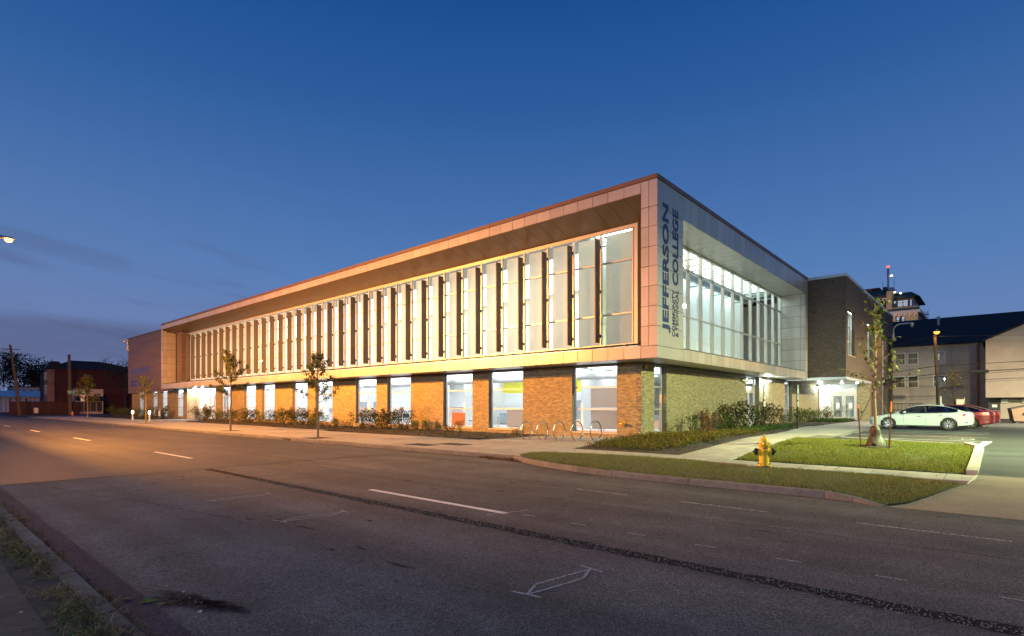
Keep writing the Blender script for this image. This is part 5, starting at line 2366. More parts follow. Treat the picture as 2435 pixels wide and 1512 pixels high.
def street_tree(x, y, h, cr, clear, label, nleaf, seed, leaf=.13, m=None, lean=0, sparse=False):
    random.seed(seed)
    t = thing('street_tree', label, 'tree', (x, y, 0), random.uniform(0, 6), 'young trees along the pavement')
    b = MB()
    top = Vector((lean, 0, h * .97))
    tp = []
    for i in range(9):
        k = i / 8
        tp.append(Vector((lean * k, 0, h * .97 * k)) + Vector((random.gauss(0, .02), random.gauss(0, .02), 0)) * h * .25 * (k > 0))
    b.tube(tp, [.045 * h / 4 * (1 - .8 * i / 8) + .006 for i in range(9)], 8)
    branches = []
    nb = 15
    for i in range(nb):
        k = clear + (1 - clear) * (i + .5) / nb * .92
        p = tp[0].lerp(tp[-1], k)
        a = i * 2.4 + random.uniform(-.4, .4)
        rel = (k - clear) / (1 - clear)
        ln = cr * (1.05 - .75 * rel) * random.uniform(.75, 1.15)
        d = Vector((math.cos(a), math.sin(a), .45 + .9 * rel))
        branches.append(limb(b, p, d, ln, .016 * h / 4, droop=-.02))
    part('trunk', b, m_bark, t, local=True, smooth=True)
    b = MB()
    allp = [(q, i / len(bp)) for bp in branches for i, q in enumerate(bp) if i > 1] + [(tp[-1], 1), (tp[-2], 1)]
    for _ in range(nleaf):
        q, k = random.choice(allp)
        p = q + rvec() * abs(random.gauss(0, .12)) * h / 4
        d = (rvec() + Vector((0, 0, -.55))).normalized()
        leafquad(b, p, d, Vector((0, 0, 1)), leaf * random.uniform(.7, 1.25), leaf * .5)
    part('crown', b, m or m_leaf, t, local=True)
    return t


street_tree(-61.73, 16.3, 4.6, 1.35, .42, 'thin street tree by the right bollard, in front of the dark cladding', 1000, 11, .14)
street_tree(-39.11, 15.3, 5.4, 1.75, .42, 'leafy street tree in the middle, left of the one by the drain slot', 2100, 12, .14)
street_tree(-26.9, 14.95, 4.55, 1.35, .40, 'street tree by the storm drain, nearest to the camera along the kerb', 2100, 13, .12)
street_tree(-87.3, 16.6, 5.6, 2.0, .34, 'far left street tree in front of the dark red house', 2200, 14, .19)
random.seed(21)

# the staked sycamore on the lawn: every large leaf an object
BX_, BY_ = -3.05, 22.55
BZ = G(BX_, BY_) + .05
t = thing('staked_tree', 'tall slim young tree with big lobed leaves, staked on the lawn', 'tree', (BX_, BY_, BZ))
b = MB()
tp = [Vector((.02 * math.sin(i * 1.3), .02 * math.cos(i * 1.7), 5.15 * i / 10)) for i in range(11)]
b.tube(tp, [.06, .052, .046, .04, .035, .03, .025, .02, .015, .010, .006], 9)
brs = []
for i in range(26):
    k = .33 + .62 * i / 25
    a = i * 2.4 + random.uniform(-.3, .3)
    rel = (k - .33) / .62
    ln = (1.55 - 1.2 * rel) * random.uniform(.7, 1.1)
    brs.append(limb(b, tp[0].lerp(tp[-1], k), Vector((math.cos(a), math.sin(a), .75 + .5 * rel)), ln, .016 - .009 * rel, n=6, wob=.12))
for bp in list(brs):
    for j in (2, 4):
        brs.append(limb(b, bp[j], (bp[j] - bp[j - 1]).normalized() + rvec() * .8, .28, .005, n=3))
part('trunk', b, m_bark, t, local=True, smooth=True)
lobes = [(0, 0), (.18, .10), (.50, .14), (.30, .30), (.42, .62), (.18, .55), (0, 1.0), (-.18, .55), (-.42, .62), (-.30, .30), (-.50, .14), (-.18, .10)]
leafmes = []
for v in range(3):
    q = MB()
    for x, y in lobes:
        q.v.append((x * .95, y, -.25 * y * y * (.5 + .4 * v) + abs(x) * (.25 - .2 * v)))
    q.v.append((0, .35, .03))
    for i in range(12):
        q.f.append((i, (i + 1) % 12, 12))
        q.mi.append(0)
    leafmes.append(mesh_of('leaf', q, m_leaf_syc))
cand = [q for bp in brs for q in bp[2:]] + tp[6:]
for i in range(270):
    p = random.choice(cand) + rvec() * .05
    if p.z > 4.2 and random.random() < .2:
        p = random.choice(tp[8:]) + rvec() * .14
    d = (Vector((p.x, p.y, 0)).normalized() * .6 + rvec() * .8 + Vector((0, 0, -.35))).normalized()
    s = random.uniform(.10, .20)
    o = share('leaf', random.choice(leafmes), t, p, d.to_track_quat('Y', 'Z').to_euler(), (s, s, s))
# watering bag zipped round the trunk
b = MB()
prof = []
for i in range(9):
    k = i / 8
    prof.append((.285 - .175 * k + .018 * math.sin(k * 9) - (.03 if i == 8 else 0), .02 + .70 * k))
nb_ = 22
rings = []
for r_, z_ in prof:
    i0 = len(b.v)
    for k in range(nb_):
        a = 2 * PI * k / nb_
        rr = r_ * (1 + .09 * math.sin(3 * a + z_ * 7) + .05 * math.sin(7 * a + z_ * 11))
        b.v.append((rr * math.cos(a), rr * math.sin(a), z_))
    rings.append(i0)
for i in range(8):
    for k in range(nb_):
        b.f.append((rings[i] + k, rings[i] + (k + 1) % nb_, rings[i + 1] + (k + 1) % nb_, rings[i + 1] + k))
        ang = 2 * PI * k / nb_
        b.mi.append(1 if (5.55 < ang < 6.1) else 0)
me = mesh_of('watering_bag', b, [m_bag, m_bag_silver], smooth=True)
o = bpy.data.objects.new('watering_bag', me)
C.objects.link(o)
o.location = (BX_, BY_, BZ)
tag(o, 'brown and silver watering bag wrapped round the foot of the staked tree', 'watering bag')
for (x, y, hh, lb, tape) in ((-3.5, 22.75, 1.50, 'left rusty stake of the young tree on the lawn', .12), (-2.62, 22.3, 1.62, 'right rusty stake of the young tree, with orange tape on top', .34)):
    z0 = G(x, y)
    t = thing('tree_stake', lb, 'stake', (x, y, z0), 0, 'stakes holding the young tree')
    b = MB()
    dx = .06 if x > -3 else -.09
    b.hexa([(-.022, -.022, -.1), (.022, -.022, -.1), (.022, .022, -.1), (-.022, .022, -.1), (dx - .018, -.018, hh), (dx + .018, -.018, hh), (dx + .018, .018, hh), (dx - .018, .018, hh)])
    part('post', b, m_rust, t, local=True)
    b = MB()
    k = 1 - tape / hh
    b.hexa([(dx * k - .024, -.024, hh - tape), (dx * k + .024, -.024, hh - tape), (dx * k + .024, .024, hh - tape), (dx * k - .024, .024, hh - tape), (dx - .021, -.021, hh + .005), (dx + .021, -.021, hh + .005), (dx + .021, .021, hh + .005), (dx - .021, .021, hh + .005)])
    part('tape', b, m_orange_tape, t, local=True)
    b = MB()
    b.tube([(dx * .6, 0, hh * .62), (BX_ - x, BY_ - y, 2.05 + BZ - z0)], .012, 6)
    part('guy_strap', b, m_strap, t, local=True)

# shrubs: stems, leaves and dried flower heads; variants shared
SHR = {}


def shrub_proto(kind, v):
    key = (kind, v)
    if key in SHR:
        return SHR[key]
    random.seed(100 + v * 7 + hash(kind) % 50 if False else 100 + v * 7 + sum(map(ord, kind)) % 50)
    st, lf = MB(), MB()
    heads = []
    nst, hh, spread, nl, ls = {'hydrangea': (14, 1.05, .62, 420, .13), 'leafy': (10, .85, .5, 330, .10), 'tall': (6, 1.25, .3, 260, .12), 'rust': (12, .95, .45, 300, .10), 'low': (9, .5, .4, 200, .09)}[kind]
    tips = []
    for i in range(nst):
        a = i * 2.4 + random.random()
        r = spread * math.sqrt((i + .5) / nst)
        d = Vector((math.cos(a) * r * .9, math.sin(a) * r * .9, hh * random.uniform(.75, 1.05)))
        p = limb(st, (math.cos(a) * r * .3, math.sin(a) * r * .3, -.03), d, d.length, .011, n=4, wob=.12)
        tips.append(p)
    for _ in range(nl):
        bp = random.choice(tips)
        q = bp[random.choice((1, 2, 3, 3, 4, 4))] + rvec() * .12
        if q.z < .05:
            q.z = .05 + random.random() * .1
        leafquad(lf, q, (rvec() + Vector((q.x, q.y, .1))).normalized(), Vector((0, 0, 1)), ls * random.uniform(.7, 1.3), ls * .62)
    if kind == 'hydrangea':
        for bp in tips:
            if random.random() < .75:
                fb = MB()
                c = bp[-1] + Vector((0, 0, .04))
                for _ in range(22):
                    n = rvec()
                    leafquad(fb, c + Vector((n.x * .07, n.y * .07, n.z * .08)), n + rvec() * .5, rvec(), .06, .05)
                heads.append(mesh_of('flower_head', fb, m_flower if random.random() < .65 else m_flower_cream))
    mleaf = {'hydrangea': m_leaf_hyd, 'leafy': m_leaf_bright, 'tall': m_leaf_bright, 'rust': m_leaf_rust, 'low': m_leaf_hyd}[kind]
    SHR[key] = (mesh_of('stems', st, m_bark_dark), mesh_of('foliage', lf, mleaf), heads)
    return SHR[key]


def shrub(kind, v, x, y, label, group, s=1.0):
    st, lf, heads = shrub_proto(kind, v)
    t = thing('hydrangea_shrub' if kind == 'hydrangea' else 'garden_shrub', label, 'shrub', (x, y, G(x, y)), (x * 7.3 + y * 3.1) % 6.28, group)
    t.scale = (s, s, s * (.92 + .16 * ((x * 13.7) % 1)))
    share('stems', st, t)
    share('foliage', lf, t)
    for h in heads:
        share('flower_head', h, t)
    return t


gs = 'shrubs in the bed under the street windows'
wn = ['window next to the corner', 'second window from the corner', 'third window from the corner', 'fourth window from the corner', 'fifth window from the corner', 'sixth window from the corner',
      'seventh window from the corner', 'eighth window from the corner', 'ninth window from the corner', 'tenth window from the corner']
row = [(-20.3, 23.6, 'low', .9, 'small'), (-24.6, 23.2, 'tall', .65, 'thin'), (-25.9, 23.4, 'low', 1.2, 'low'), (-27.6, 23.2, 'leafy', .9, 'leafy'), (-29.2, 23.3, 'leafy', .8, 'leafy'),
       (-30.6, 23.2, 'hydrangea', 1.25, 'brown headed'), (-32.0, 23.0, 'hydrangea', 1.35, 'tall brown headed'), (-33.6, 23.2, 'hydrangea', 1.3, 'broad brown headed'), (-35.0, 23.0, 'hydrangea', 1.15, 'brown headed'),
       (-37.4, 23.3, 'low', 1.1, 'low'), (-39.0, 23.2, 'leafy', .8, 'sparse'), (-41.2, 23.0, 'leafy', 1.25, 'dark round'), (-42.8, 23.2, 'hydrangea', 1.3, 'brown headed'), (-44.4, 23.0, 'hydrangea', 1.25, 'dense brown headed'), (-46.2, 23.2, 'hydrangea', 1.4, 'big brown headed'), (-47.9, 23.0, 'hydrangea', 1.3, 'brown headed'),
       (-50.0, 23.1, 'leafy', 1.25, 'green'), (-52.0, 23.2, 'leafy', 1.2, 'loose green'), (-54.2, 23.0, 'hydrangea', 1.35, 'tall brown headed'), (-56.5, 23.2, 'hydrangea', 1.2, 'brown headed'), (-58.8, 23.0, 'hydrangea', 1.2, 'spreading'), (-61.2, 23.2, 'leafy', 1.1, 'green'),
       (-63.6, 23.0, 'hydrangea', 1.3, 'brown headed'), (-66.0, 23.2, 'hydrangea', 1.45, 'tall dark'), (-67.8, 23.4, 'hydrangea', 1.4, 'rounded dark')]
for i, (x, y, kd, s, adj) in enumerate(row):
    j = min(range(10), key=lambda k: abs((WIN[k][0] + WIN[k][1]) / 2 - x))
    xm = (WIN[j][0] + WIN[j][1]) / 2
    side = 'below' if abs(x - xm) < 1.0 else ('just right of' if x > xm else 'just left of')
    shrub(kd, i % 3, x, y, f'{adj} shrub {side} the {wn[j]}', gs, s)
ga = 'shrubs in the bed round the corner'
for (x, y, kd, v, s, lb) in (
        (-12.9, 27.2, 'rust', 0, .6, 'small bare reddish shrub at the corner window'), (-12.5, 29.6, 'leafy', 1, 1.15, 'green shrub right of the narrow corner window'),
        (-11.2, 30.2, 'leafy', 0, .95, 'green shrub in front of the pale brick wall'), (-10.7, 26.8, 'rust', 1, 1.2, 'upright orange leaved shrub at the front of the bed'),
        (-11.7, 32.0, 'leafy', 2, 1.2, 'dark leafy shrub behind the orange leaved one'), (-11.9, 33.6, 'hydrangea', 0, 1.45, 'tall hydrangea with brown heads left of the glass side door'),
        (-11.2, 34.8, 'hydrangea', 1, 1.5, 'broad hydrangea with brown heads in the middle of the corner bed'), (-11.0, 36.6, 'hydrangea', 2, 1.45, 'hydrangea with brown heads in front of the glass side door'),
        (-10.6, 37.7, 'rust', 2, 1.25, 'rusty brown shrub just left of the nearer sign post'), (-10.2, 38.9, 'leafy', 0, 1.1, 'bright green shrub just right of the nearer sign post'),
        (-9.7, 39.6, 'tall', 1, 1.15, 'upright bright green shrub between the two sign posts'), (-10.8, 31.0, 'low', 0, 1.3, 'low dark shrub at the foot of the hydrangeas')):
    shrub(kd, v, x, y, lb, ga, s)
gb = 'shrubs by the glass entrance doors'
for (x, y, kd, v, s, lb) in ((-12.6, 50.0, 'tall', 0, 1.15, 'upright bright shrub before the narrow side window'), (-12.3, 52.6, 'leafy', 1, 1.3, 'bright green shrub right of the narrow side window'),
                             (-12.2, 54.6, 'leafy', 2, 1.3, 'bright green shrub behind the farther sign post'), (-12.0, 56.6, 'leafy', 0, 1.4, 'bright shrub left of the orange one near the doors'),
                             (-11.9, 58.2, 'rust', 0, 1.3, 'orange leaved shrub left of the white door panel'), (-11.7, 59.4, 'leafy', 1, 1.2, 'green shrub in front of the white door panel')):
    shrub(kd, v, x, y, lb, gb, s)
gd = 'shrubs left of the street entrance'
for (x, y, kd, v, s, lb) in ((-81.4, 23.2, 'hydrangea', 0, 1.5, 'pale headed hydrangea right behind the yard sign'), (-84.4, 23.2, 'hydrangea', 1, 1.3, 'hydrangea between the yard sign and the thin street tree'),
                             (-88.0, 23.0, 'leafy', 1, 1.5, 'dark shrub under the cladding behind the right bollard'), (-92.0, 23.0, 'leafy', 2, 1.5, 'dark shrub between the two bollards'),
                             (-96.5, 23.0, 'leafy', 0, 1.6, 'dark shrub behind the left bollard'), (-101.0, 23.0, 'leafy', 1, 1.8, 'big dark shrub at the west end of the brick wall'), (-105.5, 23.5, 'leafy', 2, 1.9, 'dark bush beyond the west corner of the college')):
    shrub(kd, v, x, y, lb, gd, s)
random.seed(33)


def cover(poly, n, name, m, hmin, hmax, ls, label, zf=G):
    b = MB()
    for x, y in scatter(poly, n):
        h = random.uniform(hmin, hmax)
        z = zf(x, y)
        for k in range(6):
            d = (rvec() + Vector((0, 0, .6))).normalized()
            p = Vector((x, y, z + .03 + h * random.uniform(.2, 1))) + rvec() * .05
            leafquad(b, p, d, Vector((0, 0, 1)), ls * random.uniform(.6, 1.3), ls * .5)
    o = part(name, b, m, kind='stuff', label=label)
    tag(o, cat='ground cover')
    return o


cover([(-12.2, 18.25), (-9.4, 18.2), (-8.75, 19.0), (-8.6, 27.8), (-9.0, 31), (-10.4, 31), (-10.6, 26), (-12.9, 25.2), (-12.9, 22.0)], 2700, 'ground_cover', m_cover, .05, .24, .085, 'yellow green ground cover carpeting the bed at the corner')
cover([(-8.7, 28.2), (-9.3, 36), (-9.7, 40.2), (-11.5, 40.2), (-11, 31)], 620, 'ground_cover', m_cover_green, .05, .22, .10, 'bright green ground cover under the sign posts')
cover([(-9.5, 52.0), (-9.7, 60.0), (-13, 60.0), (-12.8, 56)], 700, 'ground_cover', m_cover_green, .06, .24, .12, 'bright green ground cover in front of the glass doors')
cover([(-19.4, 21), (-21.2, 19.9), (-26, 20.0), (-40, 20.8), (-62, 21.6), (-62, 23), (-40, 22.4), (-26, 22.2), (-19.4, 22.6)], 900, 'ground_cover', M('cover_thin', (.1, .085, .03), .9, island=.5), .03, .14, .08, 'thin weedy cover along the front of the street bed')

# ---- weeds, dead grass and litter along the near kerb
wpoly = [(-14, .78), (6, .78), (6, 1.12), (-14, 1.12)]
b = MB()
b.poly([(-40, .80, -.012), (8, .80, -.012), (8, 1.1, -.012), (-40, 1.1, -.012)])
part('kerb_dirt', b, m_soil, kind='structure')
b = MB()
dead = MB()
for i in range(1500):
    x = random.uniform(-14, -3.2)
    y = random.choice((random.gauss(.93, .10), random.gauss(1.02, .07), random.gauss(1.02, .09), random.gauss(1.33, .04)))
    if pnoise.noise(Vector((x * 1.7, y * 3, 0))) < -.12:
        continue
    z = -.125 if y > 1.27 else 0.0
    tgt = b if random.random() < .6 else dead
    for k in range(random.randint(3, 9)):
        a = random.uniform(0, 6.28)
        ln = random.uniform(.05, .15) * random.choice((.6, 1, 1, 1.6))
        up = random.uniform(.15, .9)
        d = Vector((math.cos(a), math.sin(a), up)).normalized()
        p0 = Vector((x + random.gauss(0, .015), y + random.gauss(0, .015), z))
        s = d.cross(Vector((0, 0, 1))).normalized() * random.uniform(.0015, .0035)
        p1 = p0 + d * ln * .55
        p2 = p1 + (d + Vector((0, 0, -.55))).normalized() * ln * .5
        j = len(tgt.v)
        tgt.v += [tuple(p0 - s), tuple(p0 + s), tuple(p1 + s * .8), tuple(p1 - s * .8), tuple(p2)]
        tgt.f += [(j, j + 1, j + 2, j + 3), (j + 3, j + 2, j + 4)]
        tgt.mi += [0, 0]
o = part('kerb_weeds', b, m_weed, kind='stuff', label='small green weeds growing in the joint behind the near kerb')
tag(o, cat='weeds')
o = part('dead_grass', dead, m_drystalk, kind='stuff', label='straw coloured dead grass tufts lying over the near kerb')
tag(o, cat='dead grass')
# small clover-like leaves in the kerb joint
b = MB()
for i in range(1300):
    x, y = random.uniform(-12, -3.6), random.gauss(.97, .08)
    if math.sin(x * 2.1) + random.gauss(0, .5) < .2:
        continue
    leafquad(b, Vector((x, y, random.uniform(.0, .05))), (rvec() + Vector((0, 0, .5))), Vector((0, 0, 1)), .03, .024)
o = part('clover', b, m_cover_green, kind='stuff', label='green clover like leaves in the near kerb joint')
tag(o, cat='weeds')
# fallen leaves, each its own object
lm = []
for col, nm in (((.30, .13, .04), 'dead_leaf_orange'), ((.20, .10, .05), 'dead_leaf_brown'), ((.42, .36, .26), 'dead_leaf_pale'), ((.09, .17, .03), 'green_fallen_leaf')):
    q = MB()
    for x, y in lobes:
        q.v.append((x, y, .12 * abs(x) + .1 * (y - .4) ** 2))
    q.v.append((0, .4, .0))
    for i in range(12):
        q.f.append((i, (i + 1) % 12, 12))
        q.mi.append(0)
    lm.append(mesh_of('fallen_leaf', q, translucent_mat(nm, col, .2)))
spots = [(-5.95, 1.52, 3, .16, 'broad green fallen leaf lying against the near kerb'), (-5.72, 1.60, 3, .09, 'smaller green leaf right of the big one by the near kerb'), (-6.15, 1.43, 3, .11, 'green leaf half under the straw tuft by the near kerb')]
for x, y, k, s, lb in spots:
    o = bpy.data.objects.new('fallen_leaf', lm[k])
    C.objects.link(o)
    o.location = (x, y, ZR + .012)
    o.rotation_euler = (R(random.uniform(-12, 12)), R(random.uniform(-12, 12)), random.uniform(0, 6))
    o.scale = (s, s, s)
    tag(o, lb, 'leaf', 'leaves lying by the near kerb')
for i in range(70):
    on = random.random() < .5
    x = random.uniform(-9, -3.6)
    y = random.uniform(-1.2, .75) if on else random.uniform(1.4, 3.2)
    if not on and random.random() < .45:
        x, y = random.gauss(-5.45, .22), random.gauss(1.85, .08)
    k = random.choice((0, 1, 2))
    s = random.uniform(.02, .055)
    o = bpy.data.objects.new('fallen_leaf', lm[k])
    C.objects.link(o)
    o.location = (x, y, (-.014 if on else ZR + .006))
    o.rotation_euler = (R(random.uniform(-20, 20)), R(random.uniform(-20, 20)), random.uniform(0, 6))
    o.scale = (s, s, s)
    where = 'the dirty near pavement' if on else 'the asphalt near the left kerb'
    tag(o, ('small orange', 'small brown', 'small pale')[k] + ' dead leaf lying on ' + where, 'leaf', 'tiny dead ' + ('orange', 'brown', 'pale')[k] + ' leaves on ' + where)
b = MB()
for pl, n in ((lawn_b, 150), (lawn_a, 130), ([(-12, 16.5), (-.5, 16.3), (-.5, 17.3), (-12, 17.7)], 40), ([(-19, 17.9), (-12.8, 17.9), (-13.6, 24.5), (-18.9, 24.5)], 40)):
    for x, y in scatter(pl, n):
        leafquad(b, Vector((x, y, G(x, y) + (.05 if pl in (lawn_a, lawn_b) else .006))), rvec() * .4 + Vector((random.gauss(0, 1), random.gauss(0, 1), .1)), Vector((0, 0, 1)), random.uniform(.05, .10), .05)
o = part('scattered_leaves', b, m_leaf_rust, kind='stuff', label='brown leaves scattered over the lawns and pavement')
tag(o, cat='leaves')
# litter drift in the gutter where the kerb turns
b = MB()
for i in range(260):
    x = -13.6 + random.random() ** 1.4 * 2.1
    y = 13.86 - random.random() ** 2 * .5 * (1 if x > -13 else .4)
    leafquad(b, Vector((x, y, ZR + .01 + random.random() * .03)), rvec(), Vector((0, 0, 1)), .09, .06)
o = part('gutter_litter', b, m_leaf_rust, kind='stuff', label='drift of brown leaves in the gutter where the kerb turns out')
tag(o, cat='leaves')
# ================================================================== CARS
random.seed(44)


def boolean_cut(me, cutters):
    o = bpy.data.objects.new('tmp', me)
    C.objects.link(o)
    cs = []
    for c in cutters:
        co = bpy.data.objects.new('cut', c)
        C.objects.link(co)
        md = o.modifiers.new('b', 'BOOLEAN')
        md.operation = 'DIFFERENCE'
        md.solver = 'EXACT'
        md.object = co
        cs.append(co)
    bpy.context.view_layer.update()
    dg = bpy.context.evaluated_depsgraph_get()
    r = bpy.data.meshes.new_from_object(o.evaluated_get(dg))
    for x in cs + [o]:
        bpy.data.objects.remove(x)
    return r


def ip(tab, x):
    for i in range(len(tab) - 1):
        if x <= tab[i + 1][0]:
            a, c = tab[i], tab[i + 1]
            t = (x - a[0]) / (c[0] - a[0])
            return [p + (q - p) * t for p, q in zip(a[1:], c[1:])]
    return list(tab[-1][1:])


def sedan(label, paint, loc, rotz, lightcol):
    """four door saloon, nose at local -x"""
    Lc = 4.9
    t = thing('parked_car', label, 'car', loc, rotz, 'cars parked in the lot')
    # x, half width, sill z, belt z, deck z (centre)
    tab = [(0.0, .52, .30, .60, .64), (.06, .66, .24, .62, .68), (.22, .80, .20, .66, .745), (.55, .87, .18, .72, .82), (1.0, .905, .18, .80, .90), (1.45, .915, .18, .87, .965),
           (1.9, .92, .18, .90, .97), (2.6, .92, .18, .93, .98), (3.3, .92, .18, .96, 1.0), (3.9, .91, .19, .985, 1.04), (4.35, .885, .22, .99, 1.07), (4.7, .83, .27, .96, 1.06), (4.84, .75, .32, .90, 1.0), (4.9, .62, .38, .80, .88)]
    xs = [tab[0][0]]
    for i in range(len(tab) - 1):
        n = max(1, round((tab[i + 1][0] - tab[i][0]) / .14))
        for k in range(1, n + 1):
            xs.append(tab[i][0] + (tab[i + 1][0] - tab[i][0]) * k / n)
    b = MB()
    ns = None
    rings = []
    for x in xs:
        hw, zs, zb, zd = ip(tab, x)
        x = x - Lc / 2
        half = [(0.0, zs), (hw * .80, zs), (hw * .955, zs + .04), (hw * .985, zs + .16), (hw * .97, zs + (zb - zs) * .38), (hw * 1.0, zs + (zb - zs) * .66), (hw * .995, zs + (zb - zs) * .80),
                (hw * .955, zb), (hw * .90, zb + (zd - zb) * .45), (hw * .70, zb + (zd - zb) * .82), (hw * .35, zd), (0.0, zd + .012)]
        ring = half + [(-y, z) for y, z in reversed(half[1:-1])]
        ns = len(ring)
        i0 = len(b.v)
        b.v += [(x, y, z) for y, z in ring]
        rings.append(i0)
    for i in range(len(rings) - 1):
        for k in range(ns):
            k2 = (k + 1) % ns
            b.f.append((rings[i] + k, rings[i + 1] + k, rings[i + 1] + k2, rings[i] + k2))
            b.mi.append(0)
    b.f.append(tuple(rings[0] + k for k in range(ns)))
    b.f.append(tuple(rings[-1] + k for k in reversed(range(ns))))
    b.mi += [0, 0]
    me = mesh_of('body', b, paint)
    WX = (.98 - Lc / 2, .98 + 2.83 - Lc / 2)
    WR = .335
    cuts = []
    for wx in WX:
        for sy in (-1, 1):
            q = MB()
            q.lathe([(WR + .055, sy * .60), (WR + .055, sy * 1.2)] if sy > 0 else [(WR + .055, -1.2), (WR + .055, -.60)], 28, (wx, 0, WR), 'y')
            cuts.append(mesh_of('cut', q, m_dark))
    me2 = boolean_cut(me, cuts)
    me2.polygons.foreach_set('use_smooth', [True] * len(me2.polygons))
    me2.set_sharp_from_angle(angle=R(32))
    me2.materials.clear()
    me2.materials.append(paint)
    body = bpy.data.objects.new('body', me2)
    C.objects.link(body)
    body.parent = t
    ORI[body.name] = Vector((0, 0, 0))
    # greenhouse: tab x, base half width, base z, top half width, roof z
    gt = [(1.30, .80, .93, .78, .945), (1.62, .83, .93, .70, 1.10), (2.0, .85, .94, .615, 1.30), (2.32, .855, .95, .575, 1.405), (2.7, .86, .96, .565, 1.445), (3.1, .86, .97, .56, 1.44), (3.5, .85, .985, .56, 1.395), (3.85, .83, 1.0, .585, 1.30),
          (4.2, .79, 1.02, .64, 1.175), (4.5, .74, 1.035, .70, 1.065)]
    gx = []
    for i in range(len(gt) - 1):
        for k in range(3):
            gx.append(gt[i][0] + (gt[i + 1][0] - gt[i][0]) * k / 3)
    gx.append(gt[-1][0])

    def gsec(x):
        hb, zb_, ht, zr = ip(gt, x)
        return [(hb, zb_), (hb * .985, zb_ + (zr - zb_) * .08), (ht + (hb - ht) * .10, zb_ + (zr - zb_) * .88), (ht * .94, zr - .012 * min(1, (zr - zb_) * 3)), (ht * .55, zr + .008), (0, zr + .014)]
    sides, front, rear, roof = {1: MB(), -1: MB()}, MB(), MB(), MB()

    def gp(x, k, sy):
        y, z = gsec(x)[k]
        return (x - Lc / 2, y * sy, z)
    for i in range(len(gx) - 1):
        a, c = gx[i], gx[i + 1]
        for sy in (1, -1):
            for k in range(5):
                q = [gp(a, k, sy), gp(c, k, sy), gp(c, k + 1, sy), gp(a, k + 1, sy)]
                if sy < 0:
                    q.reverse()
                mid = (a + c) / 2
                if k <= 1:
                    tgt = sides[sy] if 1.5 < mid < 4.25 else roof
                elif k == 2:
                    tgt = roof
                else:
                    tgt = front if mid < 2.20 else (roof if mid < 3.62 else rear)
                if k == 2 and (mid < 1.6 or mid > 4.3):
                    tgt = roof
                tgt.poly(q)
    part('roof', roof, paint, t, local=True, smooth=True)
    for sy in (1, -1):
        part('side_glass', sides[sy], m_glass_car, t, local=True, smooth=True)
    part('windscreen', front, m_glass_car, t, local=True, smooth=True)
    part('rear_window', rear, M('rear_glass_dark', (.012, .014, .016), .08, coat=.5), t, local=True, smooth=True)
    # inside: dark seats and dash so the cabin is not empty
    b = MB()
    for x in (2.15, 3.15):
        for y in (-.4, .4):
            b.hexa([(x - Lc / 2, y - .24, .55), (x + .5 - Lc / 2, y - .24, .55), (x + .5 - Lc / 2, y + .24, .55), (x - Lc / 2, y + .24, .55),
                    (x + .42 - Lc / 2, y - .2, 1.2), (x + .58 - Lc / 2, y - .2, 1.2), (x + .58 - Lc / 2, y + .2, 1.2), (x + .42 - Lc / 2, y + .2, 1.2)])
    b.box(1.55 - Lc / 2, -.7, .6, 1.85 - Lc / 2, .7, .95)
    b.lathe([(.17, -.015), (.19, 0), (.17, .015)], 14, (2.0 - Lc / 2, .38, .92), 'x')
    part('seats', b, m_dark, t, local=True)
    for sy in (-1, 1):
        def pil(x0, x1, wd, m, nm, out=.004):
            b = MB()
            p, q = Vector(gp(x0, 1, sy)), Vector(gp(x1, 2, sy))
            n = Vector((0, sy, .35)).normalized() * out
            w2 = Vector((wd / 2, 0, 0))
            b.hexa([p - w2 - n, p + w2 - n, q + w2 - n, q - w2 - n, p - w2 + n, p + w2 + n, q + w2 + n, q - w2 + n])
            return part(nm, b, m, t, local=True)
        pil(2.78, 2.72, .085, m_dark, 'pillar')
        pil(3.76, 3.60, .05, m_chrome if paint is m_car_white else m_dark, 'pillar')
        b = MB()
        b.tube([gp(1.62, 2, sy), gp(2.0, 2, sy), gp(2.32, 2, sy), gp(2.7, 2, sy), gp(3.1, 2, sy), gp(3.5, 2, sy), gp(3.85, 2, sy), gp(4.2, 2, sy)], .012, 6)
        part('window_trim', b, m_dark, t, local=True)
        b = MB()
        b.tube([tuple(Vector(gp(x, 0, sy)) + Vector((0, sy * .055, -.005))) for x in (1.6, 2.0, 2.6, 3.2, 3.8, 4.1)], .008, 6)
        part('belt_trim', b, m_chrome, t, local=True)
        # door seams, handles, mirror, lamps
        b = MB()
        for x, zt in ((1.72, .90), (2.77, .93), (3.72, .97)):
            pts = []
            for z in np.linspace(.30, zt - .01, 9):
                hw, zs, zb, zd = ip(tab, x)
                k = (z - zs) / (zb - zs)
                y = hw * np.interp(k, [0, .05, .2, .38, .66, .8, 1], [.955, .96, .985, .97, 1.0, .995, .955])
                pts.append((x - Lc / 2, sy * (y + .0015), z))
            b.tube(pts, .0045, 4)
        part('door_seam', b, m_gap, t, local=True)
        for x in (2.45, 3.45):
            b = MB()
            hw, zs, zb, zd = ip(tab, x)
            b.obox((x - Lc / 2, sy * (hw + .012), zs + (zb - zs) * .80), (1, 0, 0), (0, 1, 0), (0, 0, 1), .10, .014, .014)
            part('door_handle', b, m_chrome, t, local=True)
        b = MB()
        hw = ip(tab, 1.8)[0]
        b.hexa([(1.74 - Lc / 2, sy * (hw - .02), .95), (1.86 - Lc / 2, sy * (hw - .02), .95), (1.86 - Lc / 2, sy * (hw + .17), .96), (1.72 - Lc / 2, sy * (hw + .16), .96),
                (1.76 - Lc / 2, sy * (hw - .02), 1.04), (1.86 - Lc / 2, sy * (hw - .02), 1.04), (1.86 - Lc / 2, sy * (hw + .15), 1.07), (1.74 - Lc / 2, sy * (hw + .14), 1.06)])
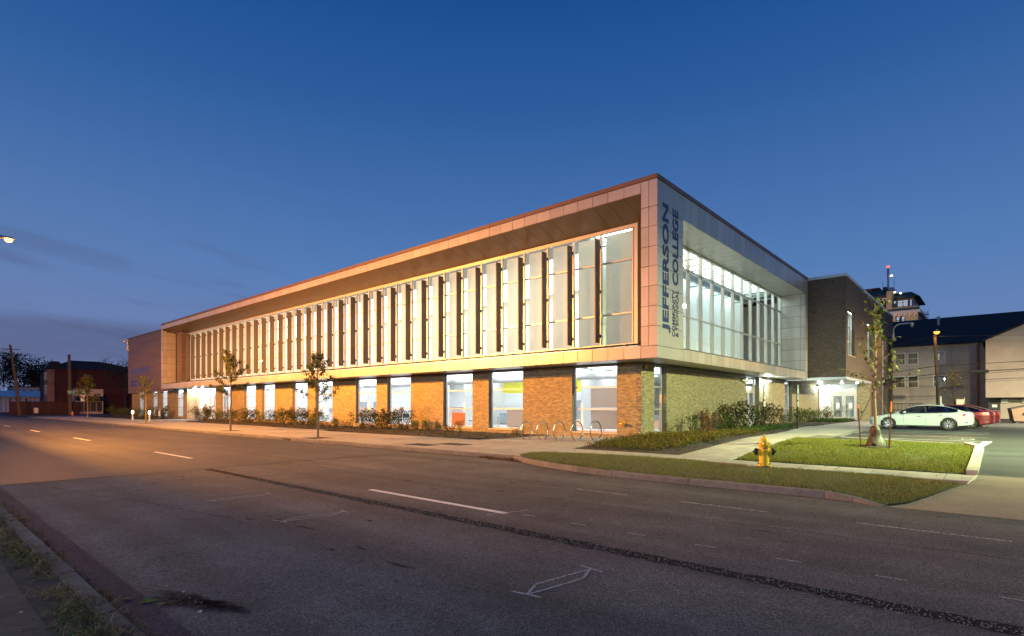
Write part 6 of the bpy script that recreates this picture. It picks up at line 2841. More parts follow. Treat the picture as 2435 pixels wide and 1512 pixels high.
        part('mirror', b, paint, t, local=True)
        def hug(pts2, m, nm, out=.007):
            """a thin lens following the body side: (x,z) outline"""
            b = MB()
            P = []
            for x, z in pts2:
                hw, zs, zb, zd = ip(tab, x)
                k = (z - zs) / (zb - zs)
                y = hw * float(np.interp(k, [0, .05, .2, .38, .66, .8, 1, 1.25], [.955, .96, .985, .97, 1.0, .995, .955, .88]))
                P.append((x - Lc / 2, y, z))
            n = len(P)
            b.v = [(x, sy * (y + out), z) for x, y, z in P] + [(x, sy * (y - .03), z) for x, y, z in P]
            b.f = [tuple(range(n))] + [(i, (i + 1) % n, n + (i + 1) % n, n + i) for i in range(n)]
            b.mi = [0] * len(b.f)
            return part(nm, b, m, t, local=True)
        hug([(.08, .58), (.30, .60), (.62, .73), (.50, .74), (.22, .69), (.08, .645)], m_headl, 'headlight')
        hug([(.42, .655), (.62, .73), (.55, .735), (.42, .68)], m_amber, 'indicator', .009)
        hug([(4.20, .90), (4.45, .80), (4.70, .76), (4.845, .78), (4.845, .90), (4.55, .93)], m_tail, 'tail_light')
        hug([(4.50, .855), (4.80, .81), (4.84, .85), (4.60, .88)], m_amber, 'indicator', .010)
        hug([(1.35, .20), (3.45, .20), (3.45, .245), (1.35, .245)], m_dark, 'sill_trim', .004)
        hug([(4.42, .42), (4.6, .40), (4.82, .47), (4.84, .56), (4.66, .47)], m_chrome, 'bumper_trim', .006)
        hug([(.10, .36), (.30, .34), (.34, .43), (.14, .47)], m_dark, 'bumper_vent', .006)
    b = MB()
    b.box(-Lc / 2 - .012, -.42, .36, -Lc / 2 + .03, .42, .60)
    part('grille', b, m_dark, t, local=True)
    b = MB()
    b.box(Lc / 2 - .02, -.55, .34, Lc / 2 + .01, .55, .50)
    part('rear_bumper', b, m_dark, t, local=True)
    b = MB()
    b.box(Lc / 2 - .01, -.50, .80, Lc / 2 + .012, .50, .84)
    part('boot_trim', b, m_chrome, t, local=True)
    b = MB()
    b.hexa([(3.35 - Lc / 2, -.03, 1.41), (3.55 - Lc / 2, -.03, 1.39), (3.55 - Lc / 2, .03, 1.39), (3.35 - Lc / 2, .03, 1.41), (3.46 - Lc / 2, -.01, 1.475), (3.54 - Lc / 2, -.01, 1.475), (3.54 - Lc / 2, .01, 1.475), (3.46 - Lc / 2, .01, 1.475)])
    part('aerial', b, paint, t, local=True)
    for wx in WX:
        for sy in (-1, 1):
            yc = sy * .80
            b = MB()
            b.lathe([(WR * .70, -.10), (WR * .92, -.105), (WR * .985, -.09), (WR, -.05), (WR, .05), (WR * .985, .09), (WR * .92, .105), (WR * .70, .10)], 32, (wx, yc, WR), 'y')
            w_ = part('wheel', b, m_tyre, t, local=True, smooth=True)
            b = MB()
            f = sy * .075
            b.lathe([(.0, f), (WR * .72, f)] if sy > 0 else [(WR * .72, f), (.0, f)], 32, (wx, yc, WR), 'y')
            part('rim_well', b, m_rimdark, w_, local=True)
            b = MB()
            fo = sy * .098
            n = 32
            for i in range(n):
                a0, a1 = 2 * PI * i / n, 2 * PI * (i + 1) / n
                b.poly([(wx + WR * r * math.cos(a), yc + fo, WR + WR * r * math.sin(a)) for r, a in ((.69, a0), (.73, a0), (.73, a1), (.69, a1))])
            for i in range(5):
                for da in (-.20, .20):
                    a = 2 * PI * i / 5 + .3 + da
                    p0 = (wx + .05 * math.cos(a), yc + fo * .97, WR + .05 * math.sin(a))
                    p1 = (wx + WR * .70 * math.cos(a + da * .25), yc + fo, WR + WR * .70 * math.sin(a + da * .25))
                    b.bar(p0, p1, .034, .012, (0, 1, 0))
            b.lathe([(.06, fo * .9), (.06, fo * 1.02)] if sy > 0 else [(.06, fo * 1.02), (.06, fo * .9)], 14, (wx, yc, WR), 'y')
            part('rim', b, m_rim, w_, local=True)
    b = MB()
    b.box(.6 - Lc / 2, -.62, .2, 4.3 - Lc / 2, .62, .5)
    part('underbody', b, m_dark, t, local=True)
    return t


sedan('white four door car, nearest in the row', m_car_white, (-3.2, 40.25, G(-3.2, 40.25)), R(0), None)
sedan('dark red car, its tail just showing past the white one', m_car_red, (-2.35, 43.6, G(-2.35, 43.6)), R(1), None)
sedan('coral red car, farthest in the row, only its tail end showing', m_car_orange, (-2.05, 47.1, G(-2.05, 47.1)), R(-1), None)


# ================================================================== BACKGROUND, RIGHT: flats, tower, alley
def at(px, py, Y):
    """point of a picture position (2434 px wide) lying in the vertical plane Y"""
    u = (px - 1217) / 1297
    X = (u * CX_ * Y - SX_ * Y) / (CX_ + u * SX_)
    d = -SX_ * X + CX_ * Y
    return X, 1.7 + (965 - py) / 1297 * d


flats = thing('apartment_house', 'tan stuccoed apartment house with black roof and white framed windows behind the parking lot', 'building', (-1, 88, 0))
FY = 85.0
PF = lambda u, z, n=0.0: (u, FY - n, z)
OX, OZ = 3480, 1240


def zpx(x, y):
    return ((OX + x / 3.78) / 1.65366, (OY_ + y / 3.78) / 1.65366)


OY_ = 1240
wins = []
for x0, x1, y0, y1, k in ((140, 300, 568, 738, 0), (328, 490, 558, 728, 0), (740, 893, 533, 710, 1), (142, 300, 908, 1078, 2), (330, 494, 902, 1074, 2), (708, 893, 888, 1068, 3)):
    xa, zt = at(*zpx(x0, y0), FY)
    xb, zb = at(*zpx(x1, y1), FY)
    wins.append((xa, xb, zb, zt, k))
opsF = [(a, c, z0, z1) for a, c, z0, z1, k in wins]
b = MB()
for r in rects(-14, 2.3, 0, 9.3, opsF):
    pbox(b, PF, r[0], r[1], r[2], r[3], 0, -.4)
for r in rects(2.3, 30, 0, 9.3, []):
    pbox(b, PF, r[0], r[1], r[2], r[3], .002, -.4)
wl = part('wall', b, m_tan, flats)
b = MB()
b.box(-14, FY + .3, 0, 30, 100, 9.2)
part('core_wall', b, m_dark, flats)
for a, c, z0, z1, k in wins:
    f = MB()
    fw = .10
    pbox(f, PF, a, a + fw, z0, z1, .03, -.12)
    pbox(f, PF, c - fw, c, z0, z1, .03, -.12)
    pbox(f, PF, a + fw, c - fw, z0, z0 + fw, .03, -.12)
    pbox(f, PF, a + fw, c - fw, z1 - fw, z1, .03, -.12)
    zm2 = (z0 + z1) / 2
    pbox(f, PF, a + fw, c - fw, zm2 - .04, zm2 + .04, .0, -.12)
    wd = part('window', f, m_winwhite, flats)
    for za, zb in ((z0 + fw, zm2 - .04), (zm2 + .04, z1 - fw)):
        g = MB()
        pbox(g, PF, a + fw, c - fw, za, zb, -.06, -.066)
        g.f = [g.f[2]]
        g.mi = [0]
        part('pane', g, m_glass, wd)
    g = MB()
    if k == 0:
        pbox(g, PF, a + fw, c - fw, z0 + fw, z1 - fw, -.2, -.22)
        part('blind', g, M('tan_blind', (.30, .24, .19), .8), wd)
    elif k == 2:
        n = 26
        for i in range(n):
            xa, xb = a + fw + (c - a - 2 * fw) * i / n, a + fw + (c - a - 2 * fw) * (i + 1) / n
            ya, yb = FY + .2 + .06 * math.sin(i * 1.6), FY + .2 + .06 * math.sin((i + 1) * 1.6)
            if abs(i - n * .45) < 1 and a < -8.3:
                continue
            g.poly([(xa, ya, z0 + fw), (xb, yb, z0 + fw), (xb, yb, z1 - .35 + .05 * math.sin(i * 1.6)), (xa, ya, z1 - .35 + .05 * math.sin(i * 1.6))])
        part('curtain', g, m_curtain, wd)
    elif k == 1:
        pbox(g, PF, a + fw, c - fw, z0 + fw, z1 - fw, -.28, -.3)
        part('dark_room', g, m_dim_window, wd)
        g = MB()
        pbox(g, PF, a + fw + .05, a + fw + .3, zm2 - .3, zm2 + .45, -.22, -.25)
        part('lit_gap', g, m_lit_warm, wd)
    else:
        pbox(g, PF, a + fw, c - fw, z0 + fw, z1 - fw, -.28, -.3)
        part('dark_room', g, m_dim_window, wd)
        g = MB()
        pbox(g, PF, a + .55, c - .15, z0 + .06, z0 + .62, .30, -.05)
        ac = part('air_conditioner', g, m_winwhite, flats)
        for i in range(7):
            g = MB()
            pbox(g, PF, a + .72, c - .55, z0 + .14 + i * .06, z0 + .165 + i * .06, .318, .3005)
            part('grille_bar', g, m_alu_dark, ac)
# roof slope
b = MB()
b.hexa([(-16, FY - .5, 9.15), (30, FY - .5, 9.15), (30, 96, 13.7), (-16, 96, 13.7), (-16, FY - .5, 9.32), (30, FY - .5, 9.32), (30, 96, 13.9), (-16, 96, 13.9)])
b.hexa([(-16, 96, 13.7), (30, 96, 13.7), (30, 107, 9.2), (-16, 107, 9.2), (-16, 96, 13.9), (30, 96, 13.9), (30, 107, 9.4), (-16, 107, 9.4)])
part('roof', b, m_roof_black, flats)
b = MB()
b.tube([(-5.4, 92.5, 12.2), (-5.4, 92.5, 13.3)], .12, 8)
b.tube([(-5.4, 92.5, 13.3), (-5.4, 92.5, 13.65)], .2, 8)
part('vent_pipe', b, m_galv, flats)
b = MB()
b.tube([(-1.25, 84.85, 1), (-1.25, 84.85, 9.1)], .12, 10)
part('downpipe', b, m_copper, flats)
b = MB()
for x in (-9.4, -9.0, -8.6, -8.2, -7.8, -7.4, -7.0, -6.6):
    b.bar((x, 84.8, .3), (x, 84.8, 2.0), .03)
b.bar((-9.5, 84.8, 2.0), (-6.5, 84.8, 2.0), .05)
b.bar((-9.5, 84.8, 1.2), (-6.5, 84.8, 1.2), .05)
part('window_bars', b, m_black, flats)
# nearer gabled volume with overhanging upper storey
gable = thing('gabled_house', 'nearer tan gabled house wall overhanging a black back door at the right edge', 'building', (6, 80, 0))
GY = 76.0
gx0, gzt = at(*zpx(1490, 370), GY)
_, gzb = at(*zpx(1490, 1220), GY)
gx0 = max(gx0, -1.2)
apx = gx0 + 6.5
b = MB()
b.prism([(gx0, gzb), (gx0 + 13, gzb), (gx0 + 13, gzt), (apx, gzt + 3.1), (gx0, gzt)], lambda x, z: (x, GY, z), lambda x, z: (x, FY - .02, z))
part('upper_wall', b, m_tan2, gable)
b = MB()
b.box(gx0 + .2, GY + 2.2, .2, gx0 + 12.8, FY - .03, gzb - .002)
part('lower_wall', b, m_tan, gable)
for s_ in (-1, 1):
    b = MB()
    x0 = apx + s_ * 6.75
    b.hexa([(apx, GY - .25, gzt + 3.12), (x0, GY - .25, gzt - .12), (x0, FY, gzt - .12), (apx, FY, gzt + 3.12),
            (apx, GY - .25, gzt + 3.3), (x0, GY - .25, gzt + .06), (x0, FY, gzt + .06), (apx, FY, gzt + 3.3)])
    part('roof_slope', b, m_roof_black, gable)
dx0 = at(*zpx(1535, 1317), GY + 2.2)[0]
dx1 = at(*zpx(1710, 1317), GY + 2.2)[0]
b = MB()
b.box(dx0, GY + 2.12, .3, dx1, GY + 2.19, 2.42)
d_ = part('door', b, m_dark, gable)
b = MB()
b.box((dx0 + dx1) / 2 - .2, GY + 2.10, 1.55, (dx0 + dx1) / 2 + .22, GY + 2.118, 1.85)
part('door_notice', b, m_signwhite, d_)
b = MB()
b.tube([(dx1 - .12, GY + 2.1, 1.2), (dx1 - .12, GY + 2.05, 1.2)], .04, 8)
part('door_knob', b, m_steel, d_)
for x in (1720, 2030):
    xx_, zz_ = at(*zpx(x, 1240), GY + 2.2)
    b = MB()
    b.box(xx_, GY + 1.85, 2.05, xx_ + .55, GY + 2.19, 2.45)
    part('wall_box', b, m_winwhite, gable)
b = MB()
b.hexa([(gx0 + 5.0, GY + 1.0, 2.0), (gx0 + 7.5, GY + 1.0, 2.0), (gx0 + 7.5, GY + 2.2, 2.4), (gx0 + 5.0, GY + 2.2, 2.4), (gx0 + 5.0, GY + 1.0, 2.08), (gx0 + 7.5, GY + 1.0, 2.08), (gx0 + 7.5, GY + 2.2, 2.5), (gx0 + 5.0, GY + 2.2, 2.5)])
part('awning', b, m_dark, gable)
# dumpster
t = thing('dumpster', 'brown steel rubbish container by the alley wall at the right edge', 'dumpster', (2.3, 60.5, .33), R(8))
b = MB()
b.prism([(-1.1, .15), (1.0, .15), (1.15, 1.25), (.1, 1.45), (-1.25, 1.1)], lambda x, z: (x, -.8, z), lambda x, z: (x, .8, z))
part('bin', b, m_dumpster, t, local=True)
b = MB()
b.hexa([(-1.3, -.85, 1.12), (.12, -.85, 1.48), (.12, .85, 1.48), (-1.3, .85, 1.12), (-1.3, -.85, 1.17), (.12, -.85, 1.53), (.12, .85, 1.53), (-1.3, .85, 1.17)])
b.hexa([(.12, -.85, 1.48), (1.2, -.85, 1.27), (1.2, .85, 1.27), (.12, .85, 1.48), (.12, -.85, 1.53), (1.2, -.85, 1.32), (1.2, .85, 1.32), (.12, .85, 1.53)])
part('lid', b, m_dark, t, local=True)
for y in (-.86, .86):
    b = MB()
    b.box(-.5, y - .06, .7, .5, y + .06, .85)
    part('lifting_pocket', b, m_dumpster, t, local=True)
for x in (-.9, .8):
    b = MB()
    b.box(x - .08, -.7, 0, x + .08, .7, .16)
    part('skid', b, m_dark, t, local=True)

# utility pole with sodium lamp, cables and splice cases
ux, uz = at(2223, 793, 72.0)
pole = thing('utility_pole', 'wooden utility pole with a glowing orange lamp behind the white car', 'utility pole', (ux + .2, 72, .3))
b = MB()
b.tube([(.12, 0, -.1), (0, 0, 3.5), (-.25, 0, uz - .2)], [.19, .17, .13], 10)
part('pole', b, m_wood, pole, local=True)
b = MB()
b.tube([(-.25, 0, uz - .5), (-.1, -.5, uz - .1), (.0, -1.2, uz)], .03, 6)
part('arm', b, m_galv, pole, local=True)
b = MB()
b.lathe([(.08, .22), (.12, .1), (.26, .02), (.28, 0)], 14, (.0, -1.3, uz - .25))
h_ = part('lamp_head', b, m_galv, pole, local=True)
b = MB()
b.lathe([(.05, -.24), (.18, -.18), (.27, -.02), (.27, .0)], 14, (.0, -1.3, uz - .27))
part('lens', b, m_sodium_far, h_, local=True, smooth=True)
lamp_light('lamp', pole, (0, -1.3, uz - .6), (1, .45, .08), 2600, [(-.2, 0.0), (0, .4), (.2, 1.0), (.6, .3), (1.0, .1)], .12, [(-1, 1.0), (.1, .8), (.5, .15)])
b = MB()
b.box(.18, -.06, 1.4, .32, .06, 2.4)
part('conduit_cover', b, m_signwhite, pole, local=True)


def cable(p0, p1, sag, r, label, group, n=14):
    b = MB()
    p0, p1 = Vector(p0), Vector(p1)
    pts = []
    for i in range(n + 1):
        k = i / n
        p = p0.lerp(p1, k)
        p.z -= sag * 4 * k * (1 - k)
        pts.append(p)
    b.tube(pts, r, 5)
    return centred('cable', b, m_wire, label, 'cable', group)


gc = 'cables on the utility pole behind the cars'
pxx = ux + .05
for z, r, dz, lb in ((5.55, .03, .35, 'upper thick cable'), (4.75, .035, .45, 'middle thick cable'), (4.45, .02, .6, 'lowest thin cable')):
    cable((pxx, 71.8, z + .3), (40, 70, z + .3 + dz * 5), .25, r, lb + ' running from the utility pole to the right edge', gc)
    cable((pxx, 71.8, z + .3), (-24, 86, z - .55), .3, r, lb + ' running from the utility pole behind the brick wing', gc)
cable((pxx - .2, 71.8, uz - .3), (40, 70, uz - 1.6), .5, .014, 'thin top wire from the utility pole past the black roof', gc)
cable((pxx - .2, 71.8, uz - .2), (-24, 84, uz - .6), .8, .014, 'thin top wire from the utility pole towards the brick wing', gc)
for k, (dx, z, ln, lb) in enumerate(((-6.8, 4.20, 1.3, 'black cable splice case nearest the brick wing'), (-4.2, 4.62, 1.4, 'black cable splice case left of the utility pole'), (-3.7, 4.25, 1.1, 'lower slim splice case left of the utility pole'), (3.4, 5.05, 1.6, 'black cable splice case right of the utility pole'))):
    b = MB()
    yy = 71.8 + (1.9 if dx < -5 else 1.0 if dx < 0 else -.1)
    b.tube([(pxx + dx - ln / 2, yy, z + .1), (pxx + dx - ln / 2 + .1, yy, z + .1), (pxx + dx + ln / 2 - .1, yy, z + .1), (pxx + dx + ln / 2, yy, z + .1)], [.05, .15, .15, .05], 8)
    centred('splice_case', b, m_dark, lb, 'splice case', gc)
b = MB()
b.box(-2.65, 69.4, 1.65, -2.1, 69.45, 2.35)
b.bar((-2.05, 69.5, .3), (-2.05, 69.5, 2.5), .05)
centred('alley_sign', b, m_papertan, 'pale notice board on a post seen over the roof of the dark red car', 'sign')
# small yellowing tree behind the cars
random.seed(51)
sx, sz = at(2268, 880, 70.0)
t = thing('bare_tree', 'small half bare tree with a few yellow leaves behind the parked cars', 'tree', (sx, 70, .3))
b = MB()
b.tube([(0, 0, 0), (.02, 0, 1.6), (0, .05, 3.2), (.05, 0, sz - .4)], [.07, .055, .03, .008], 8)
br = []
for i in range(18):
    a = i * 2.4
    z = 1.5 + 2.4 * i / 18
    br.append(limb(b, (0, 0, z), Vector((math.cos(a), math.sin(a), .9)), 1.7 * (1 - .5 * i / 18), .022, n=5, wob=.1))
for p in list(br):
    br.append(limb(b, p[3], p[3] - p[2] + rvec() * .15, .6, .008, n=3))
part('trunk', b, m_bark_dark, t, local=True)
b = MB()
for i in range(120):
    q = random.choice(br)[-1] if random.random() < .5 else Vector((random.gauss(0, .2), random.gauss(0, .2), random.uniform(3.3, sz - .3)))
    leafquad(b, q + rvec() * .1, rvec(), Vector((0, 0, 1)), .17, .12)
part('crown', b, m_leaf_yel, t, local=True)

# the hotel tower far behind
TY = 150.0


def tpx(x, y):
    return ((3400 + x / 4.725) / 1.65366, (980 + y / 4.725) / 1.65366)


tower = thing('hotel_tower', 'distant tan brick tower with a penthouse, arched turret and radio mast rising behind the flats', 'building', (*[at(*tpx(750, 1400), TY)[0], TY + 10], 0))
PT = lambda u, z, n=0.0: (u, TY - n, z)
tx0 = at(*tpx(-120, 1000), TY)[0]
tx1, tzc = at(*tpx(985, 1130), TY)
_, tzp = at(*tpx(960, 1045), TY)
wx0, wz1 = at(*tpx(572, 1250), TY)
wx1, wz0 = at(*tpx(746, 1386), TY)
b = MB()
for r in rects(tx0, tx1, 0, tzp, [(wx0, wx1, wz0, wz1)]):
    pbox(b, PT, r[0], r[1], r[2], r[3], 0, -.5)
b.box(tx1 - .5, TY + .5, 0, tx1, TY + 22, tzp)
b.box(tx0, TY + .5, tzp - .3, tx1 - .5, TY + 22, tzp)
part('brick_wall', b, m_tower, tower)
f = MB()
um_ = (wx0 + wx1) / 2
for a, c in ((wx0, wx0 + .15), (um_ - .25, um_ + .25), (wx1 - .15, wx1)):
    pbox(f, PT, a, c, wz0, wz1, .02, -.2)
for z in (wz0, (wz0 + wz1) / 2 - .06, wz1 - .14):
    pbox(f, PT, wx0 + .15, um_ - .25, z, z + .14, .018, -.2)
    pbox(f, PT, um_ + .25, wx1 - .15, z, z + .14, .018, -.2)
wd = part('window', f, m_dark, tower)
for a, c in ((wx0 + .15, um_ - .25), (um_ + .25, wx1 - .15)):
    g = MB()
    pbox(g, PT, a, c, wz0, wz1, -.3, -.32)
    part('lit_pane', g, m_lit_window, wd)
b = MB()
pbox(b, PT, tx0, tx1 + .5, tzc - .5, tzc + .1, .7, .002)
b.box(tx1 + .002, TY - .69, tzc - .5, tx1 + .5, TY + 22, tzc + .1)
part('cornice', b, m_towertrim, tower)
x = at(*tpx(525, 1200), TY)[0]
while x < tx1 - .4:
    b = MB()
    pbox(b, PT, x, x + .35, tzc - 1.35, tzc - .5, .3, .002)
    pbox(b, PT, x + .35, x + .7, tzc - .95, tzc - .5, .25, .002)
    part('corbel', b, m_towertrim, tower)
    x += .7 * 1.35
# penthouse
hx0, hz1 = at(*tpx(515, 930), TY + 3)
hx1, _ = at(*tpx(905, 930), TY + 3)
_, hzr = at(*tpx(870, 800), TY + 6)
PH = lambda u, z, n=0.0: (u, TY + 3 - n, z)
gxa, gza = at(*tpx(605, 1068), TY + 3)
gxb, gzb2 = at(*tpx(800, 935), TY + 3)
gxc = at(*tpx(835, 0), TY + 3)[0]
gxd = at(*tpx(870, 0), TY + 3)[0]
gxe = at(*tpx(527, 0), TY + 3)[0]
gxf = at(*tpx(580, 0), TY + 3)[0]
b = MB()
for r in rects(hx0, hx1, tzp - .2, hz1, [(gxa, gxb, gza, gzb2), (gxc, gxd, gza, gzb2), (gxe, gxf, gza + .8, gzb2)]):
    pbox(b, PH, r[0], r[1], r[2], r[3], 0, -.3)
b.box(hx1 - .3, TY + 3.3, tzp - .2, hx1, TY + 16, hz1)
part('penthouse_wall', b, m_towertrim, tower)
for a, c, z0 in ((gxa, gxb, gza), (gxc, gxd, gza), (gxe, gxf, gza + .8)):
    f = MB()
    n = max(1, round((c - a) / .8))
    for i in range(n + 1):
        xx_ = a + (c - a) * i / n
        pbox(f, PH, xx_ - .05, xx_ + .05, z0, gzb2, .02, -.12)
    wd = part('window', f, m_alu_dark, tower)
    g = MB()
    pbox(g, PH, a, c, z0, gzb2, -.5, -.52)
    part('lit_pane', g, m_lit_window, wd)
b = MB()
b.hexa([(hx0 - .3, TY + 2, hz1), (hx1 + 1.2, TY + 2, hz1), (hx1 + 1.2, TY + 17, hz1), (hx0 - .3, TY + 17, hz1), (hx0 - .2, TY + 5, hzr), (hx1 - .6, TY + 5, hzr), (hx1 - .6, TY + 14, hzr), (hx0 - .2, TY + 14, hzr)])
part('penthouse_roof', b, m_greenroof, tower)
b = MB()
for i in range(14):
    x = hx0 + (tx1 - hx0) * i / 13
    b.bar((x, TY + .25, tzp), (x, TY + .25, tzp + 1.1), .05)
b.bar((hx0, TY + .25, tzp + 1.1), (tx1, TY + .25, tzp + 1.1), .06)
part('parapet_railing', b, m_black, tower)
# turret with arches
ax0, az1 = at(*tpx(60, 800), TY + 1)
ax1, az2 = at(*tpx(510, 780), TY + .5)
_, azr = at(*tpx(300, 890), TY)
mx_ = at(*tpx(400, 0), TY)[0]
b = MB()
pbox(b, PT, mx_, ax1, tzp - .3, az2, .25, -3)
part('brick_pier', b, m_tower, tower)
b = MB()
pbox(b, PT, ax0, mx_ - .002, tzp - .3, azr, -.3, -4)
part('turret_wall', b, m_tower, tower)
for xc in (265, 352):
    xx_, zz_ = at(*tpx(xc, 930), TY)
    n = 14
    b = MB()
    hw_ = .95 if xc > 300 else .75
    out = [(hw_ * math.cos(PI * i / n), zz_ - .9 + hw_ * math.sin(PI * i / n)) for i in range(n + 1)] + [(-hw_, zz_ - 6), (hw_, zz_ - 6)]
    b.prism([(xx_ + p, q) for p, q in out], lambda x, z: (x, TY + .25, z), lambda x, z: (x, TY + .31, z))
    a_ = part('arch_opening', b, m_dark, tower)
    b = MB()
    for i in range(n):
        t0, t1 = PI * i / n, PI * (i + 1) / n
        b.hexa([(xx_ + r * math.cos(t), TY + yy, zz_ - .9 + r * math.sin(t)) for yy in (.05, .24) for r, t in ((hw_, t0), (hw_ + .3, t0), (hw_ + .3, t1), (hw_, t1))])
    part('arch_trim', b, m_towertrim, a_)
b = MB()
b.hexa([(ax0, TY - .4, azr), (mx_, TY - .4, azr), (mx_, TY + 4, azr + 2), (ax0, TY + 4, azr + 2), (ax0, TY - .4, azr + .3), (mx_, TY - .4, azr + .3), (mx_, TY + 4, azr + 2.3), (ax0, TY + 4, azr + 2.3)])
part('turret_roof', b, m_greenroof, tower)
qx0 = at(*tpx(-30, 0), TY + 5)[0]
qx1, qz1 = at(*tpx(272, 712), TY + 5)
b = MB()
b.box(qx0, TY + 5, azr, qx1, TY + 12, qz1)
part('lift_house', b, m_redbrick, tower)
cx0 = at(*tpx(328, 0), TY + 3)[0]
cx1, cz1 = at(*tpx(405, 695), TY + 3)
b = MB()
b.box(cx0, TY + 3.1, azr, cx1, TY + 5, cz1)
part('chimney', b, m_dark, tower)
kx0 = at(*tpx(415, 0), TY + 8)[0]
kx1, kz1 = at(*tpx(525, 700), TY + 8)
b = MB()
b.box(kx0, TY + 8, azr, kx1, TY + 14, kz1)
part('water_tank', b, m_warehouse, tower)
ax_, az_ = at(*tpx(430, 325), TY + 9)
_, azb = at(*tpx(430, 700), TY + 9)
_, azm = at(*tpx(430, 530), TY + 9)
b = MB()
b.tube([(ax_, TY + 9, azb - 1), (ax_, TY + 9, azm)], .22, 8)
b.tube([(ax_, TY + 9, azm), (ax_, TY + 9, az_ - .3)], .10, 6)
for i in range(6):
    z = azm + (az_ - azm) * (i + .5) / 7
    b.tube([(ax_, TY + 9, z - .15), (ax_, TY + 9, z + .15)], .26, 8)
mast = part('radio_mast', b, m_galv, tower)
b = MB()
b.lathe([(.05, -.3), (.3, -.15), (.36, 0), (.3, .15), (.05, .3)], 12, (ax_, TY + 9, az_))
part('beacon', b, m_redlamp, mast)
b = MB()
b.lathe([(.05, -.2), (.3, 0), (.05, .2)], 10, (ax_ + .7, TY + 8.9, azm + .4))
part('dish_lamp', b, m_warmspot, mast)
for xc, yt in ((333, 605), (540, 560)):
    xx_, zz_ = at(*tpx(xc, yt), TY + 6)
    b = MB()
    b.tube([(xx_, TY + 6, azr), (xx_, TY + 6, zz_)], .05, 5)
    part('aerial', b, m_galv, tower)
for xc, yc in ((553, 797), (660, 815)):
    xx_, zz_ = at(*tpx(xc, yc), TY + 2)
    b = MB()
    b.lathe([(.05, -.2), (.28, 0), (.05, .2)], 10, (xx_, TY + 2, zz_))
    part('flood_lamp', b, m_warmspot, tower)
b = MB()
ex, zt_ = at(*tpx(1095, 1135), TY + 8)
zz = at(*tpx(1100, 1360), TY + 8)[1] - 1
nr_ = int((zt_ - zz) / .28)
for k in range(nr_):
    z = zz + k * .28
    b.bar((ex, TY + 8, z), (ex + .75, TY + 8, z), .07)
for xx_ in (ex, ex + .75):
    b.bar((xx_, TY + 8, zz - 2), (xx_, TY + 8, zt_), .08)
b.box(tx1, TY + 7.6, zt_ - 1.0, ex + .9, TY + 9, zt_ - .92)
part('fire_escape', b, m_towertrim, tower)

# ================================================================== BACKGROUND, LEFT
red = thing('red_brick_house', 'dark red brick corner house with hipped black roof across the side street', 'building', (-165, 30, 0))
b = MB()
b.box(-178, 24.4, 0, -160.3, 44, 10.2)
part('wall', b, m_redbrick, red)
b = MB()
b.hexa([(-178.5, 23.6, 10.2), (-159.8, 23.6, 10.2), (-159.8, 44.5, 10.2), (-178.5, 44.5, 10.2), (-172, 30, 12.5), (-164, 28, 12.5), (-164, 33.5, 12.5), (-172, 36, 12.5)])
part('roof', b, m_roof_black, red)
b = MB()
b.box(-164.2, 23.2, 0, -160.1, 24.41, 10.0)
part('bay_front', b, m_redtrim, red)
b = MB()
b.hexa([(-164.6, 22.8, 10.0), (-159.6, 22.8, 10.0), (-159.6, 25.6, 10.0), (-164.6, 25.6, 10.0), (-163.6, 24.0, 11.9), (-160.6, 24.0, 11.9), (-160.6, 25.4, 11.9), (-163.6, 25.4, 11.9)])
part('bay_roof', b, m_roof_black, red)
for x in (-163.3, -161.3):
    for z0, z1 in ((7.6, 9.4), (4.2, 6.6)):
        b = MB()
        b.box(x - .4, 23.14, z0, x + .4, 23.2, z1)
        f = part('window', b, m_winwhite, red)
        b = MB()
        b.box(x - .32, 23.10, z0 + .1, x + .32, 23.138, z1 - .1)
        part('pane', b, m_dim_window, f)
for y, z0, z1 in ((30.1, 8.0, 9.2), (30.2, 5.0, 6.3)):
    b = MB()
    b.box(-160.3, y - .45, z0, -160.22, y + .45, z1)
    f = part('window', b, m_redbrick, red)
    b = MB()
    b.box(-160.22, y - .36, z0 + .1, -160.19, y + .36, z1 - .1)
    part('pane', b, M('teal_pane', (.10, .15, .15), .3), f)
b = MB()
b.box(-160.28, 24.45, 9.75, -160.1, 44, 10.0)
b.box(-160.28, 24.45, 6.9, -160.15, 44, 7.05)
part('string_course', b, m_redbrick, red)
shop = thing('corner_shop', 'small tan building with a dark shed roof and glazed front beside the red house', 'building', (-150, 28, 0))
b = MB()
b.box(-152, 25.6, 0, -144.4, 30.2, 5.3)
part('wall', b, m_tan, shop)
b = MB()
b.hexa([(-144.4, 25.2, 3.6), (-142.6, 25.2, 2.8), (-142.6, 30.3, 2.8), (-144.4, 30.3, 3.6), (-144.4, 25.2, 3.75), (-142.6, 25.2, 2.95), (-142.6, 30.3, 2.95), (-144.4, 30.3, 3.75)])
part('awning', b, m_roof_black, shop)
for i in range(4):
    b = MB()
    b.box(-144.4, 25.9 + i * 1.05, .5, -144.33, 26.85 + i * 1.05, 2.6)
    f = part('window', b, m_alu_dark, shop)
    b = MB()
    b.box(-144.33, 25.98 + i * 1.05, .6, -144.30, 26.77 + i * 1.05, 2.5)
    part('pane', b, m_dim_window, f)
whs = thing('warehouse', 'long low white warehouse with a pale metal roof at the far left', 'building', (-215, 22, 0))
b = MB()
b.box(-240, 12, 0, -200, 30, 4.2)
part('wall', b, m_warehouse, whs)
b = MB()
b.hexa([(-241, 11, 4.2), (-199, 11, 4.2), (-199, 31, 4.2), (-241, 31, 4.2), (-241, 11, 4.4), (-206, 11, 6.0), (-206, 31, 6.0), (-241, 31, 4.4)])
part('roof', b, m_coping_light, whs)
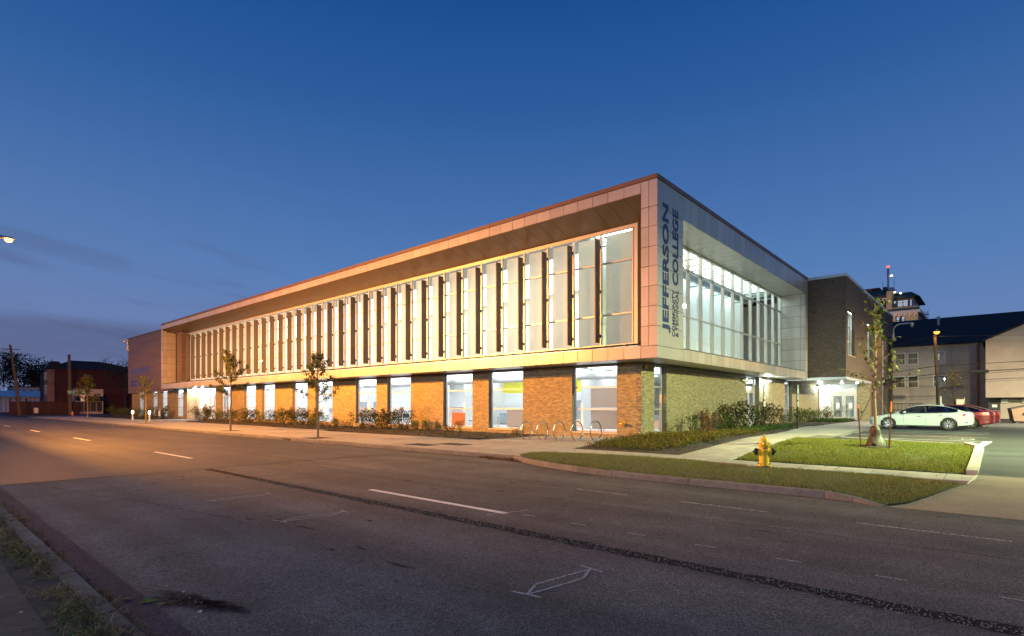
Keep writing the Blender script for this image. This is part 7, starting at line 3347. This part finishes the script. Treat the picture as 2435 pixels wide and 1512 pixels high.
for i in range(18):
    b = MB()
    b.box(-199.99, 12.3 + i, .3, -199.93, 12.42 + i, 4.1)
    part('wall_seam', b, m_alu_dark, whs)
for k, (x0, y0, x1, y1, z, m, lb) in enumerate(((-262, 12, -250, 20, 8.5, m_redbrick, 'dull red flat roofed block beyond the warehouse at the far left'), (-262, 27, -250, 34, 8.2, m_tan, 'grey flat roofed block right of the dull red one beyond the warehouse'), (-280, 4, -270, 16, 9.0, m_tan2, 'pale upper storey block at the left edge beyond the warehouse'))):
    t = thing('far_block', lb, 'building', ((x0 + x1) / 2, (y0 + y1) / 2, 0), 0, 'low blocks beyond the warehouse')
    b = MB()
    b.box(x0, y0, 0, x1, y1, z)
    part('wall', b, m, t)
    b = MB()
    b.box(x0 - .2, y0 - .2, z, x1 + .2, y1 + .2, z + .3)
    part('parapet', b, m_roof_black, t)
    for i in range(4):
        b = MB()
        b.box(x1, y0 + 1 + i * 2 - .4, z - 2.4, x1 + .06, y0 + 1 + i * 2 + .4, z - 1.0)
        part('window', b, m_dim_window, t)
b = MB()
fence = thing('board_fence', 'dark red board fence in front of the warehouse across the side street', 'fence', (-139, 19, 0))
for i in range(60):
    y = 14.6 + i * .3
    if y > 25:
        break
    b = MB()
    b.box(-139.05, y + .01, 0, -138.97, y + .29, 2.55 + .03 * math.sin(i * 2.3))
    part('board', b, m_fence_red, fence)
for i in range(5):
    b = MB()
    b.box(-139.25, 14.6 + i * 2.4, 0, -139.06, 14.8 + i * 2.4, 3.1)
    part('post', b, m_fence_red, fence)
t = thing('litter_bin', 'tan litter bin on short legs across the side street', 'bin', (-134, 17.8, 0))
b = MB()
b.lathe([(.34, .35), (.36, .4), (.36, 1.25), (.30, 1.35)], 16)
part('drum', b, m_papertan, t, local=True)
for a in range(3):
    b = MB()
    b.tube([(.25 * math.cos(a * 2.1), .25 * math.sin(a * 2.1), 0), (.25 * math.cos(a * 2.1), .25 * math.sin(a * 2.1), .36)], .03, 6)
    part('leg', b, m_dark, t, local=True)
wpole = thing('utility_pole', 'bare wooden utility pole in front of the dark red house', 'utility pole', (-131.63, 22.4, 0))
b = MB()
b.tube([(0, 0, -.2), (-.1, -.05, 6), (-.35, -.12, 11.5)], [.30, .27, .22], 10)
part('pole', b, m_wood, wpole, local=True)
b = MB()
b.bar((.15, -.1, 4.35), (1.6, .9, 4.35), .03)
part('sign_arm', b, m_galv, wpole, local=True)
# street-name blade on the pole, facing the camera side
t = thing('street_name_sign', 'green street name blade on the bare wooden pole', 'sign', (-130.9, 22.2, 4.0))
d_ = Vector((.62, .78, 0)).normalized()
n_ = Vector((d_.y, -d_.x, 0))
b = MB()
b.obox((d_.x * 1.2, d_.y * 1.2, .25), d_, n_, (0, 0, 1), 1.6, .02, .32)
bl = part('blade', b, m_signgreen, t, local=True)
b = MB()
for z in (-.05, .545):
    b.obox((d_.x * 1.2 + n_.x * .022, d_.y * 1.2 + n_.y * .022, z), d_, n_, (0, 0, 1), 1.58, .006, .02)
for s_ in (-.36, 2.76):
    b.obox((d_.x * s_ + n_.x * .022, d_.y * s_ + n_.y * .022, .25), d_, n_, (0, 0, 1), .02, .006, .31)
part('border', b, m_signwhite, bl, local=True)
lettering('W College St', 'sign_text', bl, (d_.x * -.2 + n_.x * .026, d_.y * -.2 + n_.y * .026, .08), tuple(d_), (0, 0, 1), 2.8, .36, m_signwhite, .02, .006)
t = thing('small_sign', 'small pale sign hanging right of the green street name blade', 'sign', (-126.5, 23.4, 0))
b = MB()
b.bar((0, 0, 0), (0, 0, 3.9), .06)
part('post', b, m_dark, t, local=True)
b = MB()
b.obox((0, -.05, 3.2), tuple(d_), tuple(n_), (0, 0, 1), .32, .02, .62)
part('plate', b, m_signwhite, t, local=True)
lpole = thing('utility_pole', 'leaning dark utility pole at the far left edge carrying several wires', 'utility pole', (-133, 10.2 + 5.2, 0))
b = MB()
b.tube([(0, 0, -.2), (-.3, -.5, 6), (-.7, -1.25, 12.8)], [.26, .23, .18], 10)
part('pole', b, m_wood, lpole, local=True)
b = MB()
b.bar((-1.4, -2.4, 12.0), (.1, .0, 12.0), .12)
part('cross_arm', b, m_wood, lpole, local=True)
gw = 'wires across the side street'
for z, p1, lb in ((12.0, (-330, -20, 11), 'top wire from the leaning pole leaving the left edge'), (11.6, (-330, -24, 10), 'second wire from the leaning pole leaving the left edge'), (9.6, (-60, -30, 13), 'service wire sagging from the leaning pole to the left edge')):
    cable((-133.6, 14.2, z), p1, .6, .035, lb, gw)
cable((-133.5, 14.4, 8.9), (-160.2, 26, 9.6), .3, .03, 'wire from the leaning pole to the eaves of the red house', gw)
cable((-133.4, 14.6, 6.6), (-131.8, 22.3, 5.9), .15, .05, 'thick cable between the leaning pole and the bare wooden pole', gw)
cable((-133.4, 14.6, 6.1), (-131.8, 22.3, 5.6), .15, .035, 'thinner cable between the leaning pole and the bare wooden pole', gw)
cable((-60, -25, 6.4), (-133.4, 14.5, 6.7), .6, .05, 'thick cable from the leaning pole across the street to the left edge', gw)
cable((-131.8, 22.4, 5.8), (-104.0, 60, 6.5), .4, .04, 'cable from the bare wooden pole towards the dark trees', gw)
cable((-126.0, 25.0, 3.9), (-119, 24.5, .1), -.02, .05, 'pale guy wire slanting to the pavement beside the far street tree', gw)


def far_tree(x, y, h, r, label, seed, n=900, bare=False):
    random.seed(seed)
    t = thing('dark_tree', label, 'tree', (x, y, 0), 0, 'dark trees behind the low buildings')
    b = MB()
    b.tube([(0, 0, 0), (0, 0, h * .45), (.1, 0, h * .8)], [.35, .25, .08], 7)
    cl = []
    for i in range(10):
        a = i * 2.4
        d = Vector((math.cos(a), math.sin(a), 1.0))
        p = limb(b, (0, 0, h * (.3 + .04 * i)), d, r * 1.1, .12, n=4, wob=.15)
        cl += p[2:]
    if bare:
        for q in list(cl):
            for k in range(4):
                p = limb(b, q, rvec() + Vector((0, 0, .7)), r * .55, .05, n=3, wob=.2)
                cl.append(p[-1])
    part('trunk', b, m_bark_dark, t, local=True)
    b = MB()
    cl += [Vector((random.gauss(0, r * .35), random.gauss(0, r * .35), h * random.uniform(.5, .92))) for _ in range(14)]
    for _ in range(n):
        q = random.choice(cl) + rvec() * r * .36 * random.random() ** .5
        if q.z > h:
            q.z = h - random.random()
        leafquad(b, q, rvec(), Vector((0, 0, 1)), .8 if not bare else .4, .6 if not bare else .22)
    part('crown', b, m_leaf_far, t, local=True)
    return t


fl = [(-300, 8, 17, 9), (-318, 22, 20, 9), (-305, 34, 24, 10), (-322, 46, 21, 9), (-300, 54, 20, 9), (-335, 10, 17, 9), (-330, 64, 19, 10), (-290, 20, 13, 7), (-295, 44, 15, 8)]
nm = ['leftmost', 'second from left', 'tallest', 'broad topped', 'rounded', 'partly hidden left', 'hidden right', 'low front', 'short front']
for i, (x, y, h, r) in enumerate(fl):
    far_tree(x, y, h, r, f'{nm[i]} dark tree on the skyline behind the white warehouse', 70 + i, 3600)
for i, (x, y, h, r, lb) in enumerate(((-152, 36, 12, 6, 'half bare dark tree between the red house and the college'), (-138, 40, 11, 5, 'bare topped tree close beside the west corner of the college'), (-146, 46, 12, 6, 'dark bushy tree behind the red house roof'), (-128, 36, 9, 4, 'low dark tree beside the dark cladding'))):
    far_tree(x, y, h, r, lb, 90 + i, 500 if i < 2 else 2400, bare=i < 2)
random.seed(99)

# ================================================================== ROOM FURNITURE SEEN THROUGH THE WINDOWS
def desk(x, y, label, screen=True):
    t = thing('work_desk', label, 'desk', (x, y, .2), 0, 'desks inside the ground floor rooms')
    b = MB()
    b.box(-.8, -.35, .70, .8, .35, .74)
    part('desk_top', b, m_desk, t, local=True)
    for sx in (-.72, .72):
        for sy in (-.3, .3):
            b = MB()
            b.box(sx - .025, sy - .025, 0, sx + .025, sy + .025, .70)
            part('leg', b, m_alu, t, local=True)
    if screen:
        m_ = thing('computer_monitor', label.replace('desk', 'monitor standing on the desk', 1), 'monitor', (x + .1, y, .94), random.uniform(-.5, .5), 'monitors inside the ground floor rooms')
        b = MB()
        b.box(-.31, -.02, .12, .31, .02, .52)
        part('case', b, m_monitor, m_, local=True)
        b = MB()
        b.box(-.29, -.024, .14, .29, -.0205, .50)
        part('screen', b, m_screen, m_, local=True)
        b = MB()
        b.box(-.03, .0, .0, .03, .03, .13)
        b.box(-.12, -.08, .0, .12, .08, .012)
        part('stand', b, m_monitor, m_, local=True)


def chair(x, y, label):
    t = thing('room_chair', label, 'chair', (x, y, .2), random.uniform(0, 6), 'chairs inside the ground floor rooms')
    b = MB()
    b.box(-.22, -.22, .44, .22, .22, .48)
    part('seat', b, m_chair, t, local=True)
    b = MB()
    b.hexa([(-.2, .2, .55), (.2, .2, .55), (.2, .23, .55), (-.2, .23, .55), (-.19, .27, .88), (.19, .27, .88), (.19, .30, .88), (-.19, .30, .88)])
    part('backrest', b, m_chair, t, local=True)
    for sx in (-.19, .19):
        for sy in (-.19, .19):
            b = MB()
            b.tube([(sx, sy, .44), (sx * 1.1, sy * 1.1, 0)], .012, 6)
            part('leg', b, m_alu, t, local=True)


for j, (x, dy) in enumerate(((-17.0, 0), (-22.6, .4), (-27.4, .2), (-33.4, 0), (-38.0, .3), (-44.6, 0), (-48.9, .2), (-55.4, .1))):
    desk(x, 28.3 + dy, f'pale desk inside, seen through the {wn[j]}', j in (1, 2, 3, 5, 6))
    chair(x - .2, 27.2, f'dark chair in front of the desk inside the {wn[j]}')
for k, (dx, lb) in enumerate(((-1.1, 'left'), (.95, 'right'))):
    chair(-33.6 + dx, 27.0, f'dark chair near the {lb} edge of the fourth window from the corner')
# seating on the upper floor behind the east windows
t = thing('lounge_chair', 'blue grey shell chair upstairs behind the bright east window wall', 'chair', (-14.9, 46.2, 4.8), 1.0)
b = MB()
b.hexa([(-.25, -.25, .42), (.25, -.25, .42), (.25, .25, .45), (-.25, .25, .45), (-.25, -.25, .46), (.25, -.25, .46), (.25, .25, .49), (-.25, .25, .49)])
part('seat', b, m_chair, t, local=True)
b = MB()
b.hexa([(-.25, .22, .6), (.25, .22, .6), (.25, .26, .6), (-.25, .26, .6), (-.22, .34, 1.2), (.22, .34, 1.2), (.22, .38, 1.2), (-.22, .38, 1.2)])
part('backrest', b, m_chair, t, local=True)
for sx in (-.2, .2):
    for sy in (-.2, .2):
        b = MB()
        b.tube([(sx, sy, .44), (sx * 1.2, sy * 1.2, 0)], .014, 6)
        part('leg', b, m_alu, t, local=True)
